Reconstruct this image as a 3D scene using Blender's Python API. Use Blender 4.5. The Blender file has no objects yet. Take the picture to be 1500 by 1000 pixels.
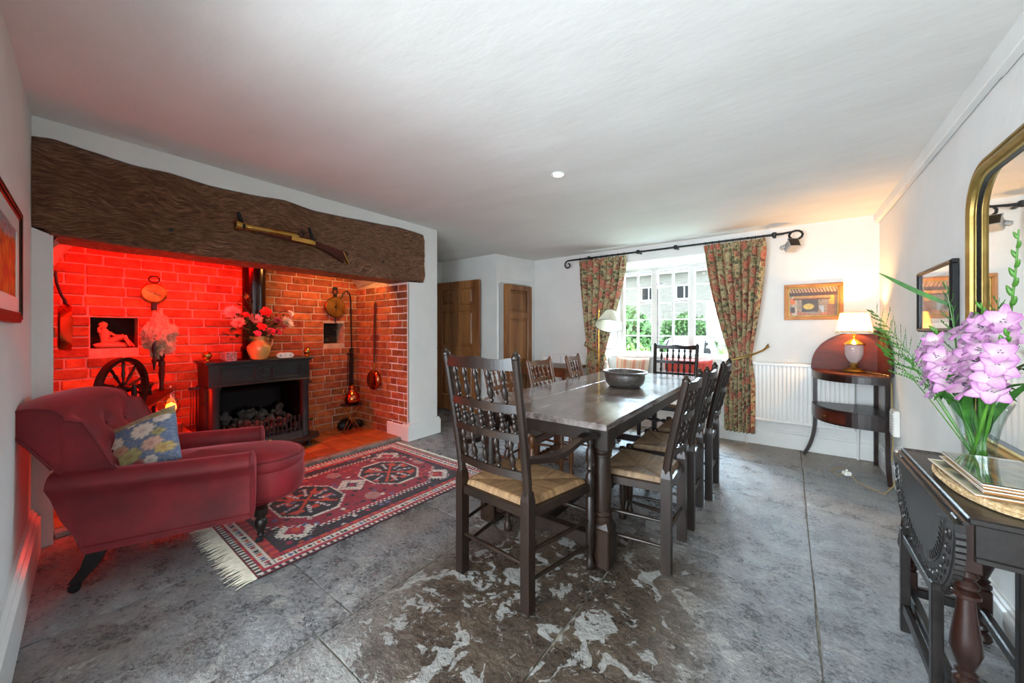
import bpy, bmesh, math, random
from mathutils import Vector, Matrix, noise as mn
PI = math.pi
R = random.Random(11)
SC = bpy.context.scene
COL = SC.collection
sin, cos = math.sin, math.cos
# ---------------------------------------------------------------- camera
cd = bpy.data.cameras.new('camera')
cam = bpy.data.objects.new('camera', cd)
COL.objects.link(cam)
cd.sensor_fit = 'HORIZONTAL'
cd.sensor_width = 36.0
cd.lens = 36.0 * 540 / 1500
cd.shift_y = -(500 - 483) / 1500.0
cd.clip_start = 0.02
cd.clip_end = 200
cam.location = (0, 0, 1.25)
cam.rotation_euler = (PI / 2, 0, math.atan2(0.6, 0.8))
SC.camera = cam
SC.view_settings.view_transform = 'Standard'
SC.view_settings.look = 'None'
SC.view_settings.exposure = 0.12
SC.view_settings.gamma = 1.0
SC.view_settings.use_curve_mapping = False
# ---------------------------------------------------------------- world, window daylight and added fill
W = bpy.data.worlds.new('sky')
SC.world = W
W.use_nodes = True
bg = W.node_tree.nodes['Background']
bg.inputs[0].default_value = (0.80, 0.91, 1.0, 1)
bg.inputs[1].default_value = 4.8


def area(name, loc, target, sx, sy, power, color):
    l = bpy.data.lights.new(name, 'AREA')
    l.shape = 'RECTANGLE'
    l.size, l.size_y, l.energy, l.color = sx, sy, power, color
    o = bpy.data.objects.new(name, l)
    COL.objects.link(o)
    o.location = loc
    o.rotation_euler = (Vector(target) - Vector(loc)).to_track_quat('-Z', 'Y').to_euler()
    return o


def point(name, loc, power, color, r=0.03, spot=None, target=None):
    l = bpy.data.lights.new(name, 'SPOT' if spot else 'POINT')
    l.energy, l.color, l.shadow_soft_size = power, color, r
    if spot:
        l.spot_size, l.spot_blend = spot, 0.8
    o = bpy.data.objects.new(name, l)
    COL.objects.link(o)
    o.location = loc
    if target:
        o.rotation_euler = (Vector(target) - Vector(loc)).to_track_quat('-Z', 'Y').to_euler()
    return o


area('window_daylight', (-1.2, 6.5, 3.0), (-1.2, 3.6, 0.9), 2.8, 1.8, 2300, (0.66, 0.83, 1.0))
area('behind_camera_fill', (-0.8, -2.6, 1.2), (-1.2, 2.2, 1.5), 3.0, 2.2, 310, (0.80, 0.91, 1.0))  # added cool fill from behind the camera, no real source there
area('right_wall_fill', (-1.9, -2.4, 1.3), (0.7, 1.8, 1.2), 1.6, 1.6, 190, (0.76, 0.89, 1.0))  # second added fill, aimed to brighten the right wall


# ---------------------------------------------------------------- mesh helpers
def s2l(c):
    return tuple((x / 12.92 if x <= 0.04045 else ((x + 0.055) / 1.055) ** 2.4) for x in c)


def rgb(h):
    return s2l(tuple(int(h[i:i + 2], 16) / 255 for i in (0, 2, 4)))


def tag(o, label=None, cat=None, group=None, kind=None):
    if label: o['label'] = label
    if cat: o['category'] = cat
    if group: o['group'] = group
    if kind: o['kind'] = kind
    return o


class MB:
    def __init__(s):
        s.v, s.f, s.c, s.p = [], [], [], []

    def add(s, v, f, M=None, col=None, pat=None):
        n = len(s.v)
        s.v += [tuple(M @ Vector(q)) for q in v] if M is not None else [tuple(q) for q in v]
        s.f += [tuple(i + n for i in q) for q in f]
        if col is not None:
            s.c += list(col) if isinstance(col, list) else [col] * len(v)
        if pat is not None: s.p += pat
        return s

    def box(s, x0, x1, y0, y1, z0, z1, b=0.0, M=None, col=None):
        lo, hi = (x0, y0, z0), (x1, y1, z1)
        if b <= 0:
            v = [(x, y, z) for x in (x0, x1) for y in (y0, y1) for z in (z0, z1)]
            f = [(0, 1, 3, 2), (4, 6, 7, 5), (0, 4, 5, 1), (2, 3, 7, 6), (0, 2, 6, 4), (1, 5, 7, 3)]
            return s.add(v, f, M, col)
        b = min(b, min(hi[i] - lo[i] for i in range(3)) * 0.45)
        v, idx = [], {}
        for sx in (0, 1):
            for sy in (0, 1):
                for sz in (0, 1):
                    sg = (sx, sy, sz)
                    for a in range(3):
                        p = [(hi[i] if sg[i] else lo[i]) + (0 if i == a else (-b if sg[i] else b)) for i in range(3)]
                        idx[sg, a] = len(v)
                        v.append(tuple(p))
        f = []
        for a in range(3):
            o1, o2 = [i for i in range(3) if i != a]
            for sg in (0, 1):
                q = []
                for (p1, p2) in ((0, 0), (1, 0), (1, 1), (0, 1)):
                    k = [0, 0, 0]
                    k[a], k[o1], k[o2] = sg, p1, p2
                    q.append(idx[tuple(k), a])
                f.append(tuple(q))
            for p1 in (0, 1):
                for p2 in (0, 1):
                    k0, k1 = [0, 0, 0], [0, 0, 0]
                    k0[a], k0[o1], k0[o2] = 0, p1, p2
                    k1[a], k1[o1], k1[o2] = 1, p1, p2
                    k0, k1 = tuple(k0), tuple(k1)
                    f.append((idx[k0, o1], idx[k0, o2], idx[k1, o2], idx[k1, o1]))
        for sx in (0, 1):
            for sy in (0, 1):
                for sz in (0, 1):
                    f.append(tuple(idx[(sx, sy, sz), a] for a in range(3)))
        return s.add(v, f, M, col)

    def tube(s, path, r, n=8, cap=True, closed=False, M=None, col=None, flat=1.0, up=None):
        P = [Vector(p) for p in path]
        m = len(P)
        rr = r if isinstance(r, (list, tuple)) else [r] * m
        T = []
        for i in range(m):
            a = P[i - 1] if (i > 0 or closed) else P[i]
            b = P[(i + 1) % m] if (i < m - 1 or closed) else P[i]
            t = b - a
            T.append(t.normalized() if t.length > 1e-9 else Vector((0, 0, 1)))
        nv = Vector(up) if up else (Vector((0, 0, 1)) if abs(T[0].z) < 0.9 else Vector((1, 0, 0)))
        v = []
        for i in range(m):
            nv = nv - T[i] * nv.dot(T[i])
            nv = nv.normalized() if nv.length > 1e-6 else T[i].orthogonal().normalized()
            bv = T[i].cross(nv)
            for k in range(n):
                a = 2 * PI * k / n
                v.append(P[i] + (nv * (cos(a) * flat) + bv * sin(a)) * rr[i])
        f = []
        for i in range(m if closed else m - 1):
            j = (i + 1) % m
            for k in range(n):
                l = (k + 1) % n
                f.append((i * n + k, i * n + l, j * n + l, j * n + k))
        if cap and not closed:
            f.append(tuple(range(n)))
            f.append(tuple(range((m - 1) * n, m * n)))
        return s.add(v, f, M, col)

    def lathe(s, prof, n=16, M=None, col=None, sx=1.0, sy=1.0):
        v, f = [], []
        m = len(prof)
        for (r, z) in prof:
            for k in range(n):
                a = 2 * PI * k / n
                v.append((max(r, 1e-5) * cos(a) * sx, max(r, 1e-5) * sin(a) * sy, z))
        for i in range(m - 1):
            for k in range(n):
                l = (k + 1) % n
                f.append((i * n + k, i * n + l, (i + 1) * n + l, (i + 1) * n + k))
        f.append(tuple(range(n)))
        f.append(tuple(range((m - 1) * n, m * n)))
        return s.add(v, f, M, col)

    def prism(s, out, d0, d1, M=None, col=None):
        n = len(out)
        v = [(x, y, d0) for x, y in out] + [(x, y, d1) for x, y in out]
        f = [tuple(range(n)), tuple(range(n, 2 * n))]
        f += [(i, (i + 1) % n, n + (i + 1) % n, n + i) for i in range(n)]
        return s.add(v, f, M, col)

    def grid(s, fn, nu, nv, M=None, cu=False, cv=False, col=None, pat=None):
        """fn(a,b), a,b in 0..1"""
        v, cc, pp = [], [], []
        U = nu if cu else nu + 1
        V = nv if cv else nv + 1
        for i in range(U):
            for j in range(V):
                a, b = i / nu, j / nv
                v.append(fn(a, b))
                if col: cc.append(col(a, b))
                if pat: pp.append(pat(a, b))
        f = []
        for i in range(nu):
            for j in range(nv):
                i2, j2 = (i + 1) % U, (j + 1) % V
                f.append((i * V + j, i2 * V + j, i2 * V + j2, i * V + j2))
        return s.add(v, f, M, cc if col else None, pp if pat else None)

    def mesh(s, name, mat, smooth=False, fix=True, ang=None):
        me = bpy.data.meshes.new(name)
        me.from_pydata(s.v, [], s.f)
        if s.c and len(s.c) == len(s.v):
            at = me.color_attributes.new('Col', 'FLOAT_COLOR', 'POINT')
            at.data.foreach_set('color', [x for c in s.c for x in (c[0], c[1], c[2], 1.0)])
        if s.p and len(s.p) == len(s.v):
            at = me.attributes.new('pat', 'FLOAT_VECTOR', 'POINT')
            at.data.foreach_set('vector', [x for c in s.p for x in c])
        if fix and len(s.f) < 60000:
            bm = bmesh.new()
            bm.from_mesh(me)
            bmesh.ops.recalc_face_normals(bm, faces=bm.faces)
            bm.to_mesh(me)
            bm.free()
        if smooth:
            me.polygons.foreach_set('use_smooth', [True] * len(me.polygons))
            if ang: me.set_sharp_from_angle(angle=math.radians(ang))
        if mat: me.materials.append(mat)
        me.update()
        return me

    def build(s, name, mat, parent=None, smooth=False, fix=True, ang=40, loc=None, rot=None):
        return obj(name, s.mesh(name, mat, smooth, fix, ang), parent, loc, rot)


def obj(name, me, parent=None, loc=None, rot=None, scale=None):
    o = bpy.data.objects.new(name, me)
    COL.objects.link(o)
    if parent is not None: o.parent = parent
    if loc is not None: o.location = loc
    if rot is not None: o.rotation_euler = rot
    if scale is not None: o.scale = scale
    return o


def thing(name, label, cat, loc=(0, 0, 0), rz=0.0, group=None):
    o = bpy.data.objects.new(name, None)
    COL.objects.link(o)
    o.empty_display_size = 0.1
    o.location = loc
    o.rotation_euler = (0, 0, rz)
    return tag(o, label, cat, group)


def dup(root, loc=None, rz=None, label=None):
    r = root.copy()
    COL.objects.link(r)
    if loc is not None: r.location = loc
    if rz is not None: r.rotation_euler = (0, 0, rz)
    if label: r['label'] = label
    for ch in list(root.children):
        c = ch.copy()
        COL.objects.link(c)
        c.parent = r
        for g in list(ch.children):
            d = g.copy()
            COL.objects.link(d)
            d.parent = c
    return r


def T(x, y, z): return Matrix.Translation((x, y, z))
def RX(a): return Matrix.Rotation(a, 4, 'X')
def RY(a): return Matrix.Rotation(a, 4, 'Y')
def RZ(a): return Matrix.Rotation(a, 4, 'Z')
def S(x, y, z): return Matrix.Diagonal((x, y, z, 1))


def sweep_rect(path, w, h):
    """rectangular tube along a path of (Vector centre, half-width vector, half-height vector)"""
    v, f = [], []
    for (c, a, b) in path:
        c, a, b = Vector(c), Vector(a) * w, Vector(b) * h
        v += [c - a - b, c + a - b, c + a + b, c - a + b]
    m = len(path)
    for i in range(m - 1):
        for k in range(4):
            l = (k + 1) % 4
            f.append((i * 4 + k, i * 4 + l, i * 4 + 4 + l, i * 4 + 4 + k))
    f += [(0, 1, 2, 3), tuple(range(4 * m - 4, 4 * m))]
    return v, f


def smooth01(x):
    x = max(0.0, min(1.0, x))
    return x * x * (3 - 2 * x)


# ---------------------------------------------------------------- materials
def nn(nt, typ, inp=None, **kw):
    n = nt.nodes.new(typ)
    for k, v in kw.items(): setattr(n, k, v)
    if inp:
        for k, v in inp.items():
            s = n.inputs[k]
            if isinstance(v, bpy.types.NodeSocket): nt.links.new(v, s)
            else: s.default_value = v
    return n


def c4(c): return (c[0], c[1], c[2], 1.0)


def ramp(nt, fac, stops, interp='LINEAR'):
    r = nn(nt, 'ShaderNodeValToRGB', {0: fac})
    r.color_ramp.interpolation = interp
    el = r.color_ramp.elements
    while len(el) > 1: el.remove(el[0])
    el[0].position, el[0].color = stops[0][0], c4(stops[0][1])
    for p, c in stops[1:]:
        e = el.new(p)
        e.color = c4(c)
    return r.outputs[0]


def math_(nt, op, a, b=0.0, c=0.0):
    n = nn(nt, 'ShaderNodeMath', {0: a, 1: b, 2: c}, operation=op)
    return n.outputs[0]


def mix(nt, fac, a, b, blend='MIX'):
    n = nt.nodes.new('ShaderNodeMix')
    n.data_type = 'RGBA'
    n.blend_type = blend
    for s, v in ((n.inputs[0], fac), (n.inputs[6], a), (n.inputs[7], b)):
        if isinstance(v, bpy.types.NodeSocket): nt.links.new(v, s)
        else: s.default_value = v if isinstance(v, (int, float)) else c4(v)
    return n.outputs[2]


def coords(nt, kind='Object', scale=(1, 1, 1)):
    if kind == 'World': src = nn(nt, 'ShaderNodeNewGeometry').outputs['Position']
    elif kind == 'pat': src = nn(nt, 'ShaderNodeAttribute', attribute_name='pat').outputs['Vector']
    else: src = nn(nt, 'ShaderNodeTexCoord').outputs[kind]
    return nn(nt, 'ShaderNodeMapping', {'Vector': src, 'Scale': scale}).outputs[0]


def noise(nt, vec, scale, detail=4, rough=0.55, dist=0.0):
    return nn(nt, 'ShaderNodeTexNoise', {'Vector': vec, 'Scale': scale, 'Detail': detail, 'Roughness': rough, 'Distortion': dist}).outputs[0]


def newmat(name):
    m = bpy.data.materials.new(name)
    m.use_nodes = True
    nt = m.node_tree
    return m, nt, nt.nodes['Principled BSDF']


def bump(nt, bs, h, strength=0.3, dist=0.01):
    b = nn(nt, 'ShaderNodeBump', {'Height': h, 'Strength': strength, 'Distance': dist})
    nt.links.new(b.outputs[0], bs.inputs['Normal'])


def mk(name, c1, c2=None, scale=6.0, rough=0.5, metal=0.0, bmp=0.15, bscale=None, stretch=(1, 1, 1), crd='Object',
       var=0.0, coat=0.0, sheen=0.0, sheentint=None, bdist=0.004, attr=False, dist=0.0, rvar=0.0, sub=0.0, emit=None, lo=0.3, hi=0.7, spec=0.5):
    m, nt, bs = newmat(name)
    v = coords(nt, crd, stretch)
    n = noise(nt, v, scale, 6, 0.6, dist)
    if attr:
        base = nn(nt, 'ShaderNodeAttribute', attribute_name='Col').outputs['Color']
        col = mix(nt, 1.0, base, ramp(nt, n, [(0.3, (0.78,) * 3), (0.7, (1.1,) * 3)]), 'MULTIPLY')
    else:
        col = ramp(nt, n, [(lo, c1), (hi, c2 or c1)])
    if var:
        oi = nn(nt, 'ShaderNodeObjectInfo').outputs['Random']
        hs = nn(nt, 'ShaderNodeHueSaturation', {'Hue': math_(nt, 'MULTIPLY_ADD', math_(nt, 'FRACT', math_(nt, 'MULTIPLY', oi, 7.3)), 0.03 * var, 0.5 - 0.015 * var),
                                                'Saturation': 1.0, 'Value': math_(nt, 'MULTIPLY_ADD', oi, var, 1.0 - var * 0.55), 'Fac': 1.0, 'Color': col})
        col = hs.outputs[0]
    nt.links.new(col, bs.inputs['Base Color'])
    bs.inputs['Roughness'].default_value = rough
    if rvar:
        nt.links.new(math_(nt, 'MULTIPLY_ADD', n, rvar, rough - rvar * 0.5), bs.inputs['Roughness'])
    bs.inputs['Metallic'].default_value = metal
    bs.inputs['Specular IOR Level'].default_value = spec
    bs.inputs['Coat Weight'].default_value = coat
    bs.inputs['Coat Roughness'].default_value = 0.15
    bs.inputs['Sheen Weight'].default_value = sheen
    bs.inputs['Sheen Roughness'].default_value = 0.35
    if sheentint: bs.inputs['Sheen Tint'].default_value = c4(sheentint)
    if emit:
        bs.inputs['Emission Color'].default_value = c4(emit[0])
        bs.inputs['Emission Strength'].default_value = emit[1]
    if bmp:
        bump(nt, bs, noise(nt, v, bscale or scale * 4, 5, 0.6), bmp, bdist)
    return m


M = {}
M['plaster'] = mk('plaster_wall', rgb('d9d8d4'), rgb('e3e2de'), 2.2, 0.85, bmp=0.35, bscale=7, crd='World', bdist=0.01)
M['ceil'] = mk('plaster_ceiling', rgb('dcdad4'), rgb('e6e4df'), 1.3, 0.8, bmp=0.3, bscale=3, crd='World', stretch=(1, 2.2, 1), bdist=0.012)
M['gloss_white'] = mk('white_gloss_paint', rgb('dcdcd8'), rgb('e8e8e4'), 3, 0.3, bmp=0.08, bscale=20)
M['radiator'] = mk('radiator_enamel', rgb('e4e3df'), rgb('eceae6'), 3, 0.35, bmp=0)
M['brick'] = mk('brick_clay', rgb('7e3a1e'), rgb('b0683c'), 14, 0.85, bmp=0.6, bscale=60, var=0.7, crd='World', bdist=0.006)
M['mortar'] = mk('lime_mortar', rgb('9c8a78'), rgb('c4b4a0'), 12, 0.95, bmp=0.8, bscale=60, crd='World', bdist=0.006)
M['tile'] = mk('quarry_tile', rgb('8a4a24'), rgb('b86a38'), 9, 0.45, bmp=0.3, bscale=40, var=0.4, crd='World')
M['darkgap'] = mk('dark_recess_shade', rgb('1c1816'), rgb('352c26'), 8, 0.95, bmp=0.3)  # near-black colour puts the shade of niches and door gap into the surface
M['oak_dark'] = mk('dark_oak', rgb('0e0906'), rgb('2b1c13'), 9, 0.34, bmp=0.25, bscale=30, stretch=(1, 1, 0.12), coat=0.0, var=0.25, spec=0.35)
M['oak_top'] = mk('table_oak', rgb('3a302c'), rgb('75685f'), 7, 0.26, bmp=0.25, bscale=22, stretch=(1, 0.12, 1), coat=0.2, var=0.3, rvar=0.2)
M['oak_mid'] = mk('mid_brown_wood', rgb('3e220e'), rgb('6e4420'), 9, 0.36, bmp=0.2, bscale=30, stretch=(1, 1, 0.12), coat=0.0, var=0.2)
M['pine'] = mk('waxed_pine', rgb('6c3c18'), rgb('a87240'), 7, 0.4, bmp=0.2, bscale=24, stretch=(1, 1, 0.09), coat=0.15, var=0.2, dist=1.2)
M['mahog'] = mk('mahogany', rgb('260b06'), rgb('58200f'), 5, 0.4, bmp=0.08, stretch=(0.5, 0.5, 2), spec=0.25)
M['mahog_dk'] = mk('dark_mahogany', rgb('150a07'), rgb('2e1710'), 5, 0.3, bmp=0.1, spec=0.3)
M['ebony'] = mk('blackened_oak', rgb('0c0a09'), rgb('241e1b'), 8, 0.3, bmp=0.3, bscale=40, spec=0.4)
M['iron'] = mk('wrought_iron', rgb('1a1b1c'), rgb('303234'), 14, 0.45, 0.6, bmp=0.3)
M['castiron'] = mk('stove_black', rgb('1b1e20'), rgb('2c3033'), 10, 0.42, 0.3, bmp=0.1)
M['flue'] = mk('flue_enamel', rgb('0c0d0e'), rgb('121314'), 4, 0.16, 0.2, bmp=0)
M['brass'] = mk('brass', rgb('a87c30'), rgb('d6ae60'), 8, 0.22, 1.0, bmp=0.05)
M['brass_old'] = mk('aged_brass', rgb('7c5c24'), rgb('b08c44'), 10, 0.38, 0.9, bmp=0.15)
M['copper'] = mk('copper', rgb('a04a28'), rgb('cf7a4c'), 6, 0.2, 1.0, bmp=0.1)
M['gold'] = mk('gilt', rgb('7c6430'), rgb('ad9254'), 9, 0.42, 0.75, bmp=0.2)
M['gold_wood'] = mk('gilded_wood', rgb('9c5c1c'), rgb('c07c30'), 9, 0.45, 0.1, bmp=0.2)
M['steel'] = mk('steel', rgb('8a8a88'), rgb('b0b0ae'), 9, 0.3, 1.0, bmp=0.05)
M['velvet'] = mk('red_velvet', rgb('560810'), rgb('901822'), 3.2, 0.65, bmp=0.25, bscale=90, sheen=0.6, sheentint=(1.0, 0.30, 0.34), bdist=0.002)
M['velvet_dk'] = mk('red_velvet_piping', rgb('560a12'), rgb('7c161e'), 9, 0.8, bmp=0.2, sheen=0.6, sheentint=(1.0, 0.3, 0.34))
M['attr_cloth'] = mk('woven_cloth', (1, 1, 1), scale=240, rough=0.9, attr=True, bmp=0.5, bscale=400, sheen=0.2, bdist=0.001)
M['attr_rug'] = mk('rug_wool', (1, 1, 1), scale=170, rough=0.95, attr=True, bmp=0.8, bscale=260, sheen=0.2, bdist=0.003)
M['attr_paint'] = mk('painted_picture', (1, 1, 1), scale=60, rough=0.45, attr=True, bmp=0.2, bscale=90)
M['rush'] = mk('rush_weave', (1, 1, 1), scale=45, rough=0.75, attr=True, bmp=0.3, bscale=150)
M['attr_petal'] = mk('petal', (1, 1, 1), scale=30, rough=0.6, attr=True, bmp=0.0, sheen=0.2)
M['leaf'] = mk('leaf', rgb('1c4812'), rgb('3f7826'), 14, 0.5, bmp=0.1)
M['leaf_dk'] = mk('dark_leaf', rgb('1e3418'), rgb('3c5a2c'), 14, 0.5, bmp=0.1)
M['stem'] = mk('stem', rgb('30601a'), rgb('588c30'), 10, 0.45, bmp=0.05)
M['fringe'] = mk('cream_cord', rgb('c8beaa'), rgb('e6dfcf'), 40, 0.9, bmp=0.3)
M['jug'] = mk('ochre_glaze', rgb('b8843c'), rgb('d8aa60'), 6, 0.3, bmp=0.05, coat=0.4)
M['pottery'] = mk('dark_pottery', rgb('2c2826'), rgb('57504a'), 60, 0.32, bmp=0.9, bscale=55, coat=0.3, bdist=0.008)
M['coal'] = mk('coal', rgb('1b1a19'), rgb('57534c'), 30, 0.7, bmp=0.6, var=0.5)
M['plastic_w'] = mk('white_plastic', rgb('dad8d2'), rgb('e6e4de'), 4, 0.35, bmp=0)
M['plastic_g'] = mk('grey_plastic', rgb('8c8c8a'), rgb('a8a8a4'), 4, 0.4, bmp=0)
M['black'] = mk('black_plastic', rgb('101112'), rgb('1c1d1e'), 4, 0.4, bmp=0)
M['terracotta'] = mk('terracotta_figure', rgb('b06a50'), rgb('cc8a6c'), 20, 0.7, bmp=0.3)
M['wool'] = mk('raw_wool', rgb('8c7860'), rgb('c4b092'), 18, 0.95, bmp=1.0, bscale=60, sheen=0.5, bdist=0.01)
M['raffia'] = mk('raffia', rgb('9c7844'), rgb('dcc49c'), 60, 0.8, bmp=0.8, bscale=120)
M['cork'] = mk('mat_edge', rgb('7c5028'), rgb('a87844'), 30, 0.7, bmp=0.3)
M['cream_line'] = mk('cream_thread', rgb('c4b290'), rgb('dccdae'), 20, 0.8, bmp=0)
M['wire'] = mk('lamp_flex', rgb('8c7440'), rgb('a88c54'), 20, 0.5, bmp=0)
M['stone_trim'] = mk('old_stone', rgb('6c6860'), rgb('94908a'), 12, 0.85, bmp=0.6)
M['basket'] = mk('copper_kettle_brown', rgb('4a2414'), rgb('7a4024'), 20, 0.5, 0.3, bmp=0.4)


def glassmat(name, col=(1, 1, 1), rough=0.0, ior=1.45, w=1.0):
    m, nt, bs = newmat(name)
    bs.inputs['Base Color'].default_value = c4(col)
    bs.inputs['Roughness'].default_value = rough
    bs.inputs['IOR'].default_value = ior
    bs.inputs['Transmission Weight'].default_value = w
    return m


M['glass'] = glassmat('clear_glass', (0.97, 1.0, 0.99))
M['cutglass'] = glassmat('cut_glass', (0.92, 0.92, 0.9), 0.1, 1.25, 0.75)


def thin_glass(name, tint, refl):
    m = bpy.data.materials.new(name)
    m.use_nodes = True
    nt = m.node_tree
    nt.nodes.clear()
    out = nn(nt, 'ShaderNodeOutputMaterial')
    tr = nn(nt, 'ShaderNodeBsdfTransparent', {0: c4(tint)})
    gl = nn(nt, 'ShaderNodeBsdfGlossy', {'Color': (1, 1, 1, 1), 'Roughness': 0.03})
    lw = nn(nt, 'ShaderNodeLayerWeight', {'Blend': 0.5})
    f = math_(nt, 'MULTIPLY_ADD', math_(nt, 'POWER', lw.outputs['Facing'], 3.0), 0.75 * refl, 0.05 * refl)
    ms = nn(nt, 'ShaderNodeMixShader', {0: f, 1: tr.outputs[0], 2: gl.outputs[0]})
    nt.links.new(ms.outputs[0], out.inputs[0])
    return m


M['pane'] = thin_glass('window_glass', (0.95, 0.98, 0.98), 0.8)
M['vaseglass'] = thin_glass('vase_glass', (0.93, 0.97, 0.96), 1.0)
M['picglass'] = thin_glass('picture_glass', (1, 1, 1), 1.0)
m, nt, bs = newmat('mirror_glass')
bs.inputs['Base Color'].default_value = (0.86, 0.88, 0.86, 1)
bs.inputs['Metallic'].default_value = 1.0
bs.inputs['Roughness'].default_value = 0.02
M['mirror'] = m


def lampshade(name, col, estr, tr):
    m, nt, bs = newmat(name)
    bs.inputs['Base Color'].default_value = c4(col)
    bs.inputs['Roughness'].default_value = 0.9
    tl = nn(nt, 'ShaderNodeBsdfTranslucent', {0: c4(col)})
    ms = nn(nt, 'ShaderNodeMixShader', {0: tr, 1: bs.outputs[0], 2: tl.outputs[0]})
    nt.links.new(ms.outputs[0], nt.nodes['Material Output'].inputs[0])
    return m


M['shade_lit'] = lampshade('pleated_shade_cream', rgb('f4dca4'), 0, 0.8)
M['shade_off'] = lampshade('pleated_shade_ivory', rgb('dcd6c0'), 0, 0.35)
M['bulb'] = mk('bulb_glow', (1, 1, 1), emit=((1.0, 0.72, 0.36), 25), bmp=0)
M['bulb_red'] = mk('orange_bulb_glow', (1, 0.3, 0.05), emit=((1.0, 0.13, 0.01), 14), bmp=0)
M['downlight'] = mk('downlight_glow', (1, 1, 1), emit=((1.0, 0.86, 0.62), 20), bmp=0)


def floor_mat():
    m, nt, bs = newmat('worn_flagstone')
    v = coords(nt, 'World')
    n1 = noise(nt, v, 1.1, 5, 0.6)
    n2 = noise(nt, v, 6, 9, 0.72)
    n3 = noise(nt, v, 55, 5, 0.75)
    fine = math_(nt, 'ADD', math_(nt, 'MULTIPLY', n2, 0.55), math_(nt, 'MULTIPLY', n3, 0.45))
    base = ramp(nt, fine, [(0.34, rgb('3c3e40')), (0.46, rgb('6a6c6e')), (0.55, rgb('87888a')), (0.68, rgb('b0b0ae'))])
    brown = ramp(nt, fine, [(0.36, rgb('3a2e22')), (0.5, rgb('6a563e')), (0.66, rgb('96805f'))])
    sx = nn(nt, 'ShaderNodeSeparateXYZ', {0: v})
    X, Y = sx.outputs[0], sx.outputs[1]

    # darker brown and black ground around the near end of the table
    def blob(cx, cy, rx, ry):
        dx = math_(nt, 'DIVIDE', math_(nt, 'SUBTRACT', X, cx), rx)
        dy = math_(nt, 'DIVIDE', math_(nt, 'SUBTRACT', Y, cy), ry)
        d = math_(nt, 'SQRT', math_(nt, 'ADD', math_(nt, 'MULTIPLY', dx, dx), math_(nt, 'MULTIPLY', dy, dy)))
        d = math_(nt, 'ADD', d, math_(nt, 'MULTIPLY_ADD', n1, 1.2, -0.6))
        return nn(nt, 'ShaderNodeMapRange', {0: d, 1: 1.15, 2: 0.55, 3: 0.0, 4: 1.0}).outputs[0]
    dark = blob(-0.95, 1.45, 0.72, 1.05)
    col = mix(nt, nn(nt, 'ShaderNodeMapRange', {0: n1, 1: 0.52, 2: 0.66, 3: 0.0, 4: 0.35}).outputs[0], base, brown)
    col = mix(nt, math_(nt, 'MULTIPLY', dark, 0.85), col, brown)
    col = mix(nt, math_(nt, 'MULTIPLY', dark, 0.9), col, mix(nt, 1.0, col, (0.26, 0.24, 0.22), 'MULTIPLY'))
    # brown edge tone by the window wall
    far = nn(nt, 'ShaderNodeMapRange', {0: math_(nt, 'ADD', Y, math_(nt, 'MULTIPLY', n1, 0.8)), 1: 4.6, 2: 5.1, 3: 0.0, 4: 0.7}).outputs[0]
    col = mix(nt, far, col, rgb('8a7254'))
    # crisp pale scaled patches
    w = nn(nt, 'ShaderNodeVectorMath', {0: v, 1: nn(nt, 'ShaderNodeTexNoise', {'Vector': v, 'Scale': 3.0, 'Detail': 4}).outputs[1]}, operation='ADD').outputs[0]
    vo = noise(nt, nn(nt, 'ShaderNodeMapping', {'Vector': w, 'Scale': (1.7, 0.8, 1)}).outputs[0], 3.6, 7, 0.58)
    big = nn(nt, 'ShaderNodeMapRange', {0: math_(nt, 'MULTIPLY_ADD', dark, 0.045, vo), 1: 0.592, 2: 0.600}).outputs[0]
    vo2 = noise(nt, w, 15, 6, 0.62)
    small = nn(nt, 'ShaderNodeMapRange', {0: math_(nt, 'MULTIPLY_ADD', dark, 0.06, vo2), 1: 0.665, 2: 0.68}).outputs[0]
    pat = math_(nt, 'MAXIMUM', big, small)
    flake = ramp(nt, n3, [(0.3, rgb('858583')), (0.7, rgb('a3a29c'))])
    col = mix(nt, math_(nt, 'MULTIPLY', pat, math_(nt, 'MULTIPLY_ADD', dark, 0.12, 0.68)), col, flake)
    # dark specks
    col = mix(nt, nn(nt, 'ShaderNodeMapRange', {0: n3, 1: 0.38, 2: 0.32, 3: 0.0, 4: 0.7}).outputs[0], col, rgb('2c2822'))
    nt.links.new(col, bs.inputs['Base Color'])
    rr = math_(nt, 'MULTIPLY_ADD', fine, 0.75, -0.07)
    rr = math_(nt, 'ADD', rr, math_(nt, 'MULTIPLY', pat, 0.15))
    nt.links.new(rr, bs.inputs['Roughness'])
    bs.inputs['Specular IOR Level'].default_value = 0.9
    h = math_(nt, 'ADD', math_(nt, 'ADD', noise(nt, v, 4, 10, 0.66), math_(nt, 'MULTIPLY', n3, 0.12)), math_(nt, 'MULTIPLY', pat, 0.05))
    bump(nt, bs, h, 0.95, 0.05)
    return m


M['flag'] = floor_mat()
M['grout'] = mk('floor_mortar', rgb('4a453c'), rgb('8c867a'), 20, 0.9, bmp=0.6, crd='World')


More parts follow.
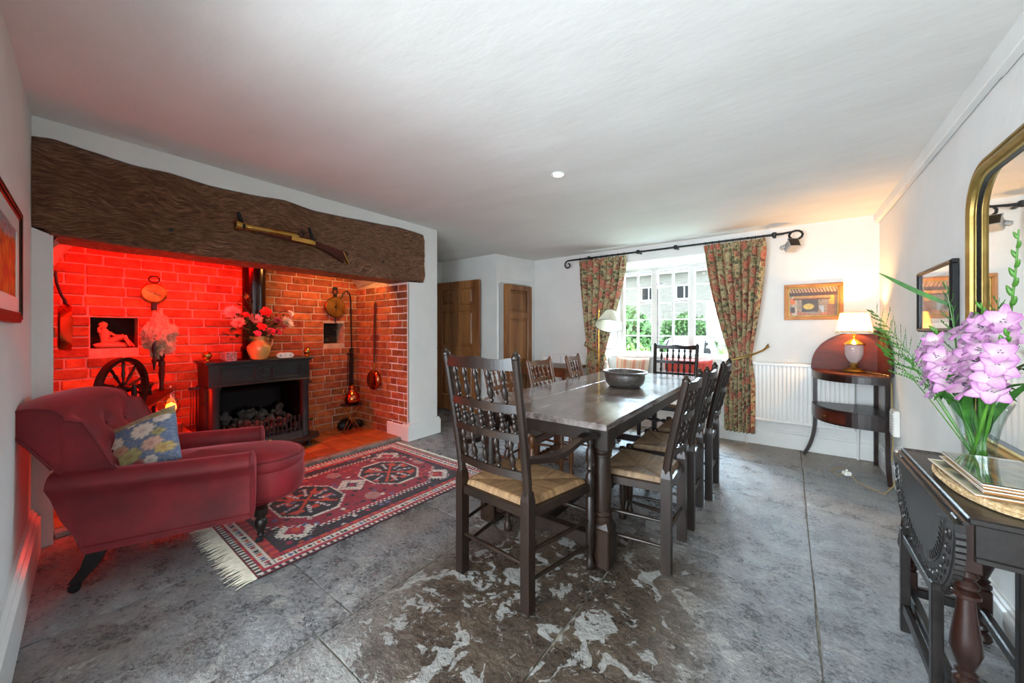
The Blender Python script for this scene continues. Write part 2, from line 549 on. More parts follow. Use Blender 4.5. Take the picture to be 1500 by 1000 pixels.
def beam_mat():
    m, nt, bs = newmat('ancient_oak_beam')
    v = coords(nt, 'World', (1, 1, 1))
    wv = nn(nt, 'ShaderNodeTexNoise', {'Vector': v, 'Scale': 1.6, 'Detail': 3}).outputs[1]
    w = nn(nt, 'ShaderNodeVectorMath', {0: v, 1: nn(nt, 'ShaderNodeVectorMath', {0: wv, 3: 0.55}, operation='SCALE').outputs[0]}, operation='ADD').outputs[0]
    g = nn(nt, 'ShaderNodeMapping', {'Vector': w, 'Scale': (5, 3.2, 34)}).outputs[0]
    n = noise(nt, g, 4, 9, 0.72)
    n2 = noise(nt, v, 2.2, 4)
    col = ramp(nt, n, [(0.30, rgb('21130b')), (0.42, rgb('62402b')), (0.55, rgb('94684a')), (0.70, rgb('cca68a'))])
    col = mix(nt, nn(nt, 'ShaderNodeMapRange', {0: n2, 1: 0.4, 2: 0.65, 3: 0.0, 4: 0.6}).outputs[0], col, mix(nt, 1.0, col, (0.62, 0.46, 0.36), 'MULTIPLY'))
    nt.links.new(col, bs.inputs['Base Color'])
    bs.inputs['Roughness'].default_value = 0.5
    bump(nt, bs, n, 0.9, 0.03)
    return m


M['beam'] = beam_mat()


def curtain_mat():
    m, nt, bs = newmat('floral_curtain_cloth')
    v = coords(nt, 'pat')
    nz = nn(nt, 'ShaderNodeTexNoise', {'Vector': v, 'Scale': 30.0, 'Detail': 2}).outputs[1]
    w = nn(nt, 'ShaderNodeVectorMath', {0: v, 1: nn(nt, 'ShaderNodeVectorMath', {0: nz, 3: 0.035}, operation='SCALE').outputs[0]}, operation='ADD').outputs[0]
    fl = nn(nt, 'ShaderNodeTexVoronoi', {'Vector': w, 'Scale': 8.0, 'Randomness': 0.9})
    lf = nn(nt, 'ShaderNodeTexVoronoi', {'Vector': w, 'Scale': 24.0, 'Randomness': 1.0})
    nf = noise(nt, w, 45, 3)
    col = ramp(nt, nf, [(0.35, rgb('8c805e')), (0.65, rgb('c4b48c'))])
    leafm = nn(nt, 'ShaderNodeMapRange', {0: lf.outputs[0], 1: 0.52, 2: 0.42}).outputs[0]
    leafc = ramp(nt, nn(nt, 'ShaderNodeSeparateColor', {0: lf.outputs[1]}).outputs[0], [(0.0, rgb('5a5f44')), (0.3, rgb('767654')), (0.42, rgb('7c4438')), (0.6, rgb('b8946a')), (0.8, rgb('9c6450')), (1.0, rgb('5f6446'))], 'CONSTANT')
    col = mix(nt, leafm, col, leafc)
    flm = nn(nt, 'ShaderNodeMapRange', {0: fl.outputs[0], 1: 0.46, 2: 0.42}).outputs[0]
    flc = ramp(nt, fl.outputs[0], [(0.0, rgb('d89a80')), (0.10, rgb('9c4438')), (0.18, rgb('c88268')), (0.27, rgb('a8584a')), (0.34, rgb('c49070')), (0.42, rgb('6e4034'))])
    col = mix(nt, flm, col, flc)
    nt.links.new(col, bs.inputs['Base Color'])
    bs.inputs['Roughness'].default_value = 0.9
    bump(nt, bs, noise(nt, v, 300, 2), 0.3, 0.001)
    return m


M['curtain'] = curtain_mat()


def tabletop_mat():
    m, nt, bs = newmat('polished_old_tabletop')
    v = coords(nt, 'World', (1, 0.16, 1))
    v2 = coords(nt, 'World')
    n = noise(nt, v, 22, 7, 0.65)
    n2 = noise(nt, v2, 5, 6, 0.6)
    col = ramp(nt, n, [(0.3, rgb('3c3430')), (0.5, rgb('5e5450')), (0.7, rgb('857a74'))])
    col = mix(nt, nn(nt, 'ShaderNodeMapRange', {0: n2, 1: 0.5, 2: 0.75, 3: 0.0, 4: 0.5}).outputs[0], col, rgb('908882'))
    nt.links.new(col, bs.inputs['Base Color'])
    bs.inputs['Specular IOR Level'].default_value = 1.0
    nt.links.new(math_(nt, 'MULTIPLY_ADD', n2, 0.3, 0.0), bs.inputs['Roughness'])
    bump(nt, bs, noise(nt, v, 12, 4), 0.12, 0.01)
    return m


M['tabletop'] = tabletop_mat()
# ================================================================ ROOM SHELL
XL, XR, YB, YF = -3.43, 0.69, 4.88, 0.037


def zc(x, y):
    z = 2.345 + 0.12 * smooth01((-x - 0.5) / 2.6) * smooth01((4.4 - y) / 1.6)
    return z + 0.008 * mn.noise(Vector((x * 0.9, y * 0.9, 3)))


def struct(o): return tag(o, kind='structure')


# floor: mortar bed and one slab object per flagstone
fl = struct(MB().box(-5.6, 1.0, -2.7, 5.1, -0.12, -0.012).build('floor', M['grout']))
cols = [(-5.5, -4.52, [-2.6, 2.7, 3.4, 4.3, 4.98]), (-4.52, -3.52, [2.72, 3.5, 4.3, 4.98]), (-3.52, -2.42, [-2.6, -1.1, -0.2, 0.86, 2.1, 3.05, 3.9, 4.98]),
        (-2.42, -1.54, [-2.6, -1.4, -0.3, 0.88, 1.75, 2.85, 3.7, 4.98]), (-1.54, -0.755, [-2.6, -1.2, -0.2, 0.73, 2.05, 3.0, 4.1, 4.98]),
        (-0.755, 0.10, [-2.6, -1.3, 0.1, 1.27, 2.34, 3.32, 4.2, 4.98]), (0.10, 0.80, [-2.6, -1.0, 0.3, 1.3, 2.44, 3.34, 4.25, 4.98])]
for (xa, xb, ys) in cols:
    for ya, yb in zip(ys[:-1], ys[1:]):
        if xb < -4.4 and yb < 2.8: continue
        g, tl = 0.0045, R.uniform(-0.0015, 0.0015)
        jx, jy = [R.uniform(-0.006, 0.006) for _ in range(2)]
        x0, x1, y0, y1 = xa + g + jx * 0.3, xb - g, ya + g + jy * 0.3, yb - g
        nx, ny = max(4, int((x1 - x0) / 0.07)), max(4, int((y1 - y0) / 0.07))
        seed = R.uniform(0, 50)

        def top(a, b):
            x, y = x0 + (x1 - x0) * a, y0 + (y1 - y0) * b
            ea = min(a, 1 - a) * (x1 - x0)
            eb = min(b, 1 - b) * (y1 - y0)
            ed = max(0.0, 1 - min(ea, eb) / 0.03)
            wob = 0.005 * mn.noise(Vector((x * 4, y * 4, seed)))
            if a in (0, 1): x += wob
            if b in (0, 1): y += wob
            z = 0.0016 * mn.noise(Vector((x * 3, y * 3, seed))) + tl - 0.0035 * ed * ed
            return (x, y, z - 0.001)
        b = MB().grid(top, nx, ny)
        # edge skirts
        rim = [top(i / nx, 0) for i in range(nx + 1)] + [top(1, j / ny) for j in range(1, ny + 1)] + \
              [top(1 - i / nx, 1) for i in range(1, nx + 1)] + [top(0, 1 - j / ny) for j in range(1, ny)]
        n = len(rim)
        b.add(rim + [(p[0], p[1], -0.015) for p in rim], [(i, (i + 1) % n, n + (i + 1) % n, n + i) for i in range(n)])
        b.build('flagstone', M['flag'], fl, smooth=True, ang=50)

# ceiling
b = MB().grid(lambda a, c: (-5.6 + 6.5 * a, -2.7 + 7.7 * c, zc(-5.6 + 6.5 * a, -2.7 + 7.7 * c)), 60, 60)
b.box(-5.6, 0.9, -2.7, 5.0, 2.52, 2.6)
struct(b.build('ceiling', M['ceil'], smooth=True))
# fireplace wall with the slot for the beam and the opening
bt = [(0.035, 2.345), (0.12, 2.36), (0.25, 2.345), (0.45, 2.325), (0.62, 2.335), (0.85, 2.315), (1.1, 2.325), (1.35, 2.35), (1.6, 2.325), (1.85, 2.335), (2.1, 2.35),
      (2.3, 2.36), (2.5, 2.375), (2.7, 2.37), (2.835, 2.36)]
out = [(3.05, 0), (3.05, 2.53), (-0.2, 2.53), (-0.2, 0), (0.115, 0), (0.115, 1.80), (0.03, 1.835)] + [(y - 0.003, z + 0.004) for y, z in bt] + \
      [(2.84, 1.80), (2.62, 1.79), (2.62, 0)]
MX = Matrix(((0, 0, 1, 0), (1, 0, 0, 0), (0, 1, 0, 0), (0, 0, 0, 1)))
struct(MB().prism(out, -3.78, XL, MX).build('wall_fireplace', M['plaster']))
# end pillar returns and passage walls
struct(MB().box(-5.6, -3.78, 2.80, 3.05, 0, 2.53).build('wall_passage', M['plaster']))
struct(MB().box(-5.0, -4.54, 3.05, 4.14, 0, 2.53).build('wall_passage_end', M['plaster']))
struct(MB().prism([(-4.54, 4.14), (-3.39, 4.14), (-3.34, 4.34), (-3.34, 4.6), (-5.0, 4.6), (-5.0, 4.14)], 0, 2.53).build('wall_return', M['plaster']))
# wall holding door 2: from (-3.39,4.14) to (-3.21,4.88), with the doorway left open
A, B_ = Vector((-3.39, 4.14, 0)), Vector((-3.21, 4.88, 0))
dv = (B_ - A).normalized()
ln = (B_ - A).length
ang = math.atan2(dv.y, dv.x)
MD = T(A.x, A.y, 0) @ RZ(ang)   # local x along the wall, local -y faces the room
d0, d1, dh = 0.045, 0.655, 1.93
b = MB()
b.box(0, ln, -0.0, 0.02, dh, 2.53, M=MD)
b.box(0, d0, 0.0, 0.02, 0, dh, M=MD)
b.box(d1, ln, 0.0, 0.02, 0, dh, M=MD)
struct(b.build('wall_door', M['plaster']))
struct(MB().box(d0 - .02, d1 + .02, 0.14, 0.16, 0, dh + .02, M=MD).build('wall_cupboard', M['darkgap']))  # dark sheet painted as the shade behind the ajar door
# window wall with opening
WX0, WX1, WZ1 = -2.10, -0.34, 2.152
b = MB()
b.box(-5.0, WX0, YB, 5.35, 0, 2.53)
b.box(WX1, 1.0, YB, 5.35, 0, 2.53)
b.box(WX0, WX1, YB, 5.35, WZ1, 2.53)
b.box(WX0, WX1, YB, 5.35, 0, 0.50)
b.box(WX0, WX1, 5.19, 5.35, 0.50, 0.90)
struct(b.build('wall_window', M['plaster']))
# right wall, left wall, back room
struct(MB().box(XR, 0.95, -2.7, 5.1, 0, 2.53).build('wall_right', M['plaster']))
LA = math.atan2(-0.074, 1)
ML = T(XL, 0.037, 0) @ RZ(LA)
struct(MB().box(-0.3, 1.75, -0.16, 0, 0, 2.53, M=ML).box(1.75, 4.4, -0.16, 0, 2.04, 2.53, M=ML).build('wall_left', M['plaster']))  # unseen open end lets the fill in; header added to shade the near ceiling
struct(MB().box(-5.0, 1.0, -2.9, -2.7, 0, 2.53).build('wall_back', M['plaster']))
struct(MB().box(-3.9, -3.7, -2.7, -0.1, 0, 2.53).build('wall_side', M['plaster']))


# skirtings
def skirt(name, p0, p1, h, out_, t=0.022):
    """board from p0 to p1 (2D), room side = left of travel * out_"""
    p0, p1 = Vector((*p0, 0)), Vector((*p1, 0))
    L = (p1 - p0).length
    Mx = T(*p0) @ RZ(math.atan2((p1 - p0).y, (p1 - p0).x)) @ S(1, out_, 1)
    prof = [(0, 0), (t, 0), (t, h * 0.80), (t * 0.62, h * 0.84), (t * 0.62, h * 0.90), (t * 0.3, h * 0.94), (t * 0.3, h), (0, h)]
    v, f, n = [], [], len(prof)
    for x in (0, L): v += [(x, y, z) for y, z in prof]
    f = [tuple(range(n)), tuple(range(n, 2 * n))] + [(i, (i + 1) % n, n + (i + 1) % n, n + i) for i in range(n)]
    return struct(MB().add(v, f, Mx).build(name, M['gloss_white']))


skirt('baseboard_back', (0.69, YB), (-3.2, YB), 0.19, 1)
skirt('baseboard_right', (XR, -2.7), (XR, YB - .02), 0.19, 1)
skirt('baseboard_left', (XL + .03, 0.035), (XL + 1.7, 0.035 - .074 * 1.67), 0.24, 1, 0.035)
b = MB()
for (q0, q1, oo) in (((XL, 3.08), (XL, 2.60), -1), ((XL - .35, 3.05), (XL + .0, 3.05), 1)):
    pass
# pillar base (plaster plinth with chamfered top)
b.prism([(2.60, 0), (3.08, 0), (3.08, 0.16), (3.052, 0.20), (2.628, 0.20), (2.60, 0.16)], -3.80, XL + 0.032, MX)
struct(b.build('baseboard_pillar', M['gloss_white']))
# boxed beam along the ceiling over the right wall
b = MB().box(0.652, XR - .002, 2.355, YB - .01, 2.265, 2.42, 0.004).box(0.648, XR - .002, -2.6, 2.35, 2.258, 2.42, 0.004)
struct(b.build('trim_1', M['gloss_white']))

# ---------------------------------------------------------------- doors
def panel_door(name, w, h, panels, mat, th=0.050):
    """leaf in local x 0..w, z 0..h, y +-th/2. panels: list of (x0,x1,z0,z1)"""
    root = bpy.data.objects.new(name, None)
    COL.objects.link(root)
    tag(root, kind='structure')
    xs = sorted(set([0, w] + [p[0] for p in panels] + [p[1] for p in panels]))
    zs = sorted(set([0, h] + [p[2] for p in panels] + [p[3] for p in panels]))
    b = MB()
    # rails and stiles: horizontal strips where no panel, else the cells between
    for za, zb in zip(zs[:-1], zs[1:]):
        zm = (za + zb) / 2
        row = sorted((p[0], p[1]) for p in panels if p[2] < zm < p[3])
        x = 0
        for a, c in row:
            b.box(x, a, -th / 2, th / 2, za, zb, 0)
            x = c
        b.box(x, w, -th / 2, th / 2, za, zb, 0)
    b.build('door_frame', mat, root)
    for (a, c, d, e) in panels:
        q = MB()
        for s_ in (1, -1):
            pts = []
            for inset, y in ((0, 0.004), (0.035, 0.004), (0.055, 0.016)):
                pts += [(a + inset, y * s_, d + inset), (c - inset, y * s_, d + inset), (c - inset, y * s_, e - inset), (a + inset, y * s_, e - inset)]
            f = [(8, 9, 10, 11)]
            for k in (0, 4):
                f += [(k + i, k + (i + 1) % 4, k + 4 + (i + 1) % 4, k + 4 + i) for i in range(4)]
            q.add(pts, f)
            # moulding
            for (p, r_) in (((a, d), (c, d)), ((c, d), (c, e)), ((c, e), (a, e)), ((a, e), (a, d))):
                q.tube([(p[0], s_ * 0.020, p[1]), (r_[0], s_ * 0.020, r_[1])], 0.011, 6)
        q.build('door_panel', mat, root)
    return root


w1, h1 = 0.86, 1.98
st = 0.105
pn = [(st, w1 / 2 - .045, 1.62, 1.87), (w1 / 2 + .045, w1 - st, 1.62, 1.87), (st, w1 / 2 - .045, 0.98, 1.53), (w1 / 2 + .045, w1 - st, 0.98, 1.53),
      (st, w1 / 2 - .045, 0.22, 0.84), (w1 / 2 + .045, w1 - st, 0.22, 0.84)]
dr = panel_door('door_1', w1, h1, pn, M['pine'])
dr.location = (-4.5, 4.03, 0.012)
dr.rotation_euler = (0, 0, math.radians(1.5))
hb = MB()
hb.lathe([(0.004, 0), (0.012, 0.004), (0.008, 0.02), (0.022, 0.035), (0.024, 0.048), (0.014, 0.06), (0.0, 0.062)], 12, T(0.05, -0.019, 0.95) @ RX(PI / 2))
hb.build('door_knob', M['brass_old'], dr, smooth=True)
# door 2 ajar
w2 = d1 - d0 - 0.02
pn2 = [(0.09, w2 - .09, 1.50, 1.83), (0.09, w2 - .09, 0.74, 1.41), (0.09, w2 - .09, 0.16, 0.62)]
dr2 = panel_door('door_2', w2, 1.90, pn2, M['pine'])
hp = MD @ Vector((d1 - 0.01, -0.03, 0.012))
dr2.location = hp
dr2.rotation_euler = (0, 0, ang + PI + math.radians(9))
for z in (0.3, 1.6):
    MB().box(-0.008, 0.03, 0.016, 0.024, z, z + 0.09, 0.003).build('hinge', M['iron'], dr2)
fr = MB()
for (x0, x1, z0, z1) in ((d0 - 0.07 + 0.03, d0, 0, dh + 0.07), (d1, d1 + 0.07, 0, dh + 0.07), (d0, d1, dh, dh + 0.07)):
    fr.box(x0, x1, -0.018, 0.0, z0, z1, 0.004, M=MD)
    fr.box(x0 + .01, x1 - .01, -0.028, -0.018, z0 if z0 == 0 else z0 + .01, z1 - .015, 0.004, M=MD)
fr.box(d0, d0 + .012, 0, 0.12, 0, dh, M=MD).box(d1 - .012, d1, 0, 0.12, 0, dh, M=MD)
struct(fr.build('trim_2', M['gloss_white']))

# ---------------------------------------------------------------- window
win = bpy.data.objects.new('window_1', None)
COL.objects.link(win)
win.location = (0, 5.2, 0)
tag(win, kind='structure')
FX0, FX1, FZ0, FZ1 = -1.93, -0.52, 0.90, 2.095
b = MB()
b.box(FX0, FX1, -0.035, 0.035, FZ0, FZ0 + 0.045, 0.005).box(FX0, FX1, -0.035, 0.035, FZ1 - 0.04, FZ1, 0.005)
b.box(FX0, FX0 + 0.05, -0.035, 0.035, FZ0 + .045, FZ1 - .04, 0.005).box(FX1 - 0.05, FX1, -0.035, 0.035, FZ0 + .045, FZ1 - .04, 0.005)
b.build('window_frame', M['gloss_white'], win)
lights = [(-1.88, -1.495), (-1.415, -1.035), (-0.96, -0.57)]
for x0, x1 in ((-1.495, -1.415), (-1.035, -0.96)):
    MB().box(x0, x1, -0.045, 0.035, FZ0 + .045, FZ1 - .04, 0.006).build('mullion', M['gloss_white'], win)
GZ0, GZ1 = FZ0 + 0.045, FZ1 - 0.04
rows = [GZ0 + (GZ1 - GZ0) * k / 5 for k in range(6)]
for (x0, x1) in lights:
    xm = (x0 + x1) / 2
    MB().box(xm - .012, xm + .012, -0.02, 0.02, GZ0, GZ1, 0.004).build('glazing_bar', M['gloss_white'], win)
    for z in rows[1:-1]:
        MB().box(x0, x1, -0.014, 0.014, z - .007, z + .007, 0.003).build('glazing_bar', M['gloss_white'], win)
    for xa, xb in ((x0, xm), (xm, x1)):
        for za, zb in zip(rows[:-1], rows[1:]):
            MB().box(xa + .004, xb - .004, -0.0015, 0.0015, za + .004, zb - .004).build('pane', M['pane'], win)
# casement catches and stay
b = MB().box(-1.412, -1.40, -0.055, -0.03, GZ0 + .1, GZ1 - .25, 0.003)
b.box(-1.42, -1.33, -0.06, -0.04, 1.14, 1.155, 0.003).box(-1.42, -1.33, -0.06, -0.04, 1.86, 1.875, 0.003)
b.build('casement_stay', M['steel'], win)
# splayed reveals: shutters left and right, soffit, sill
for sgn, xw, xf, nm in ((1, WX0 + .012, FX0, 'shutter'), (-1, WX1 - .012, FX1, 'shutter')):
    p0, p1 = Vector((xw, YB + .01, 0)), Vector((xf, 5.165, 0))
    L = (p1 - p0).length
    Ms = T(p0.x, p0.y - 5.2, 0) @ RZ(math.atan2(p1.y - p0.y, p1.x - p0.x))
    q = MB().box(0, L, -0.012, 0.012, 0.93, 2.11, 0.003, M=Ms)
    for z0, z1 in ((0.99, 1.45), (1.53, 2.05)):
        for (xa, xb, za, zb) in ((0.05, L - .05, z0, z0 + .014), (0.05, L - .05, z1 - .014, z1), (0.05, .064, z0, z1), (L - .064, L - .05, z0, z1)):
            q.box(xa, xb, -0.02, 0.02, za, zb, 0.003, M=Ms)
    q.build(nm, M['gloss_white'], win)
b = MB().add([(WX0, YB - 5.2 + .002, 2.151), (WX1, YB - 5.2 + .002, 2.151), (FX1, -0.03, 2.098), (FX0, -0.03, 2.098), (WX0, YB - 5.2 + .002, 2.19), (WX1, YB - 5.2 + .002, 2.19), (FX1, -0.03, 2.19), (FX0, -0.03, 2.19)],
             [(0, 1, 2, 3), (4, 5, 6, 7), (0, 1, 5, 4), (1, 2, 6, 5), (2, 3, 7, 6), (3, 0, 4, 7)])
b.build('soffit', M['gloss_white'], win)
b = MB().box(WX0, WX1, -0.05, -0.012, 0.52, 0.87, 0.003).box(WX0 + .02, WX1 - .02, -0.10, -0.0, 0.868, 0.905, 0.008)
for xa, xb in ((-2.0, -1.35), (-1.25, -0.45)):
    b.box(xa, xb, -0.058, -0.05, 0.60, 0.82, 0.003)
b.build('window_sill', M['gloss_white'], win)
MB().box(WX0, WX1, YB - 5.2 - .03, -0.04, 0.48, 0.52, 0.008).build('window_seat', M['gloss_white'], win)
# lintel trim strip above curtains
struct(MB().box(-2.2, -0.25, YB - .018, YB, 2.155, 2.28, 0.004).build('trim_3', M['gloss_white']))

# ---------------------------------------------------------------- fireplace recess
NIC = {'back': [(0.336, 0.609, 1.096, 1.353), (2.195, 2.45, 1.08, 1.333)]}


def brick_meshes(n=5):
    out_ = []
    for i in range(n):
        b = MB().box(-0.5, 0.5, -0.5, 0.5, -0.5, 0.5, 0.0)
        v = []
        q = MB().box(-0.104, 0.104, -0.02, 0.02, -0.0345, 0.0345, 0.006)
        v = [(x + R.uniform(-.002, .002), y + R.uniform(-.002, .002), z + R.uniform(-.0016, .0016)) for x, y, z in q.v]
        q.v = [(x / 0.208, y / 0.04, z / 0.069) for x, y, z in v]
        out_.append(q.mesh('brick', M['brick']))
    return out_


BR = brick_meshes()


def brick_wall(parent, Mw, L, z0, z1, holes, seed, ch=0.083, bl=0.222, g=0.011, proud=0.0):
    """bricks on plane local y=0 facing -y; local x 0..L"""
    rr = random.Random(seed)
    row, z = 0, z0
    while z < z1 - 0.02:
        zt = min(z + ch, z1)
        zm = (z + zt) / 2
        segs = [(0, L)]
        for (a, c, d, e) in holes:
            if zt > d + .01 and z < e - .01:
                ns = []
                for s0, s1 in segs:
                    if c <= s0 or a >= s1: ns.append((s0, s1))
                    else:
                        if a > s0: ns.append((s0, a))
                        if c < s1: ns.append((c, s1))
                segs = ns
        for s0, s1 in segs:
            x = s0 - ((row % 2) * bl * 0.5 if s0 == 0 else 0) + (rr.uniform(-.02, 0) if s0 == 0 else 0)
            while x < s1 - 0.02:
                w = bl * rr.uniform(0.94, 1.06)
                if rr.random() < 0.12: w = bl * 0.5
                a, c = max(x, s0), min(x + w, s1)
                if s1 - c < 0.05: c = s1; w = s1 - x
                if c - a > 0.03:
                    jit = Matrix.Rotation(rr.uniform(-.008, .008), 4, 'Y') @ Matrix.Rotation(rr.uniform(-.012, .012), 4, 'Z')
                    m_ = Mw @ T((a + c) / 2, rr.uniform(-.004, .003) - proud, zm + rr.uniform(-.0015, .0015)) @ jit @ S(c - a - g, 0.04, zt - z - g)
                    o = obj('brick', rr.choice(BR), parent)
                    o.matrix_local = m_
                x += w
        z += ch
        row += 1


def slab_with_holes(b, Mw, L, z0, z1, holes, y0, y1):
    xs = sorted(set([0, L] + [h for q in holes for h in q[:2]]))
    for a, c in zip(xs[:-1], xs[1:]):
        xm = (a + c) / 2
        hs = sorted((q[2], q[3]) for q in holes if q[0] < xm < q[1])
        z = z0
        for d, e in hs:
            b.box(a, c, y0, y1, z, d, M=Mw)
            z = e
        b.box(a, c, y0, y1, z, z1, M=Mw)


# back wall of the recess: plane X=-4.5, runs along Y. local x = world Y, local -y = world +X
MBk = Matrix(((0, -1, 0, -4.5), (1, 0, 0, 0.10), (0, 0, 1, 0), (0, 0, 0, 1)))
holes = [(a - 0.10, c - 0.10, d, e) for a, c, d, e in NIC['back']]
b = MB()
slab_with_holes(b, MBk, 2.6, 0, 2.4, holes, -0.011, 0.30)
bw = struct(b.build('wall_hearth_back', M['mortar']))
brick_wall(bw, MBk, 2.57, 0.03, 1.94, holes, 3)
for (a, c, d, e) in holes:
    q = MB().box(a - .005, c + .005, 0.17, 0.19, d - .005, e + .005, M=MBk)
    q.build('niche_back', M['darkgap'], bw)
# right side wall: plane Y=2.64 facing -Y; local x = from X=-4.5 to -3.45
MSr = T(-4.49, 2.645, 0)
sw = struct(MB().box(0, 0.71, -0.023, 0.15, 0, 2.4, M=MSr).box(0.71, 1.06, -0.023, -0.01, 0, 1.78, M=MSr).build('wall_hearth_right', M['mortar']))
brick_wall(sw, T(-4.49, 2.645 - 0.012, 0), 1.05, 0.03, 1.78, [], 5)
MSl = Matrix(((-1, 0, 0, -3.45), (0, -1, 0, 0.095), (0, 0, 1, 0), (0, 0, 0, 1)))
sl = struct(MB().box(0.34, 1.05, -0.026, 0.15, 0, 2.4, M=MSl).build('wall_hearth_left', M['mortar']))
brick_wall(sl, Matrix(((-1, 0, 0, -3.79), (0, -1, 0, 0.11), (0, 0, 1, 0), (0, 0, 0, 1))), 0.70, 0.03, 1.78, [], 6)
# chimney throat
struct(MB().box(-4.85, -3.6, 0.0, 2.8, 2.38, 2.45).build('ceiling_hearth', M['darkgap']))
# rough plaster haunches in the top corners
for nm, y0, y1, zz in (('plaster_haunch', 2.36, 2.61, 1.80), ('plaster_haunch', 0.12, 0.34, 1.66)):
    sgn = 1 if y0 > 1 else -1

    def hf(a, c):
        y = y0 + (y1 - y0) * (a if sgn > 0 else 1 - a)
        x = -4.46 + 0.98 * c
        z = 1.99 - (1.99 - zz) * (a ** 1.6) * (0.6 + 0.4 * (1 - c)) + 0.02 * mn.noise(Vector((x * 9, y * 9, 1)))
        return (x, y, z)
    o = MB().grid(hf, 14, 22).grid(lambda a, c: (hf(a, c)[0], hf(a, c)[1], 2.02), 14, 22).build(nm, M['mortar'], sw if sgn > 0 else sl, smooth=True)
# hearth: bed, tiles and kerb
hb = struct(MB().box(-4.5, -3.60, 0.115, 2.62, -0.01, 0.022).build('trim_4', M['mortar']))
ty = 0.12
for i in range(11):
    for j in range(4):
        g = 0.004
        y0, x0 = 0.12 + i * 0.227, -4.49 + j * 0.222 - (0.0)
        o = MB().box(x0 + g, x0 + .222 - g, y0 + g, y0 + .227 - g, 0.012, 0.032 + R.uniform(-.0015, .0015), 0.003)
        o.v = [(x + R.uniform(-.001, .001), y, z) for x, y, z in o.v]
        o.build('hearth_tile', M['tile'], hb)
for i in range(9):
    y0 = 0.12 + i * 0.277
    MB().box(-3.60, -3.53 + R.uniform(-.006, .006), y0 + .003, y0 + .274, -0.01, 0.028, 0.006).build('kerb_stone', M['stone_trim'], hb)
# brick ledge left of the stove
b = MB().box(-4.49, -4.02, 0.13, 0.90, 0.03, 0.345, 0.0)
lg = struct(b.build('trim_5', M['mortar']))
brick_wall(lg, Matrix(((0, -1, 0, -4.02), (1, 0, 0, 0.13), (0, 0, 1, 0), (0, 0, 0, 1))), 0.77, 0.03, 0.345, [], 8, ch=0.078)
for i in range(3):
    for j in range(2):
        MB().box(-4.48 + j * .236, -4.252 + j * .236, 0.135 + i * .256, 0.385 + i * .256, 0.345, 0.365, 0.004).build('ledge_tile', M['tile'], lg)

# ---------------------------------------------------------------- the great beam
b = MB()
ny = 110
prof_y = [0.037 + (2.832 - 0.037) * i / ny for i in range(ny + 1)]


def bz(y):
    for (a, za), (c, zb_) in zip(bt[:-1], bt[1:]):
        if a <= y <= c: return za + (zb_ - za) * (0.5 - 0.5 * cos(PI * (y - a) / (c - a)))
    return bt[-1][1]


def bbot(y): return (1.838 if y < 0.10 else 1.803 - 0.012 * smooth01((y - .1) / .3)) + 0.006 * mn.noise(Vector((y * 4, 0, 7))) if y < 2.6 else 1.806


def beamf(a, c):
    y = 0.037 + 2.795 * a
    zt, zb_ = bz(y) - 0.002, bbot(y)
    h = zt - zb_
    # section: closed loop around
    per = [(0, 0), (0, 1)]
    t = c * 4
    xf, xb_ = XL + 0.028, -3.73
    bulge = 0.020 * mn.noise(Vector((y * 2.2, c * 7, 0))) + 0.010 * mn.noise(Vector((y * 9, c * 34, 2)))
    if t < 2:   # front face, going up
        k = t / 2
        rnd = 0.022 * (abs(2 * k - 1) ** 6)
        return (xf - rnd + bulge, y, zb_ + h * k)
    if t < 2.5:
        k = (t - 2) / .5
        return (xf - 0.022 + (xb_ - xf) * k, y, zt)
    if t < 3.5:
        k = t - 2.5
        return (xb_ - 0.022, y, zt - h * k)
    k = (t - 3.5) / .5
    return (xb_ - .022 + (xf - xb_) * k, y, zb_)


b.grid(beamf, 130, 64, cv=True)
nb = 64
b.f.append(tuple(range(nb)))
b.f.append(tuple(range(130 * nb, 131 * nb)))
bm_ = tag(b.build('lintel_beam', M['beam'], smooth=True, ang=60), 'massive dark oak lintel beam with wavy top over the brick fireplace', 'beam')
for (y, z) in ((0.62, 1.935), (2.28, 1.965)):
    MB().lathe([(0.0, 0), (0.012, 0.0), (0.012, 0.004), (0.009, 0.005), (0, 0.005)], 10, T(XL + .036, y, z) @ RY(PI / 2)).build('bolt_hole', M['black'], bm_)
# ================================================================ DINING CHAIRS
def spindle_mesh(h, r, mat, nm='spindle'):
    p = [(0.35, 0), (0.45, .06), (0.8, .10), (0.5, .13), (0.55, .16), (1.0, .30), (0.75, .45), (0.45, .56), (0.8, .60), (0.45, .64), (0.6, .72), (0.95, .84), (0.5, .94), (0.35, 1)]
    return MB().lathe([(a * r, z * h) for a, z in p], 8).mesh(nm, mat, True, ang=60)


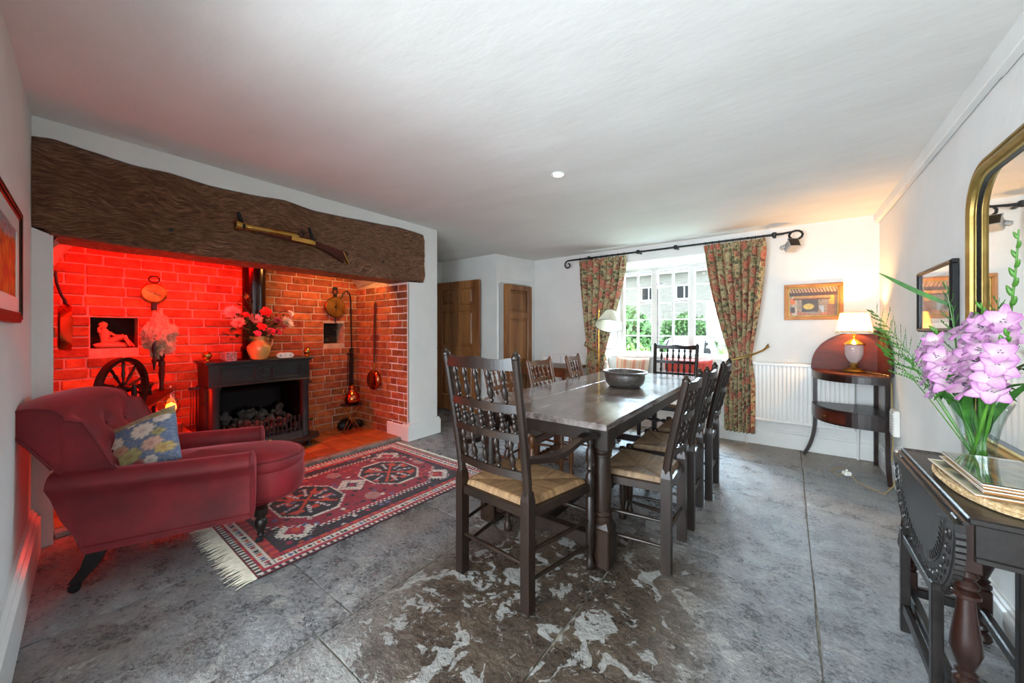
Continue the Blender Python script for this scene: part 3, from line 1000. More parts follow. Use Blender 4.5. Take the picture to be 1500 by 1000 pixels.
def chair(name, label, group, mat, mat_seat, H, rw, fw, dy, tiers, nsp, arms=False, rushcol=((0.13, 0.065, 0.025), (0.34, 0.195, 0.085)), cat='chair', lean=0.10, wavy=0.02):
    t = thing(name, label, cat, group=group)
    SZ = 0.465
    yb, yf = -dy / 2, dy / 2
    BZ = 0.52
    pr = 0.0215

    def py(z): return yb - lean * ((z - BZ) / (H - BZ)) ** 1.15 if z > BZ else yb
    pw = 0.024
    for s in (-1, 1):
        b = MB()
        x = s * rw
        b.prism([(x - pw, yb - pw), (x + pw, yb - pw), (x + pw, yb + pw), (x - pw, yb + pw)], 0.0, BZ - .03)
        # the shouldered top of the square block
        b.add([(x - pw, yb - pw, BZ - .03), (x + pw, yb - pw, BZ - .03), (x + pw, yb + pw, BZ - .03), (x - pw, yb + pw, BZ - .03),
               (x - pw * .75, yb - pw * .75, BZ + .012), (x + pw * .75, yb - pw * .75, BZ + .012), (x + pw * .75, yb + pw * .75, BZ + .012), (x - pw * .75, yb + pw * .75, BZ + .012)],
              [(0, 1, 5, 4), (1, 2, 6, 5), (2, 3, 7, 6), (3, 0, 4, 7), (4, 5, 6, 7)])
        zs = [BZ - .01 + (H - .03 - BZ) * k / 8 for k in range(9)]
        path = [(x + s * 0.012 * ((z - BZ) / (H - BZ)), py(z), z) for z in zs]
        b.tube(path, [pr * (1 - 0.12 * k / 8) for k in range(9)], 10)
        e = path[-1]
        b.lathe([(pr * .88, 0), (pr * .95, .008), (pr * .8, .016), (pr * .45, .024), (pr * .5, .030), (0.002, .036)], 10, T(*e))
        b.build('back_leg', mat, t, smooth=True, ang=35)

    def rail(z, h, bow=0.028, wav=0, th=0.009, x0=None):
        path = []
        for k in range(15):
            u = -1 + 2 * k / 14
            zz = z + (wav * (0.6 * cos(u * 2 * PI) + 0.4 * (abs(u) > .0) * cos(u * 4 * PI) * 0.4) if wav else 0)
            path.append(((u * (rw + .006), py(z) - bow * (1 - u * u), zz), (0, 1, 0), (0, 0, 1)))
        v, f = sweep_rect(path, th, h / 2)
        if wav:   # keep the lower edge straight
            for k in range(15):
                for q in (0, 1):
                    vv = v[k * 4 + q]
                    v[k * 4 + q] = Vector((vv[0], vv[1], z - h / 2))
        MB().add(v, f).build('back_rail', mat, t, smooth=True, ang=30)
        return lambda u: (u * rw, py(z) - bow * (1 - u * u))

    def spindles(za, zb, n, fa, fb, spread=.74):
        h0 = zb - za
        me = spindle_mesh(1.0, 0.0165, mat)
        for k in range(n):
            u = spread * (-1 + 2 * k / (n - 1))
            a, c = Vector((*fa(u), za)), Vector((*fb(u), zb))
            d = c - a
            q = Vector((0, 0, 1)).rotation_difference(d.normalized()).to_matrix().to_4x4()
            o = obj('spindle', me, t)
            o.matrix_local = T(*a) @ q @ S(1, 1, d.length)
    fs, zz = [], []
    for (z, h, wv) in tiers:
        fs.append(rail(z, h, 0.030, wv))
        zz.append((z - h / 2, z + h / 2))
    for i, n in enumerate(nsp):
        spindles(zz[i][1] - .004, zz[i + 1][0] + .004, n, fs[i], fs[i + 1], 0.72 if n < 7 else 0.86)
    # front legs
    for s in (-1, 1):
        x = s * fw
        top = 0.69 if arms else SZ + 0.005
        pf = [(0.014, 0), (0.023, .006), (0.026, .03), (0.017, .055), (0.014, .075), (0.020, .11), (0.022, .17), (0.022, .38), (0.019, .385), (0.023, .39), (0.024, SZ + .0)]
        if arms:
            pf += [(0.022, .49), (0.013, .51), (0.021, .525), (0.014, .54), (0.024, .58), (0.020, .62), (0.011, .645), (0.019, .66), (0.014, .672), (0.016, top)]
        else:
            pf += [(0.018, SZ + .012), (0.002, SZ + .016)]
        MB().lathe(pf, 12, T(x, yf, 0)).build('front_leg', mat, t, smooth=True, ang=50)
    # seat rails
    b = MB()
    zl, zh = SZ - 0.055, SZ - 0.012
    cr = [(-rw, yb), (rw, yb), (fw, yf), (-fw, yf)]
    for k in range(4):
        p, q = Vector((*cr[k], 0)), Vector((*cr[(k + 1) % 4], 0))
        L = (q - p).length
        b.box(0.012, L - .012, -0.012, 0.012, zl, zh, 0.003, M=T(p.x, p.y, 0) @ RZ(math.atan2(q.y - p.y, q.x - p.x)))
    b.build('seat_rail', mat, t)

    # rush seat
    def sp(a, c):
        u, w = 2 * a - 1, 2 * c - 1
        hw = rw + (fw - rw) * c
        x = u * (hw - .002)
        y = yb + dy * c
        m_ = max(abs(u), abs(w))
        horiz = abs(u) > abs(w)
        coord = (y if horiz else x)
        st_ = abs(sin(coord * 320 + 0.7 * sin(m_ * 6) + 4 * mn.noise(Vector((x * 6, y * 6, 2)))))
        crease = 1 - abs(abs(u) - abs(w))
        z = SZ + 0.016 * (m_ ** 1.3) * (1 - smooth01((m_ - .86) / .14)) - 0.026 * smooth01((m_ - .9) / .1) - 0.009 * crease ** 10 + 0.0030 * st_
        return (x, y, z)

    def sc(a, c):
        u, w = 2 * a - 1, 2 * c - 1
        x, y, _ = sp(a, c)
        horiz = abs(u) > abs(w)
        coord = (y if horiz else x)
        st_ = abs(sin(coord * 320 + 0.7 * sin(max(abs(u), abs(w)) * 6) + 4 * mn.noise(Vector((x * 6, y * 6, 2)))))
        k = 0.25 + 0.75 * st_
        k2 = 0.5 + 0.5 * mn.noise(Vector((coord * 60, (1 if horiz else 5), x * 3)))
        c0 = [rushcol[0][i] * (1 - k2) + rushcol[1][i] * k2 for i in range(3)]
        return tuple(q * (0.25 + 0.85 * k) for q in c0)
    b = MB().grid(sp, 110, 90, col=sc)
    # thickness at the border
    so = b.build('seat', mat_seat, t, smooth=True, fix=False, ang=80)
    # underside
    pts = [(x * 0.98, y * 0.98, SZ - .012) for x, y in cr]
    MB().add(pts, [(3, 2, 1, 0)], col=rushcol[0]).build('seat_underside', mat_seat, so, fix=False)
    # stretchers
    for z, r in ((0.13, 0.009), (0.26, 0.009)):
        for s in (-1, 1):
            MB().tube([(s * rw, yb, z), (s * (rw + fw) / 2, 0, z), (s * fw, yf, z)], [r * .8, r * 1.25, r * .8], 8).build('stretcher', mat, t, smooth=True, ang=60)
    MB().tube([(-rw, yb, 0.20), (0, yb, 0.20), (rw, yb, 0.20)], [0.008, 0.012, 0.008], 8).build('stretcher', mat, t, smooth=True, ang=60)
    L = 2 * fw
    pf = [(0.008, 0), (0.010, .2), (0.019, .26), (0.010, .30), (0.022, .36), (0.022, .38), (0.009, .43), (0.023, .5), (0.009, .57), (0.022, .62), (0.022, .64), (0.010, .70), (0.019, .74), (0.010, .8), (0.008, 1)]
    MB().lathe([(r, z * L) for r, z in pf], 12, T(-fw, yf, 0.30) @ RY(PI / 2)).build('front_stretcher', mat, t, smooth=True, ang=60)
    if arms:
        for s in (-1, 1):
            path = []
            for k in range(17):
                u = k / 16
                y = py(.66) + (yf + .035 - py(.66)) * u
                x = s * (rw + (fw - rw + .0) * smooth01(u * 1.1) + 0.008)
                z = 0.675 - 0.022 * sin(PI * min(1, u * 1.5)) * (1 if u < .67 else 0) + 0.030 * smooth01((u - .45) / .4) - 0.012 * smooth01((u - .85) / .15)
                wd = 0.016 + 0.012 * smooth01(u / .3) - 0.008 * smooth01((u - .3) / .3) + 0.010 * smooth01((u - .7) / .2) - .012 * smooth01((u - .93) / .07)
                path.append(((x, y, z), (wd, 0, 0), (0, 0, 1)))
            v, f = sweep_rect(path, 1.0, 0.0125)
            MB().add(v, f).build('armrest', mat, t, smooth=True, ang=30)
    return t


OAK = M['oak_dark']
ac = chair('dining_armchair', 'dark oak spindle back armchair at the near end of the table, rush seat', None, OAK, M['rush'], 1.165, 0.215, 0.285, 0.44,
           [(0.60, .035, 0), (0.775, .032, 0), (0.905, .036, 0), (1.10, .05, .010)], [5, 7, 5], arms=True, cat='chair', lean=0.105)
ac.location = (-1.128, 1.585, 0)
ac.rotation_euler = (0, 0, math.radians(-3.5))
t = chair('dining_chair', 'dark oak rush seated chair nearest the camera on the right side of the table', 'dark spindle back chairs on the right of the table', OAK, M['rush'], 1.03, 0.185, 0.225, 0.37,
          [(0.62, .036, 0), (0.80, .034, 0), (0.965, .046, .010)], [5, 5], lean=0.105, rushcol=((0.11, 0.065, 0.035), (0.27, 0.17, 0.09)))
spots = [(-0.69, 2.175, 91, None), (-0.685, 2.71, 92, 'dark oak rush seated chair in the middle of the right side of the table'),
         (-0.66, 3.235, 91, 'dark oak rush seated chair on the right of the table nearest the window')]
for i, (x, y, a, lb) in enumerate(spots):
    if i == 0:
        t.location, t.rotation_euler = (x, y, 0), (0, 0, math.radians(a))
    else:
        dup(t, (x, y, 0), math.radians(a), lb)
t = chair('dining_chair', 'mid brown spindle back chair on the left of the table, just behind the near armchair', 'brown spindle back chairs on the left of the table', M['oak_mid'], M['rush'], 0.985, 0.20, 0.24, 0.37,
          [(0.60, .036, 0), (0.765, .034, 0), (0.925, .046, .008)], [5, 5], lean=0.10, rushcol=((0.18, 0.14, 0.11), (0.36, 0.31, 0.27)))
spots = [(-1.70, 2.48, -87, None), (-1.68, 3.06, -88, 'mid brown spindle back chair in the middle of the left side of the table'),
         (-1.66, 3.75, -80, 'mid brown spindle back chair on the left of the table nearest the floral curtain')]
for i, (x, y, a, lb) in enumerate(spots):
    if i == 0:
        t.location, t.rotation_euler = (x, y, 0), (0, 0, math.radians(a))
    else:
        dup(t, (x, y, 0), math.radians(a), lb)
t = chair('dining_chair', 'tall dark oak spindle back chair at the window end of the table', None, OAK, M['rush'], 1.105, 0.215, 0.26, 0.42,
          [(0.57, .035, 0), (0.745, .032, 0), (0.88, .034, 0), (1.05, .045, .010)], [5, 6, 6], lean=0.09)
t.location, t.rotation_euler = (-1.04, 4.24, 0), (0, 0, PI)

# ================================================================ REFECTORY TABLE
tb = thing('dining_table', 'long dark oak refectory table with turned legs in the middle of the room', 'table', (-1.185, 2.88, 0))
TW, TL, TZ = 0.475, 1.165, 0.787
xs = [-TW, -0.16, 0.15, TW]
for i in range(3):
    MB().box(xs[i] + .0008, xs[i + 1] - .0008, -TL + .10, TL - .10, TZ - .034, TZ + R.uniform(-.0003, 0.0), 0.0006).build('plank', M['tabletop'], tb)
for s in (-1, 1):
    y0, y1 = (-TL, -TL + .0985) if s < 0 else (TL - .0985, TL)
    MB().box(-TW, TW, y0, y1, TZ - .034, TZ, 0.003).build('end_cleat', M['oak_top'] if 0 else M['tabletop'], tb)
lx, ly = 0.385, 1.005
for sx in (-1, 1):
    for sy in (-1, 1):
        b = MB()
        h = 0.053
        b.box(-h, h, -h, h, TZ - .034 - .135, TZ - .034, 0.004)
        b.box(-h - .004, h + .004, -h - .004, h + .004, 0.0, 0.205, 0.006)
        b.add([(-h, -h, .205), (h, -h, .205), (h, h, .205), (-h, h, .205), (-.04, -.04, .235), (.04, -.04, .235), (.04, .04, .235), (-.04, .04, .235)],
              [(0, 1, 5, 4), (1, 2, 6, 5), (2, 3, 7, 6), (3, 0, 4, 7)])
        b.lathe([(0.046, .215), (0.052, .235), (0.054, .25), (0.044, .262), (0.050, .272), (0.050, .285), (0.043, .292), (0.047, .36), (0.048, .42), (0.045, .55), (0.044, .575), (0.050, .58), (0.050, .59),
                 (0.045, .595), (0.051, .602), (0.052, .612), (0.046, .622)], 20)
        b.build('leg', M['oak_dark'], tb, smooth=True, ang=30, loc=(sx * lx, sy * ly, 0))
for s in (-1, 1):
    MB().box(-ly + .05, ly - .05, -0.014, 0.014, TZ - .034 - .105, TZ - .034, 0.002, M=T(s * (lx + .018), 0, 0) @ RZ(PI / 2)).build('apron', M['oak_dark'], tb)
    MB().box(-lx + .05, lx - .05, -0.014, 0.014, TZ - .034 - .105, TZ - .034, 0.002, M=T(0, s * (ly + .018), 0)).build('apron', M['oak_dark'], tb)
    MB().box(-lx + .053, lx - .053, -0.028, 0.028, 0.075, 0.145, 0.004, M=T(0, s * ly, 0)).build('stretcher', M['oak_dark'], tb)
MB().box(-0.03, 0.03, -ly + .028, ly - .028, 0.082, 0.140, 0.004).build('stretcher', M['oak_dark'], tb)
# bowl
bw_ = MB()
bw_.lathe([(0.0, 0.004), (0.10, 0.0), (0.135, 0.004), (0.145, 0.012), (0.166, .04), (0.174, .075), (0.176, .095), (0.172, .104), (0.182, .108), (0.195, .116), (0.197, .124), (0.188, .129), (0.172, .122), (0.164, .10),
           (0.160, .06), (0.145, .025), (0.10, .014), (0.0, .012)], 48, sx=1.0, sy=0.86)
bo = bw_.build('bowl', M['pottery'], smooth=True, ang=60, loc=(-1.075, 2.97, TZ))
bo.rotation_euler = (0, 0, math.radians(-35))
tag(bo, 'large oval dark pottery bowl with carved pattern on the dining table', 'bowl')

# ================================================================ SIDE TABLE under left radiator
sd = thing('side_table', 'brown wooden table against the window wall beside the cupboard door', 'table', (-2.66, 4.42, 0))
MB().box(-0.42, 0.42, -0.30, 0.30, 0.735, 0.765, 0.005).build('table_top', M['oak_mid'], sd)
MB().box(-0.38, 0.38, -0.26, 0.26, 0.64, 0.735, 0.003).build('drawer_case', M['oak_mid'], sd)
q = MB().box(-0.18, 0.18, -0.272, -0.26, 0.655, 0.72, 0.003).build('drawer', M['oak_mid'], sd)
MB().lathe([(0.006, 0), (0.014, .012), (0.012, .02), (0, .024)], 10, T(0, -.272, .688) @ RX(PI / 2)).build('knob', M['brass_old'], q, smooth=True)
for sx in (-1, 1):
    for sy in (-1, 1):
        MB().box(-.022, .022, -.022, .022, 0.5, 0.66, .003).lathe([(0.012, 0), (0.020, .02), (0.014, .06), (0.020, .3), (0.022, .46), (0.016, .485), (0.021, .5)], 12).build('leg', M['oak_mid'], sd, smooth=True, ang=40, loc=(sx * .36, sy * .24, 0))

# ================================================================ RED ARMCHAIR
rc = thing('armchair', 'deep red velvet buttoned armchair beside the fireplace, on the left', 'armchair', (-2.875, 0.603, 0), math.radians(-23))
VM, VP = M['velvet'], M['velvet_dk']
HW = 0.372


def back_prof(z):
    """centre y of the back at height z and half thickness"""
    k = (z - 0.25) / 0.67
    return -0.24 - 0.22 * k - 0.03 * k * k


BUT = [(-0.22, .72), (0.0, .74), (0.22, .72), (-0.11, .60), (0.11, .60), (-0.22, .49), (0.22, .49), (0.0, .48)]


def backf(a, c):
    """a around section, c across x. section in y-z plane with rounded rolled top"""
    x = (HW - .012) * (2 * c - 1)
    e = abs(2 * c - 1)
    pts_f = 14
    t_ = a * 2
    ztop = 0.925 - 0.035 * e ** 3
    if t_ < 1:   # front, going up
        z = 0.28 + (ztop - 0.06 - 0.28) * t_
        y = back_prof(z) + 0.085 + 0.016 * sin(PI * t_)
        wing = 0.05 * smooth01((e - .72) / .28)
        y += wing * (1 if z > .5 else 0.6)
        d = 0
        for bx, bz_ in BUT:
            r2 = ((x - bx) / .045) ** 2 + ((z - bz_) / .045) ** 2
            d += 0.034 * math.exp(-r2)
            # pleats between buttons
        y -= d
        return (x * (1 if z > .58 else .90), y, z)
    if t_ < 1.35:
        k = (t_ - 1) / .35 * PI
        zc_ = ztop - 0.06
        yc = back_prof(zc_) - 0.02
        return (x, yc + 0.105 * cos(k), zc_ + 0.062 * sin(k))
    k = (t_ - 1.35) / .65
    zc_ = ztop - 0.06
    z = zc_ - (zc_ - 0.20) * k
    y = back_prof(zc_) - 0.125 + (k ** 0.8) * (back_prof(0.2) - 0.02 - (back_prof(zc_) - 0.125)) + 0.03 * sin(PI * k) * (1 if k < 1 else 0)
    return (x * (1 if z > .58 else .90), y, z)


b = MB().grid(backf, 76, 60, cu=True)
nu, V = 76, 61
for c in (0, 1):
    b.f.append(tuple(i * V + (0 if c == 0 else 60) for i in range(nu)))
bk = b.build('backrest', VM, rc, smooth=True, ang=75)
for bx, bz_ in BUT:
    yy = back_prof(bz_) + 0.085 + 0.016 - 0.022 - 0.006
    MB().lathe([(0, -.006), (0.010, -.003), (0.012, .001), (0.008, .006), (0, .008)], 12, T(bx, yy, bz_) @ RX(-PI / 2 - .2)).build('button', VP, bk, smooth=True)
# wing piping on the sides of the back
for s in (-1, 1):
    path = [(s * (HW - .008), backf(i / 76, 1)[1], backf(i / 76, 1)[2]) for i in range(8, 66) if backf(i / 76, 1)[2] > .585]
    MB().tube(path, 0.0065, 6).build('piping', VP, bk, smooth=True)
# arms
arm_y0, arm_y1 = -0.36, 0.335


def arm_side(s):
    def f(a, c):
        # a around section (x,z), c along y
        y = arm_y0 + (arm_y1 - arm_y0) * c
        zt = 0.555 + 0.03 * (1 - c) ** 2
        ang_ = a * 2 * PI
        # section: inner face, rolled top bulging outwards, outer face
        t_ = a * 4
        xo, xi = 0.362, 0.262
        zb0 = 0.185 + 0.005 * c
        back = 0
        if t_ < 1: p = (xi - .006 * smooth01(t_ * 2 - 1), 0.30 + (zt - .06 - 0.30) * t_)
        elif t_ < 2:
            k = (t_ - 1) * PI
            p = ((xi - .006 + xo + .034) / 2 - ((xo + .034 - xi + .006) / 2) * cos(k), zt - .06 + .062 * sin(k))
        elif t_ < 3.6:
            k = (t_ - 2) / 1.6
            z = zt - .06 - (zt - .06 - zb0) * k
            p = (xo + 0.034 * max(0, 1 - k * 5) ** 1.5 - 0.014 * sin(PI * min(1, k * 1.1)), z)
        else:
            k = (t_ - 3.6) / .4
            p = (xo - (xo - xi) * k, zb0 + (0.30 - zb0) * k)
        # the outer back edge sweeps backwards with height
        sweep = 0
        if c < 0.5:
            sweep = -0.06 * smooth01((p[1] - .22) / .3) * (1 - c * 2) + 0.05 * (1 - smooth01((p[1] - .18) / .2)) * (1 - 2 * c)
        return (s * p[0], y + sweep, p[1])
    return f


for s in (-1, 1):
    f = arm_side(s)
    b = MB().grid(f, 48, 26, cu=True)
    V = 27
    for c in (0, 26): b.f.append(tuple(i * V + c for i in range(48)))
    am = b.build('arm', VM, rc, smooth=True, ang=60)
    fp = [f(i / 48, 1) for i in range(48)]
    MB().tube([(p[0], p[1] + .004, p[2]) for p in fp if p[2] > .2], 0.0065, 6).build('piping', VP, am, smooth=True)
    # padded front facing
    cx, cz = s * .315, .40
    b = MB()
    ring = [(p[0], p[2]) for p in fp]
    n = len(ring)
    v = [(x, arm_y1 + .0, z) for x, z in ring] + [(cx + (x - cx) * .9, arm_y1 + .018, cz + (z - cz) * .96) for x, z in ring] + [(cx + (x - cx) * .5, arm_y1 + .024, cz + (z - cz) * .8) for x, z in ring]
    fc = [(k * n + i, k * n + (i + 1) % n, (k + 1) * n + (i + 1) % n, (k + 1) * n + i) for k in (0, 1) for i in range(n)] + [tuple(range(2 * n, 3 * n))]
    b.add(v, fc).build('arm_facing', VM, am, smooth=True, ang=80)
    # piping along the bottom rail
    MB().tube([(s * .368, arm_y0 + .05 + (arm_y1 - arm_y0 - .05) * k / 12, 0.222) for k in range(13)], 0.005, 6).build('piping', VP, am, smooth=True)


# seat cushion with a bowed front, and the rail below it
def seatf(zl, zh, grow, yback, pw=.35, dome=.03):
    def f(a, c):
        # a angle around plan outline, c from bottom centre over edge to top centre
        th = a * 2 * PI
        ex = 0.55
        cx_, sx_ = cos(th), sin(th)
        px = math.copysign(abs(cx_) ** ex, cx_)
        pyy = math.copysign(abs(sx_) ** ex, sx_)
        yc, hy = (yback + .38) / 2, (.38 - yback) / 2
        x = px * (0.262 + grow + (0.075 * smooth01((pyy * hy + yc - .30) / .1)))
        y = yc + pyy * hy
        if pyy > 0: y += 0.20 * (1 - (px) ** 2) * pyy + 0.03 * pyy
        zm, zr = (zl + zh) / 2, (zh - zl) / 2
        ph = -PI / 2 + PI * c
        rr = abs(cos(ph)) ** pw
        z = zm + zr * math.copysign(abs(sin(ph)) ** 0.8, sin(ph)) * (1 + 0.0)
        cr_ = dome * (1 - rr) if z > zm else 0
        return (x * rr, yc + (y - yc) * rr, z + cr_)
    return f


st_ = seatf(0.345, 0.485, 0.0, -0.26, .30, .04)
b = MB().grid(st_, 56, 22, cu=True)
se = b.build('seat_cushion', VM, rc, smooth=True, ang=80)
ring = [st_(i / 56, 0.62) for i in range(56)]
MB().tube([(x, y, z + .002) for x, y, z in ring], 0.006, 6, closed=True).build('piping', VP, se, smooth=True)
st2 = seatf(0.19, 0.42, 0.004, -0.30, .10, 0)
b = MB().grid(st2, 56, 18, cu=True)
sr = b.build('seat_rail', VM, rc, smooth=True, ang=80)
ring = [st2(i / 56, 0.28) for i in range(56)]
MB().tube([(x * 1.0, y, z) for x, y, z in ring if y > -.1], 0.005, 6).build('piping', VP, sr, smooth=True)


def castor(b, x, y, z=0.0, r=0.022):
    b.lathe([(r * .4, -.008), (r, -.006), (r, .006), (r * .4, .008)], 16, T(x, y, r) @ RY(PI / 2))


for s in (-1, 1):
    b = MB()
    v, f = sweep_rect([((s * .315, -.27, .20), (1, 0, 0), (0, 1, 0)), ((s * .315, -.295, .12), (.9, 0, 0), (0, .9, 0)), ((s * .318, -.345, .05), (.7, 0, 0), (0, .75, 0))], .028, .034)
    b.add(v, f)
    lg_ = b.build('back_leg', M['ebony'], rc, smooth=True, ang=30)
    c = MB()
    castor(c, s * .318, -.352)
    c.box(s * .318 - .014, s * .318 + .014, -.362, -.33, .036, .056, .003)
    c.build('castor', M['iron'], lg_, smooth=True, ang=40)
    b = MB().lathe([(0.016, .05), (0.022, .055), (0.017, .07), (0.024, .085), (0.034, .115), (0.030, .14), (0.020, .15), (0.034, .165), (0.036, .205)], 16, T(s * .27, .38, 0))
    lg_ = b.build('front_leg', M['ebony'], rc, smooth=True, ang=50)
    c = MB()
    castor(c, s * .27, .372, r=.02)
    c.tube([(s * .27, .38, .055), (s * .27, .395, .04), (s * .27, .375, .02)], .008, 6)
    c.build('castor', M['iron'], lg_, smooth=True, ang=40)


# ================================================================ CUSHIONS
def cushion(name, label, cat, w, h, t, paint, mat, loc, rot, seed=0, n=70):
    th = thing(name, label, cat, loc)
    th.rotation_euler = rot

    def mkf(sg):
        def f(a, c):
            u, v = 2 * a - 1, 2 * c - 1
            pin = 1 - 0.07 * (1 - v * v) if 1 else 1
            x = u * w / 2 * (1 - 0.06 * (1 - v * v) * 0 - 0.05 * (abs(v) < 1) * (1 - abs(v)) * abs(u))
            z = v * h / 2 * (1 - 0.05 * (1 - abs(u)) * abs(v))
            k = max(0.0, (1 - u ** 4) * (1 - v ** 4)) ** 0.55
            y = sg * t / 2 * k * (1 + 0.10 * mn.noise(Vector((x * 9, z * 9, seed))))
            return (x, y, z)
        return f
    ff, fb = mkf(-1), mkf(1)
    b = MB().grid(ff, n, n, col=lambda a, c: paint(a, c)).grid(fb, 24, 24, col=lambda a, c: paint(a, c))
    b.build('cover', mat, th, smooth=True, fix=False)
    return th


def mixc(a, b, k): return tuple(a[i] * (1 - k) + b[i] * k for i in range(3))


flw = []
rr = random.Random(5)
flw = [(.40, .60, .13, 'f0e0d0', 9), (.72, .66, .14, 'ecdccc', 11), (.33, .30, .10, 'b8b070', 5), (.55, .30, .15, 'b0a868', 6), (.62, .10, .10, 'b03848', 1), (.80, .38, .12, 'e0b0a0', 8),
       (.24, .72, .06, 'b03040', 3), (.32, .78, .05, 'c04858', 3), (.90, .25, .10, 'c8a860', 7), (.20, .45, .09, '4878b8', 5), (.47, .45, .09, 'd89878', 7), (.90, .80, .09, 'e8d8d0', 9),
       (.75, .12, .08, 'e8e0d8', 7), (.30, .12, .08, 'c0b080', 6), (.88, .55, .07, 'a8a060', 4), (.60, .86, .07, 'e8dcd0', 6)]


def tap(a, c):
    """floral tapestry"""
    a, c = round(a * 130) / 130, round(c * 130) / 130
    if c > .84 or a < .13 or a > 1.1 or c < -1:
        k = mn.noise(Vector((a * 25, c * 25, 3)))
        return rgb('a8845c') if k > .1 else (rgb('8c8458') if k > -.25 else rgb('c09c84'))
    col = rgb('566f98') if mn.noise(Vector((a * 40, c * 40, 1))) > -.1 else rgb('7c8ca4')
    for (x, y, r, h, n) in flw:
        dx, dy = a - x, c - y
        th = math.atan2(dy, dx)
        d = math.hypot(dx, dy) / (r * (0.78 + 0.22 * abs(cos(th * n / 2))))
        if d < 1:
            col = rgb(h)
            col = mixc(col, rgb('f4ead8'), 0.3 * max(0, cos(th * n)) * d)
            if d < .3: col = mixc(col, rgb('9a3a40'), .35)
            if d > .86: col = mixc(col, rgb('6c5a48'), .4)
    col = mixc(col, rgb('8c7c68'), .22 + .25 * mn.noise(Vector((a * 60, c * 60, 7))))
    return col


cu = cushion('tapestry_cushion', 'floral tapestry cushion with blue ground leaning in the red armchair', 'cushion', 0.46, 0.33, 0.13, tap, M['attr_cloth'],
             (-2.89, 0.375, 0.59), (math.radians(-28), math.radians(-24), math.radians(50)), 4)
MB().tube([(x * .208, 0, z * .148) for x, z in [(-1, -1), (0, -.96), (1, -1), (.96, 0), (1, 1), (0, .96), (-1, 1), (-.96, 0)]], 0.005, 6, closed=True).build('cord', M['fringe'], cu, smooth=True)
tb_ = MB().tube([(-.205, -.01, .146), (-.215, -.03, .08), (-.21, -.035, .0)], .004, 6).build('tassel_cord', M['fringe'], cu, smooth=True)
MB().lathe([(0.003, .0), (0.016, -.004), (0.020, -.018), (0.013, -.030), (0.016, -.036), (0.026, -.075), (0.010, -.078)], 14, T(-.21, -.035, .0)).build('tassel', M['fringe'], cu, smooth=True)


def stripe(a, c):
    base = rgb('d8c4b0')
    k = a * 11 % 1.0
    i = int(a * 11)
    if i % 3 == 0: col = mixc(rgb('c86850'), rgb('d89060'), 1 if (int(c * 30) % 2 and .3 < k < .7) else 0)
    elif i % 3 == 1: col = base if (int(c * 24) + int(k * 4)) % 2 else rgb('c8a890')
    else: col = rgb('d09868') if abs(k - .5) < .3 else base
    return mixc(col, base, 0.25)


cushion('striped_cushion', 'orange and cream striped cushion on the window seat', 'cushion', 0.46, 0.34, 0.14, stripe, M['attr_cloth'], (-1.72, 5.035, 0.705), (math.radians(-14), 0, 0), 8)
cushion('red_cushion', 'plain coral red cushion on the window seat behind the end chair', 'cushion', 0.56, 0.36, 0.15, lambda a, c: mixc(rgb('c8443c'), rgb('d85a4c'), 0.5 + .5 * sin(a * 50)), M['attr_cloth'],
        (-1.02, 5.03, 0.71), (math.radians(-14), 0, 0), 9)


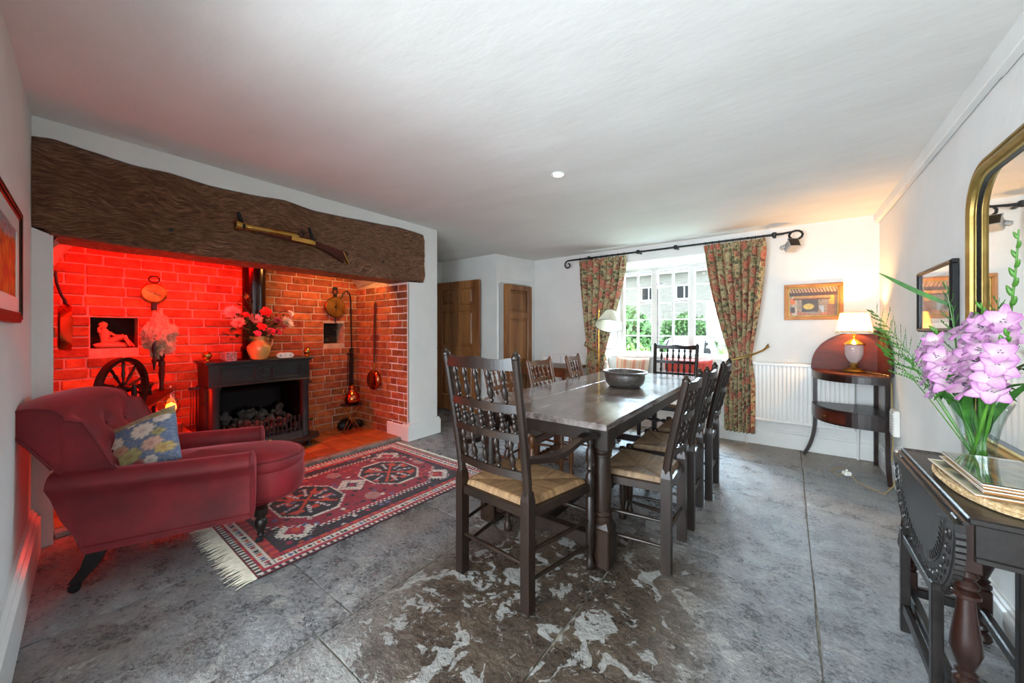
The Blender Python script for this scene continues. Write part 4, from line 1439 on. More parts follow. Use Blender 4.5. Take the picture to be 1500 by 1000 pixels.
# ================================================================ RUG
def rug_col(a, b):
    """a across 0..1.38 (fireplace side 0), b along 0..1.74"""
    q = 0.0085
    a, b = (int(a / q) + .5) * q, (int(b / q) + .5) * q
    Wd, Ld = 1.38, 1.74
    e = min(a, Wd - a, b, Ld - b)
    run = b if min(a, Wd - a) < min(b, Ld - b) else a
    cell = int(run / q)
    RED, MAG, NAV, CRM, ORG, BLU, WIN = rgb('981626'), rgb('9c1238'), rgb('1a1824'), rgb('d8d0c4'), rgb('c8452c'), rgb('5a5a86'), rgb('6a1428')
    h = random.Random((int(a / .05) * 73856093) ^ (int(b / .05) * 19349663)).random()
    hs = random.Random((int(a / q) * 73856093) ^ (int(b / q) * 19349663)).random()
    if e < .012: return NAV if cell % 2 else RED
    if e < .030: return CRM if (cell // 2) % 2 else NAV
    if e < .052: return mixc(MAG, ORG, 1 if (cell // 5) % 3 == 0 and .036 < e < .046 else 0)
    if e < .104:   # white guard with coloured motifs
        m_ = (run / .052) % 1.0
        i = int(run / .052) % 4
        if abs(m_ - .5) + abs(e - .078) / .05 < .33: return (MAG, NAV, ORG, BLU)[i]
        if abs(m_ - .5) > .42 and abs(e - .078) < .018: return NAV
        return CRM
    if e < .118: return NAV if cell % 2 else ORG
    if e < .150: return mixc(RED, (ORG if (cell // 4) % 2 else MAG), .8)
    if e < .160: return NAV
    # field
    x, y = a - Wd / 2, b - Ld / 2
    # stepped inner polygon: corners cut
    cut = abs(y) / (Ld / 2 - .16) * 1.0 + abs(x) / (Wd / 2 - .16) * .62
    cut = abs(x) - (0.43 - max(0, (abs(y) - .42)) * .95)
    cut += 0.012 * (1 if int(b / q) % 4 < 2 else -1)
    if cut > 0 or abs(y) > .68:
        if 0 < cut < .014 and abs(y) < .67: return CRM
        # corner rosettes
        cx_, cy_ = abs(x) - .36, abs(y) - .56
        rx, ry = abs(cx_) / .135, abs(cy_) / .115
        if rx < 1 and ry < 1:
            k = max(rx, ry)
            kk = rx + ry
            if kk < .28: return ORG
            if kk < .60: return MAG
            if kk < .95: return CRM if hs > .12 else NAV
            if kk < 1.25: return CRM if (int(cx_ / .02) + int(cy_ / .02)) % 2 else NAV
        if h > .80: return (ORG, BLU, CRM, MAG)[int(h * 977) % 4] if (((a / .05) % 1 - .5) ** 2 + ((b / .05) % 1 - .5) ** 2) < .12 else NAV
        return NAV if hs > .12 else WIN
    # centre diamond
    dd = abs(x) / .14 + abs(y) / .125
    if dd < 1:
        if dd < .22: return RED
        if dd < .42: return NAV if hs > .5 else BLU
        return CRM if hs > .15 else NAV
    # medallions
    for yc in (-.34, .34):
        yy = y - yc
        hx = max(abs(yy) / .235, (abs(yy) * .0 + abs(x)) / .30, (abs(x) / .30 + abs(yy) / .235) / 1.42)
        if hx < 1:
            if hx > .955: return MAG
            if hx > .885: return CRM if cell % 2 or hs > .3 else NAV
            d1_, d2_ = abs(x * .82 - yy), abs(x * .82 + yy)
            r_ = math.hypot(x, yy)
            if min(d1_, d2_) < .014 and r_ < .22: return ORG
            if min(abs(x * .82 - yy * 2.6), abs(x * .82 + yy * 2.6)) < .03 and .08 < r_ < .22 and abs(x) > .03: return CRM if (int(r_ / .012) % 3) else BLU
            if min(abs(x * 2.6 - yy), abs(x * 2.6 + yy)) < .035 and .07 < r_ < .19: return BLU if hs > .4 else CRM
            if .10 < r_ < .21 and h > .55: return ORG
            return NAV
    # boteh figures
    for (px, py_) in ((.30, .0), (-.30, .0), (.33, .63), (-.33, .63), (.0, .66), (.33, -.63), (-.33, -.63), (0, -.66)):
        ex, ey = (x - px) / .065, (y - py_) / .055
        if ex * ex + ey * ey < 1: return mixc(CRM, MAG, .45) if (int(a / q) + int(b / q)) % 2 else RED
    if h > .62:
        r_ = ((a / .05) % 1 - .5) ** 2 + ((b / .05) % 1 - .5) ** 2
        if r_ < .13: return (NAV, BLU, ORG, NAV, CRM, WIN)[int(h * 9377) % 6]
    return mixc(MAG, RED, .5 + .5 * mn.noise(Vector((a * 9, b * 9, 2)))) if hs > .14 else WIN


rg = thing('rug', 'red and navy patterned wool rug with cream fringe in front of the hearth', 'rug', (-3.505, 0.735, 0), math.radians(-1.0))


def rugz(x, y): return 0.010 + 0.0015 * mn.noise(Vector((x * 3, y * 3, 0)))


b = MB().grid(lambda a, c: (1.38 * a, 1.74 * c, rugz(a * 3, c * 3)), 260, 330, col=lambda a, c: rug_col(a * 1.379 + .0001, c * 1.739 + .0001))
b.build('pile', M['attr_rug'], rg, smooth=True, fix=False)
MB().box(0.0, 1.38, 0, 1.74, 0.0015, 0.0085, col=rgb('3a1420')).build('backing', M['attr_rug'], rg)
fr = MB()
for e, sg in ((0, -1), (1.74, 1)):
    for i in range(150):
        x = 0.005 + 1.37 * i / 149
        L = R.uniform(.07, .115) if sg < 0 else R.uniform(.03, .05)
        dx = R.uniform(-.02, .02)
        fr.tube([(x, e, .006), (x + dx * .4, e + sg * L * .5, .008 + R.uniform(0, .004)), (x + dx, e + sg * L, .004)], [.0035, .0045, .0015], 4, cap=False)
tag(fr.build('fringe', M['fringe'], rg, smooth=True), kind='stuff')
# ================================================================ STOVE (faces +X)
def frontM(x, y, z=0): return T(x, y, z) @ RZ(PI / 2)   # local x -> +Y ; local -y -> +X


sv = thing('stove', 'black cast iron open fronted stove with a flower rosette on its frieze', 'stove', (-4.14, 1.425, 0.032), PI / 2)
CI = M['castiron']
SWD = 0.43
b = MB().box(-SWD - .03, SWD + .03, -0.075, 0.30, 0.915, 0.932, 0.004).box(-SWD - .018, SWD + .018, -0.06, 0.29, 0.898, 0.915, 0.004)
b.build('top_plate', CI, sv)
b = MB().box(-SWD, SWD, -0.04, 0.28, 0.70, 0.898, 0.003)
b.build('frieze', CI, sv)
fz = MB()
for x0, x1 in ((-.34, -.075), (.075, .34)):
    for (a, c, d, e) in ((x0, x1, .74, .748), (x0, x1, .86, .868), (x0, x0 + .008, .74, .868), (x1 - .008, x1, .74, .868)):
        fz.box(a, c, -.050, -.04, d, e, .002)
fz.box(-SWD, SWD, -.05, -.04, .70, .712, .003)
fz.build('frieze_moulding', CI, sv)
ro = MB()
ro.tube([(.075 * cos(k * PI / 12), -.045, .80 + .075 * sin(k * PI / 12)) for k in range(24)], .006, 6, closed=True)
for k in range(8):
    a = k * PI / 4
    ro.lathe([(0, 0), (.016, .002), (.015, .008), (0, .011)], 10, T(.030 * cos(a), -.04, .80 + .030 * sin(a)) @ RY(-a) @ S(1.1, 1, .8) @ RX(PI / 2))
ro.lathe([(0, 0), (.012, .0), (.009, .012), (0, .015)], 12, T(0, -.04, .80) @ RX(PI / 2))
ro.build('rosette', CI, sv, smooth=True)
for s in (-1, 1):
    b = MB().box(s * .405 - .0, s * .405 + .001, -.0, .0, 0, .0)
    b = MB().lathe([(.052, .10), (.052, .12), (.044, .135), (.044, .66), (.05, .675), (.052, .70)], 20, T(s * .385, -.02, 0))
    b.box(s * .43 - .012, s * .43 + .012, .0, .28, .10, .70)
    b.build('side_column', CI, sv, smooth=True, ang=35)
b = MB().box(-.42, .42, .262, .28, .10, .70)
b.add([(-.34, .0, .66), (.34, .0, .66), (.28, .25, .60), (-.28, .25, .60)], [(0, 1, 2, 3)])
b.add([(-.345, -.02, .16), (-.345, -.02, .68), (-.27, .25, .62), (-.27, .25, .16)], [(0, 1, 2, 3)])
b.add([(.345, -.02, .16), (.345, -.02, .68), (.27, .25, .62), (.27, .25, .16)], [(0, 1, 2, 3)])
b.build('firebox', M['flue'], sv, fix=False)
b = MB().box(-.345, .345, -.055, .25, .16, .185, .003)
for k in range(17):
    x = -.32 + k * .04
    b.box(x - .008, x + .008, -.062, -.050, .17, .335, .002)
b.box(-.335, .335, -.058, -.046, .195, .21, .002)
b.build('grate', CI, sv)
MB().prism([(-.05, .175), (-.09, .10), (-.05, .09)], -.345, .345, Matrix(((0, 0, 1, 0), (1, 0, 0, 0), (0, 1, 0, 0), (0, 0, 0, 1)))).build('ash_door', CI, sv)
MB().lathe([(.006, 0), (.006, .012), (.017, .020), (.018, .03), (.010, .036), (0, .037)], 14, T(0.03, -.070, .135) @ RX(PI / 2)).build('knob', M['brass'], sv, smooth=True)
# curved hearth plate with lip
out_ = [(-.50, .28), (.50, .28), (.54, .02), (.50, -.10), (.36, -.17), (.15, -.20), (-.15, -.20), (-.36, -.17), (-.50, -.10), (-.54, .02)]
b = MB().prism(out_, .075, .10)
b.tube([(x, y, .098) for x, y in out_[2:]], .010, 6)
b.build('hearth_plate', CI, sv, smooth=True, ang=30)
for s in (-1, 1):
    for y in (-.08, .22):
        MB().lathe([(.012, 0), (.026, .004), (.028, .016), (.014, .028), (.016, .045), (.030, .062), (.032, .077)], 12, T(s * .40, y, 0)).build('foot', CI, sv, smooth=True)
for p_, q_, r_ in (((-.47, .02, .56), (-.40, .02, .56), .010), ((.44, .0, .66), (.47, 0, .66), .012), ((.44, 0, .25), (.48, 0, .25), .014)):
    MB().tube([p_, q_], r_, 6).build('hinge_pin', CI, sv)


def rock(r, seed, mat, nm):
    q = random.Random(seed)
    bm = bmesh.new()
    bmesh.ops.create_icosphere(bm, subdivisions=1, radius=r)
    for v in bm.verts: v.co *= q.uniform(.72, 1.25)
    me = bpy.data.meshes.new(nm)
    bm.to_mesh(me)
    bm.free()
    me.materials.append(mat)
    return me


CM = [rock(.032, i, M['coal'], 'coal') for i in range(5)]
for k in range(86):
    x = R.uniform(-.30, .30)
    dpt = R.uniform(0, 1)
    y = -.025 + .22 * dpt
    z = .20 + .15 * dpt + R.uniform(0, .07) * (1 - abs(x) * 1.5)
    o = obj('coal', CM[k % 5], None, rot=(R.uniform(0, 6), R.uniform(0, 6), R.uniform(0, 6)))
    w = frontM(-4.14, 1.425, .032) @ Vector((x, y, z + .02))
    o.location = w
    o.scale = (R.uniform(.7, 1.25),) * 3
    tag(o, 'lump of pale grey artificial coal heaped in the stove grate', 'coal', 'coals in the stove grate')
# flue pipe
b = MB().lathe([(.105, .965), (.105, 1.03), (.112, 1.04), (.112, 1.08), (.100, 1.09), (.100, 2.36)], 28, T(-4.33, 1.42, 0))
tag(b.build('flue_pipe', M['flue'], smooth=True, ang=40), 'glossy black flue pipe rising from the stove into the chimney', 'pipe')
# side fire-iron rack left of the stove
fi = thing('fire_screen', 'dark iron bars standing against the left side of the stove', 'fire tools', (-4.20, 0.925, .032))
for k in range(4):
    MB().tube([(0, -.03 + .018 * k, .345), (0, -.03 + .018 * k, .70)], .005, 6).build('bar', M['iron'], fi)
MB().box(-.012, .012, -.045, .04, .69, .712, .003).build('top_bar', M['iron'], fi)
# brass balls
for y, lb in ((0.985, 'brass ball ornament at the left end of the stove top'), (1.83, 'brass ball ornament at the right end of the stove top')):
    o = MB().lathe([(.022, 0), (.024, .004), (.014, .010), (.012, .022), (.018, .026)] + [(.036 * sin(a), .058 - .036 * cos(a)) for a in [.5, .8, 1.1, 1.4, 1.7, 2.0, 2.3, 2.6, 2.9, 3.14]], 24).build('brass_ball', M['brass'], smooth=True, ang=60, loc=(-4.10, y, .965))
    tag(o, lb, 'ornament')
# cut glass cube
q = thing('glass_candle_holder', 'square cut glass candle holder on the left of the stove top', 'candle holder', (-4.10, 1.15, .965))
b = MB().box(-.045, .045, -.045, .045, 0, .085, .004)
b.build('body', M['cutglass'], q)
for i in range(3):
    for j in range(3):
        MB().lathe([(0, 0), (.012, .0), (.008, .006), (0, .008)], 8, T(.045, -.028 + j * .028, .016 + i * .027) @ RY(PI / 2)).build('stud', M['cutglass'], q, smooth=True)
# clock radio
q = thing('radio_alarm', 'small white rounded alarm unit to the right of the ochre jug', 'alarm', (-4.10, 1.615, .965), math.radians(90))
out_ = [(.042 * cos(a) + (.036 if cos(a) > 0 else -.036), .028 + .027 * sin(a)) for a in [k * PI / 14 for k in range(28)]]
MB().prism(out_, -.018, .018, Matrix(((1, 0, 0, 0), (0, 0, 1, 0), (0, 1, 0, 0), (0, 0, 0, 1)))).build('case', M['plastic_w'], q, smooth=True, ang=40)
for x, r in ((-.045, .012), (.045, .008), (0, .006)):
    MB().lathe([(0, 0), (r, 0), (r * .9, .002), (0, .002)], 16, T(x, -.018, .028) @ RX(PI / 2)).build('button', M['plastic_g'], q, smooth=True, ang=30)

# ---------------------------------------------------------------- jug and silk flowers
JX, JY, JZ = -4.10, 1.385, .965
q = thing('jug', 'ochre ribbed pottery jug holding silk flowers on the stove', 'jug', (JX, JY, JZ))
pr = [(0.0, 0.002), (.055, 0), (.062, .004)]
for k in range(30):
    z = .006 + k * .006
    r = .062 + .036 * sin(min(1, z / .15) * PI * .62) - .05 * smooth01((z - .115) / .085)
    pr.append((r + (.0012 if k % 2 else -.0008), z))
pr += [(.050, .196), (.055, .206), (.057, .222), (.050, .222), (.046, .20), (.046, .19), (0.0, .16)]
MB().lathe(pr, 32).build('body', M['jug'], q, smooth=True, ang=70)
MB().tube([(0, .052, .195), (0, .09, .215), (0, .118, .19), (0, .115, .15), (0, .088, .10), (0, .08, .085)], [.009, .009, .008, .008, .008, .009], 8).build('handle', M['jug'], q, smooth=True)
MB().tube([(0, -.05, .20), (0, -.075, .222)], [.016, .012], 8).build('spout', M['jug'], q, smooth=True)


def bloom(kind, c_out, c_in, r, seed):
    """flower facing +z"""
    rr = random.Random(seed)
    b = MB()
    layers = {'mum': [(22, 1.0, .10, .10), (20, .85, .35, .10), (16, .65, .65, .10), (10, .4, 1.0, .10)], 'rose': [(6, .95, .25, .42), (6, .75, .6, .40), (5, .52, .95, .36), (4, .30, 1.25, .3)]}[kind]
    for (n, L, lift, wd) in layers:
        for k in range(n):
            th = 2 * PI * (k + rr.random() * .5) / n
            l = r * L * rr.uniform(.85, 1.12)
            w = r * wd

            def pf(a, c):
                rad = l * (a ** .9)
                e = lift * rr_ + .0
                y = (c - .5) * 2 * w * (sin(PI * min(1, a * .85 + .12)) ** .6)
                z = rad * sin(min(1.35, lift)) * (1 if kind == 'rose' else .9) + (.25 * r * (a ** 3) * (-.5 if kind == 'rose' else .5)) - (y * y) / (w + 1e-4) * .0
                x = rad * cos(min(1.35, lift))
                return (x * cos(th) - y * sin(th), x * sin(th) + y * cos(th), z + abs(y) * (.5 if kind == 'rose' else .6))
            rr_ = 1
            kk = rr.uniform(.85, 1.1)
            b.grid(pf, 4, 2, col=lambda a, c: tuple(min(1, q_ * kk) for q_ in mixc(c_in, c_out, min(1, a * 1.1))))
    return b.mesh('bloom', M['attr_petal'], True, fix=False)


fls = [  # dy, z above jug base, dx, kind, outer, inner, r, label
    (-.20, .40, .02, 'mum', 'f0b8b0', 'e8846c', .062, 'large pale pink spidery silk flower at the upper left of the jug'),
    (-.165, .325, .05, 'mum', 'f0b0a0', 'e87a5c', .052, 'peach silk flower at the left of the jug, under the spidery one'),
    (-.11, .385, .03, 'rose', 'c81c24', '9a1018', .030, 'small red silk bud beside the pale pink spidery flower'),
    (.035, .405, .03, 'rose', 'd01820', 'a01018', .055, 'large scarlet silk rose highest over the jug'),
    (-.03, .355, .0, 'mum', 'e8c0b4', 'd09484', .055, 'faded pink silk flower in the middle back of the jug bouquet'),
    (-.015, .29, .09, 'rose', 'd81c20', 'a81014', .044, 'scarlet silk rose low in the centre front of the jug bouquet'),
    (.055, .255, .08, 'rose', 'c42440', '98182c', .044, 'crimson pink silk rose just right above the jug rim'),
    (.12, .25, .05, 'rose', 'c42440', '8c182c', .040, 'crimson pink silk rose lowest on the right of the jug'),
    (-.04, .24, .09, 'rose', 'd85070', 'b02848', .036, 'pink silk rose hanging over the jug rim on the left'),
    (-.15, .285, .05, 'rose', 'c81c24', '9a1018', .026, 'small red silk bud at the left of the jug bouquet'),
    (.125, .345, .02, 'mum', 'd86078', 'c03850', .042, 'pink silk flower next to the white spidery one'),
    (.20, .33, .03, 'mum', 'f0e0d8', 'e8d090', .062, 'white spidery silk flower at the right of the jug'),
    (.165, .29, .04, 'rose', 'c03048', '982438', .028, 'small deep pink silk rose under the white spidery flower'),
    (.24, .405, .0, 'rose', 'f0e4e0', 'e8c8c0', .038, 'white silk rose furthest right over the jug'),
]
stems = []
for i, (dy, dz, dx, kd, co, ci, r, lb) in enumerate(fls):
    me = bloom(kd, rgb(co), rgb(ci), r * 1.12, i)
    f = thing('silk_flower', lb, 'flower', (JX + .0, JY + dy * .12, JZ + .20), group='silk flowers in the ochre jug')
    tip = Vector((dx + .02, dy * 1.02, (dz - .20) * 1.22))
    r *= 1.1
    d = Vector((.8, dy * 2.0, .55)).normalized()
    o = obj('bloom', me, f)
    o.matrix_local = T(*tip) @ Vector((0, 0, 1)).rotation_difference(d).to_matrix().to_4x4()
    MB().tube([(0, 0, -.04), (dx * .3, dy * .3, (dz - .2) * .55), tuple(tip)], .0025, 5).build('stem', M['leaf_dk'], f, smooth=True)


def leaf_shape(L, w, mat, nm='leaf', curl=.15, n=6):
    b = MB()
    b.grid(lambda a, c: (L * a, (c - .5) * 2 * w * sin(PI * (a * .93 + .05)) ** .8, -curl * L * a * a + abs(c - .5) * w * .5), n, 2)
    return b.mesh(nm, mat, True, fix=False)


LM = leaf_shape(.055, .018, M['leaf_dk'])
fo = thing('silk_foliage', 'dark green silk leaves and twigs among the flowers in the ochre jug', 'foliage', (JX, JY, JZ + .19))
rr = random.Random(9)
for k in range(62):
    dy = rr.uniform(-.25, .22)
    dz = rr.uniform(.03, .26)
    if k < 6: dy, dz = -.12 + rr.uniform(-.03, .05), .30 + .02 * k
    if 6 <= k < 13: dy, dz = rr.uniform(-.28, -.16), rr.uniform(.0, .10)
    o = obj('leaf', LM, fo)
    o.location = (rr.uniform(-.04, .09), dy * (0.5 + dz * 2) if k > 12 else dy, dz)
    o.rotation_euler = (rr.uniform(-.8, .8), rr.uniform(-1.2, .3), rr.uniform(0, 6.28))
    o.scale = (rr.uniform(.7, 1.2),) * 3
tw = MB()
for o in list(fo.children):
    p_ = o.location
    tw.tube([(0, p_.y * .12, -.02), (p_.x * .6, p_.y * .55, p_.z * .75), tuple(p_)], .0016, 4)
for k in range(12):
    dy, dz = rr.uniform(-.20, .2), rr.uniform(.1, .26)
    tw.tube([(0, dy * .1, -.03), (.02, dy * .5, dz * .6), (.03, dy, dz)], .002, 4)
tag(tw.build('twigs', M['leaf_dk'], fo), kind='stuff')

# ---------------------------------------------------------------- musket on the beam (beam face X about -3.40)
def onbeam(): return Matrix(((0, 0, 1, XL + .055), (1, 0, 0, 0), (0, 1, 0, 0), (0, 0, 0, 1)))   # local (y,z) plane, third axis out


gx = XL + .062
g = thing('musket', 'antique blunderbuss with brass barrel and walnut stock hung on the oak beam', 'gun', (gx, 1.012, 1.977))
g.rotation_euler = (math.radians(5.1), 0, 0)


def gp(y, z, x=0): return (x, y - 1.27, z - 2.07)


p0, p1 = Vector(gp(1.245, 2.145)), Vector(gp(1.69, 2.105))
d = (p1 - p0)
L = d.length
Mg = T(*p0) @ Vector((0, 0, 1)).rotation_difference(d.normalized()).to_matrix().to_4x4()
MB().lathe([(.016, -.0), (.036, .0), (.037, .012), (.030, .035), (.024, .08), (.026, .085), (.026, .10), (.024, .105), (.026, .30), (.029, .42), (.030, L)], 16, Mg).build('barrel', M['brass'], g, smooth=True, ang=40)
MB().lathe([(0, .001), (.014, .001), (.014, -.001), (0, -.001)], 12, Mg @ T(0, 0, -.001)).build('muzzle_bore', M['black'], g)
# stock: tapered, flattened; dropping to the butt
path = [(1.40, 2.112), (1.60, 2.088), (1.72, 2.078), (1.80, 2.065), (1.86, 2.045), (1.93, 2.022), (2.02, 1.985), (2.10, 1.953)]
hh = [.014, .022, .032, .030, .024, .028, .042, .058]
sec = []
for i, (y, z) in enumerate(path):
    a = Vector((0, 1, -.14 - .28 * smooth01(i / 5))).normalized()
    up = Vector((0, -a.z, a.y))
    sec.append((gp(y, z), Vector((1, 0, 0)) * (.014 + .004 * (i > 4)), up * hh[i]))
v, f = sweep_rect(sec, 1, 1)
o = MB().add(v, f).build('stock', M['mahog'], g, smooth=True, ang=50)
bv = o.modifiers.new('b', 'BEVEL')
bv.width, bv.segments = .006, 2
e = Vector(gp(2.103, 1.951))
MB().box(-.02, .02, -.004, .004, -.062, .062, .002, M=T(*e) @ RX(.40)).build('butt_plate', M['brass'], g)
MB().box(-.02, .005, 0, .20, -.024, .020, .005, M=T(*gp(1.63, 2.087, .022)) @ RX(-.13)).build('lock_plate', M['brass'], g)
MB().tube([gp(1.72, 2.11, .026), gp(1.735, 2.135, .026), gp(1.72, 2.15, .026), gp(1.705, 2.142, .026)], .006, 6).tube([gp(1.69, 2.105, .026), gp(1.685, 2.13, .026)], .005, 6).build('hammer', M['iron'], g, smooth=True)
MB().tube([gp(1.735, 2.055), gp(1.75, 2.032), gp(1.79, 2.026), gp(1.82, 2.045)], .0035, 6).tube([gp(1.775, 2.055), gp(1.772, 2.036)], .003, 5).build('trigger_guard', M['brass'], g, smooth=True)
MB().tube([gp(1.35, 2.118), gp(1.60, 2.085)], .004, 6).build('ramrod', M['brass_old'], g, smooth=True)
for y, z, lb in ((1.03, 2.07, 'dark iron hook holding the muzzle end of the gun'), (1.555, 2.065, 'dark iron hook holding the stock end of the gun')):
    h = MB()
    h.tube([(gx - .04, y - .02, z + .085), (gx - .03, y - .012, z + .06), (gx - .022, y, z + .02), (gx - .015, y, z - .028), (gx + .02, y, z - .034), (gx + .032, y, z - .01)], [.017, .014, .014, .013, .012, .009], 8)
    tag(h.build('gun_hook', M['iron'], smooth=True), lb, 'hook')

# ---------------------------------------------------------------- things on the hearth wall (face X=-4.5+.02)
HW_X = -4.472


def discM(y, z, tilt=0, x=HW_X): return T(x, y, z) @ RY(PI / 2) @ RZ(tilt)


q = thing('spring_balance', 'round brass dial with ring hanging on the left of the hearth wall', 'dial', (HW_X, .705, 1.575))
b = MB().lathe([(0, 0), (.086, 0), (.088, .010), (.078, .016), (.076, .012), (.02, .014), (0, .014)], 36, RY(PI / 2))
b.build('dial', M['brass_old'], q, smooth=True, ang=30)
MB().tube([(.012, .035 * cos(k * PI / 8), .118 + .03 * sin(k * PI / 8)) for k in range(16)], .005, 6, closed=True).build('ring', M['iron'], q, smooth=True)
MB().box(.012, .018, -.05, .05, -.006, .006, .002, M=RX(-.5)).lathe([(0, 0), (.014, 0), (.012, .01), (0, .012)], 12, T(.012, 0, 0) @ RY(PI / 2)).build('pointer', M['copper'], q)
MB().box(.0, .02, -.018, .018, -.15, -.088, .004).build('lower_lug', M['iron'], q)
q = thing('hanging_scale', 'round brass faced hanging scale with iron hooks right of the flue', 'scale', (HW_X + .01, 2.315, 1.53))
MB().lathe([(0, 0), (.122, 0), (.124, .03), (.116, .038), (.112, .032), (0, .032)], 36, RY(PI / 2)).build('face', M['brass_old'], q, smooth=True, ang=30)
MB().box(.034, .038, -.003, .003, -.07, .08, .001).lathe([(0, 0), (.014, 0), (.010, .01), (0, .012)], 12, T(.032, 0, 0) @ RY(PI / 2)).build('pointer', M['iron'], q)
b = MB().box(.005, .03, -.02, .02, .115, .16, .005)
b.tube([(.018, .028 * sin(k * PI / 6), .185 + .03 * -cos(k * PI / 6)) for k in range(12)], .008, 6, closed=True).box(.005, .03, -.03, .03, .215, .245, .006)
b.build('top_shackle', M['iron'], q, smooth=True, ang=40)
b = MB().tube([(.018, 0, -.115), (.018, 0, -.18), (.018, .03, -.22), (.018, .025, -.27), (.018, -.02, -.285), (.018, -.04, -.25)], .007, 6)
b.build('lower_hook', M['iron'], q, smooth=True)
# niche contents
nb_ = thing('reclining_figurine', 'small terracotta figurine of a seated person in the left wall niche', 'figurine', (-4.555, .475, 1.098))
TF = M['terracotta']
b = MB().grid(lambda a, c: (.042 * cos(a * 2 * PI) * sin(PI * c) ** .7, -.015 + .105 * sin(a * 2 * PI) * sin(PI * c) ** .7, .0 + .052 * (1 - cos(PI * c)) * .5 + (0.008 * mn.noise(Vector((a * 9, c * 9, 1))))), 24, 10, cu=True)
b.build('rock_base', TF, nb_, smooth=True)
fb = [(0, -.045, .05), (0, -.05, .085), (0, -.055, .125), (0, -.06, .155), (0, -.062, .165)]
b = MB().tube(fb, [.032, .030, .034, .020, .012], 12)
b.tube([(.01, -.04, .055), (.03, .02, .085), (.035, .055, .105)], [.026, .021, .015], 10).tube([(.035, .055, .105), (.04, .075, .05), (.04, .09, .012)], [.015, .012, .008], 10)
b.tube([(-.01, -.04, .055), (.0, .02, .07), (.01, .06, .085), (.02, .10, .03), (.02, .115, .01)], [.024, .020, .015, .011, .008], 10)
b.tube([(.02, -.03, .13), (.035, .0, .105), (.04, .03, .105)], [.012, .009, .007], 8).tube([(.015, -.085, .135), (.025, -.09, .165), (.02, -.075, .18)], [.012, .009, .007], 8)
b.lathe([(.0, .028)] + [(.026 * sin(k * PI / 8), -.030 * cos(k * PI / 8)) for k in range(1, 8)][::-1] + [(0, -.03)], 14, T(.005, -.064, .192))
b.build('body', TF, nb_, smooth=True)
MB().lathe([(.0, .030)] + [(.028 * sin(k * PI / 8), -.024 * cos(k * PI / 8)) for k in range(3, 8)][::-1], 12, T(-.004, -.064, .197)).tube([(.028, -.064, .19), (.034, -.064, .186)], [.005, .003], 6).build('hair_and_nose', TF, nb_, smooth=True)
o = MB().lathe([(0, 0), (.03, .002), (.045, .03), (.035, .065), (.05, .09), (.02, .10), (0, .10)], 9, sx=.6).build('old_tool', M['iron'], loc=(-4.57, 2.28, 1.082))
tag(o, 'small dark iron piece in the right wall niche under the scale', 'ironware')
# copper pan with curved handle on the left jamb
q = thing('copper_frying_pan', 'copper frying pan hanging edge-on at the left side of the recess', 'pan', (-3.92, .15, 1.265))
MB().lathe([(0, 0), (.14, 0), (.152, .006), (.165, .055), (.160, .055), (.147, .010), (0, .006)], 32, RX(-PI / 2)).build('bowl', M['copper'], q, smooth=True, ang=60)
MB().tube([(0, .035, .155), (0.0, .03, .185), (.0, .015, .22), (.0, -.005, .30), (.0, -.012, .38)], [.010, .009, .008, .008, .009], 8, flat=1).build('handle', M['iron'], q, smooth=True)
# warming pan on the right side wall (face Y=2.61)
q = thing('warming_pan', 'copper warming pan with long wooden handle hung on the right hearth wall', 'warming pan', (-4.02, 2.605, .645))
MB().lathe([(0, -.004), (.105, 0), (.115, -.012), (.118, -.03), (.112, -.045), (.118, -.05), (.112, -.06), (.09, -.072), (.03, -.078), (0, -.078)], 32, RX(PI / 2) @ S(1, 1, -1)).build('pan', M['copper'], q, smooth=True, ang=50)
MB().lathe([(.035, 0), (.045, -.003), (.055, 0)], 24, T(0, -.074, 0) @ RX(PI / 2) @ S(1, 1, -1)).build('lid_ring', M['copper'], q, smooth=True)
MB().tube([(0, -.03, .11), (0, -.03, .22)], [.012, .009], 8).build('ferrule', M['brass_old'], q, smooth=True)
MB().tube([(0, -.03, .21), (0.0, -.028, .55), (0, -.022, .93)], [.012, .014, .013], 10).build('handle', M['mahog'], q, smooth=True)
MB().tube([(0, -.022, .93), (0, -.022, .96)], [.010, .006], 8).build('hanging_loop', M['brass_old'], q, smooth=True)
# ratchet hook leaning in the corner
q = thing('pot_hanger', 'tall black iron ratchet pot hook in the right corner of the hearth', 'pot hanger', (-4.43, 2.50, 0))
MB().tube([(0.03, -.13, 1.64), (.03, -.11, 1.70), (.02, -.06, 1.735), (.015, -.02, 1.71), (.01, 0, 1.64), (.01, 0.015, .92)], .009, 8).build('rod', M['iron'], q, smooth=True)
pts = [(-.02, .55), (-.02, 1.02), (.02, 1.02)]
z = 1.02
while z > .56:
    pts += [(.045, z - .005), (.022, z - .034)]
    z -= .036
MB().prism(pts, -.005, .005, Matrix(((0, 0, 1, .015), (1, 0, 0, 0), (0, 1, 0, 0), (0, 0, 0, 1)))).build('ratchet_bar', M['iron'], q)
MB().tube([(.012, -.035, .95), (.012, -.045, .55)], .005, 6).tube([(.012, .0, .56), (.012, -.03, .50), (.012, 0, .47), (.03, .02, .50)], .008, 6).box(0, .03, -.05, .03, .94, .96, .003).build('loop', M['iron'], q, smooth=True, ang=40)
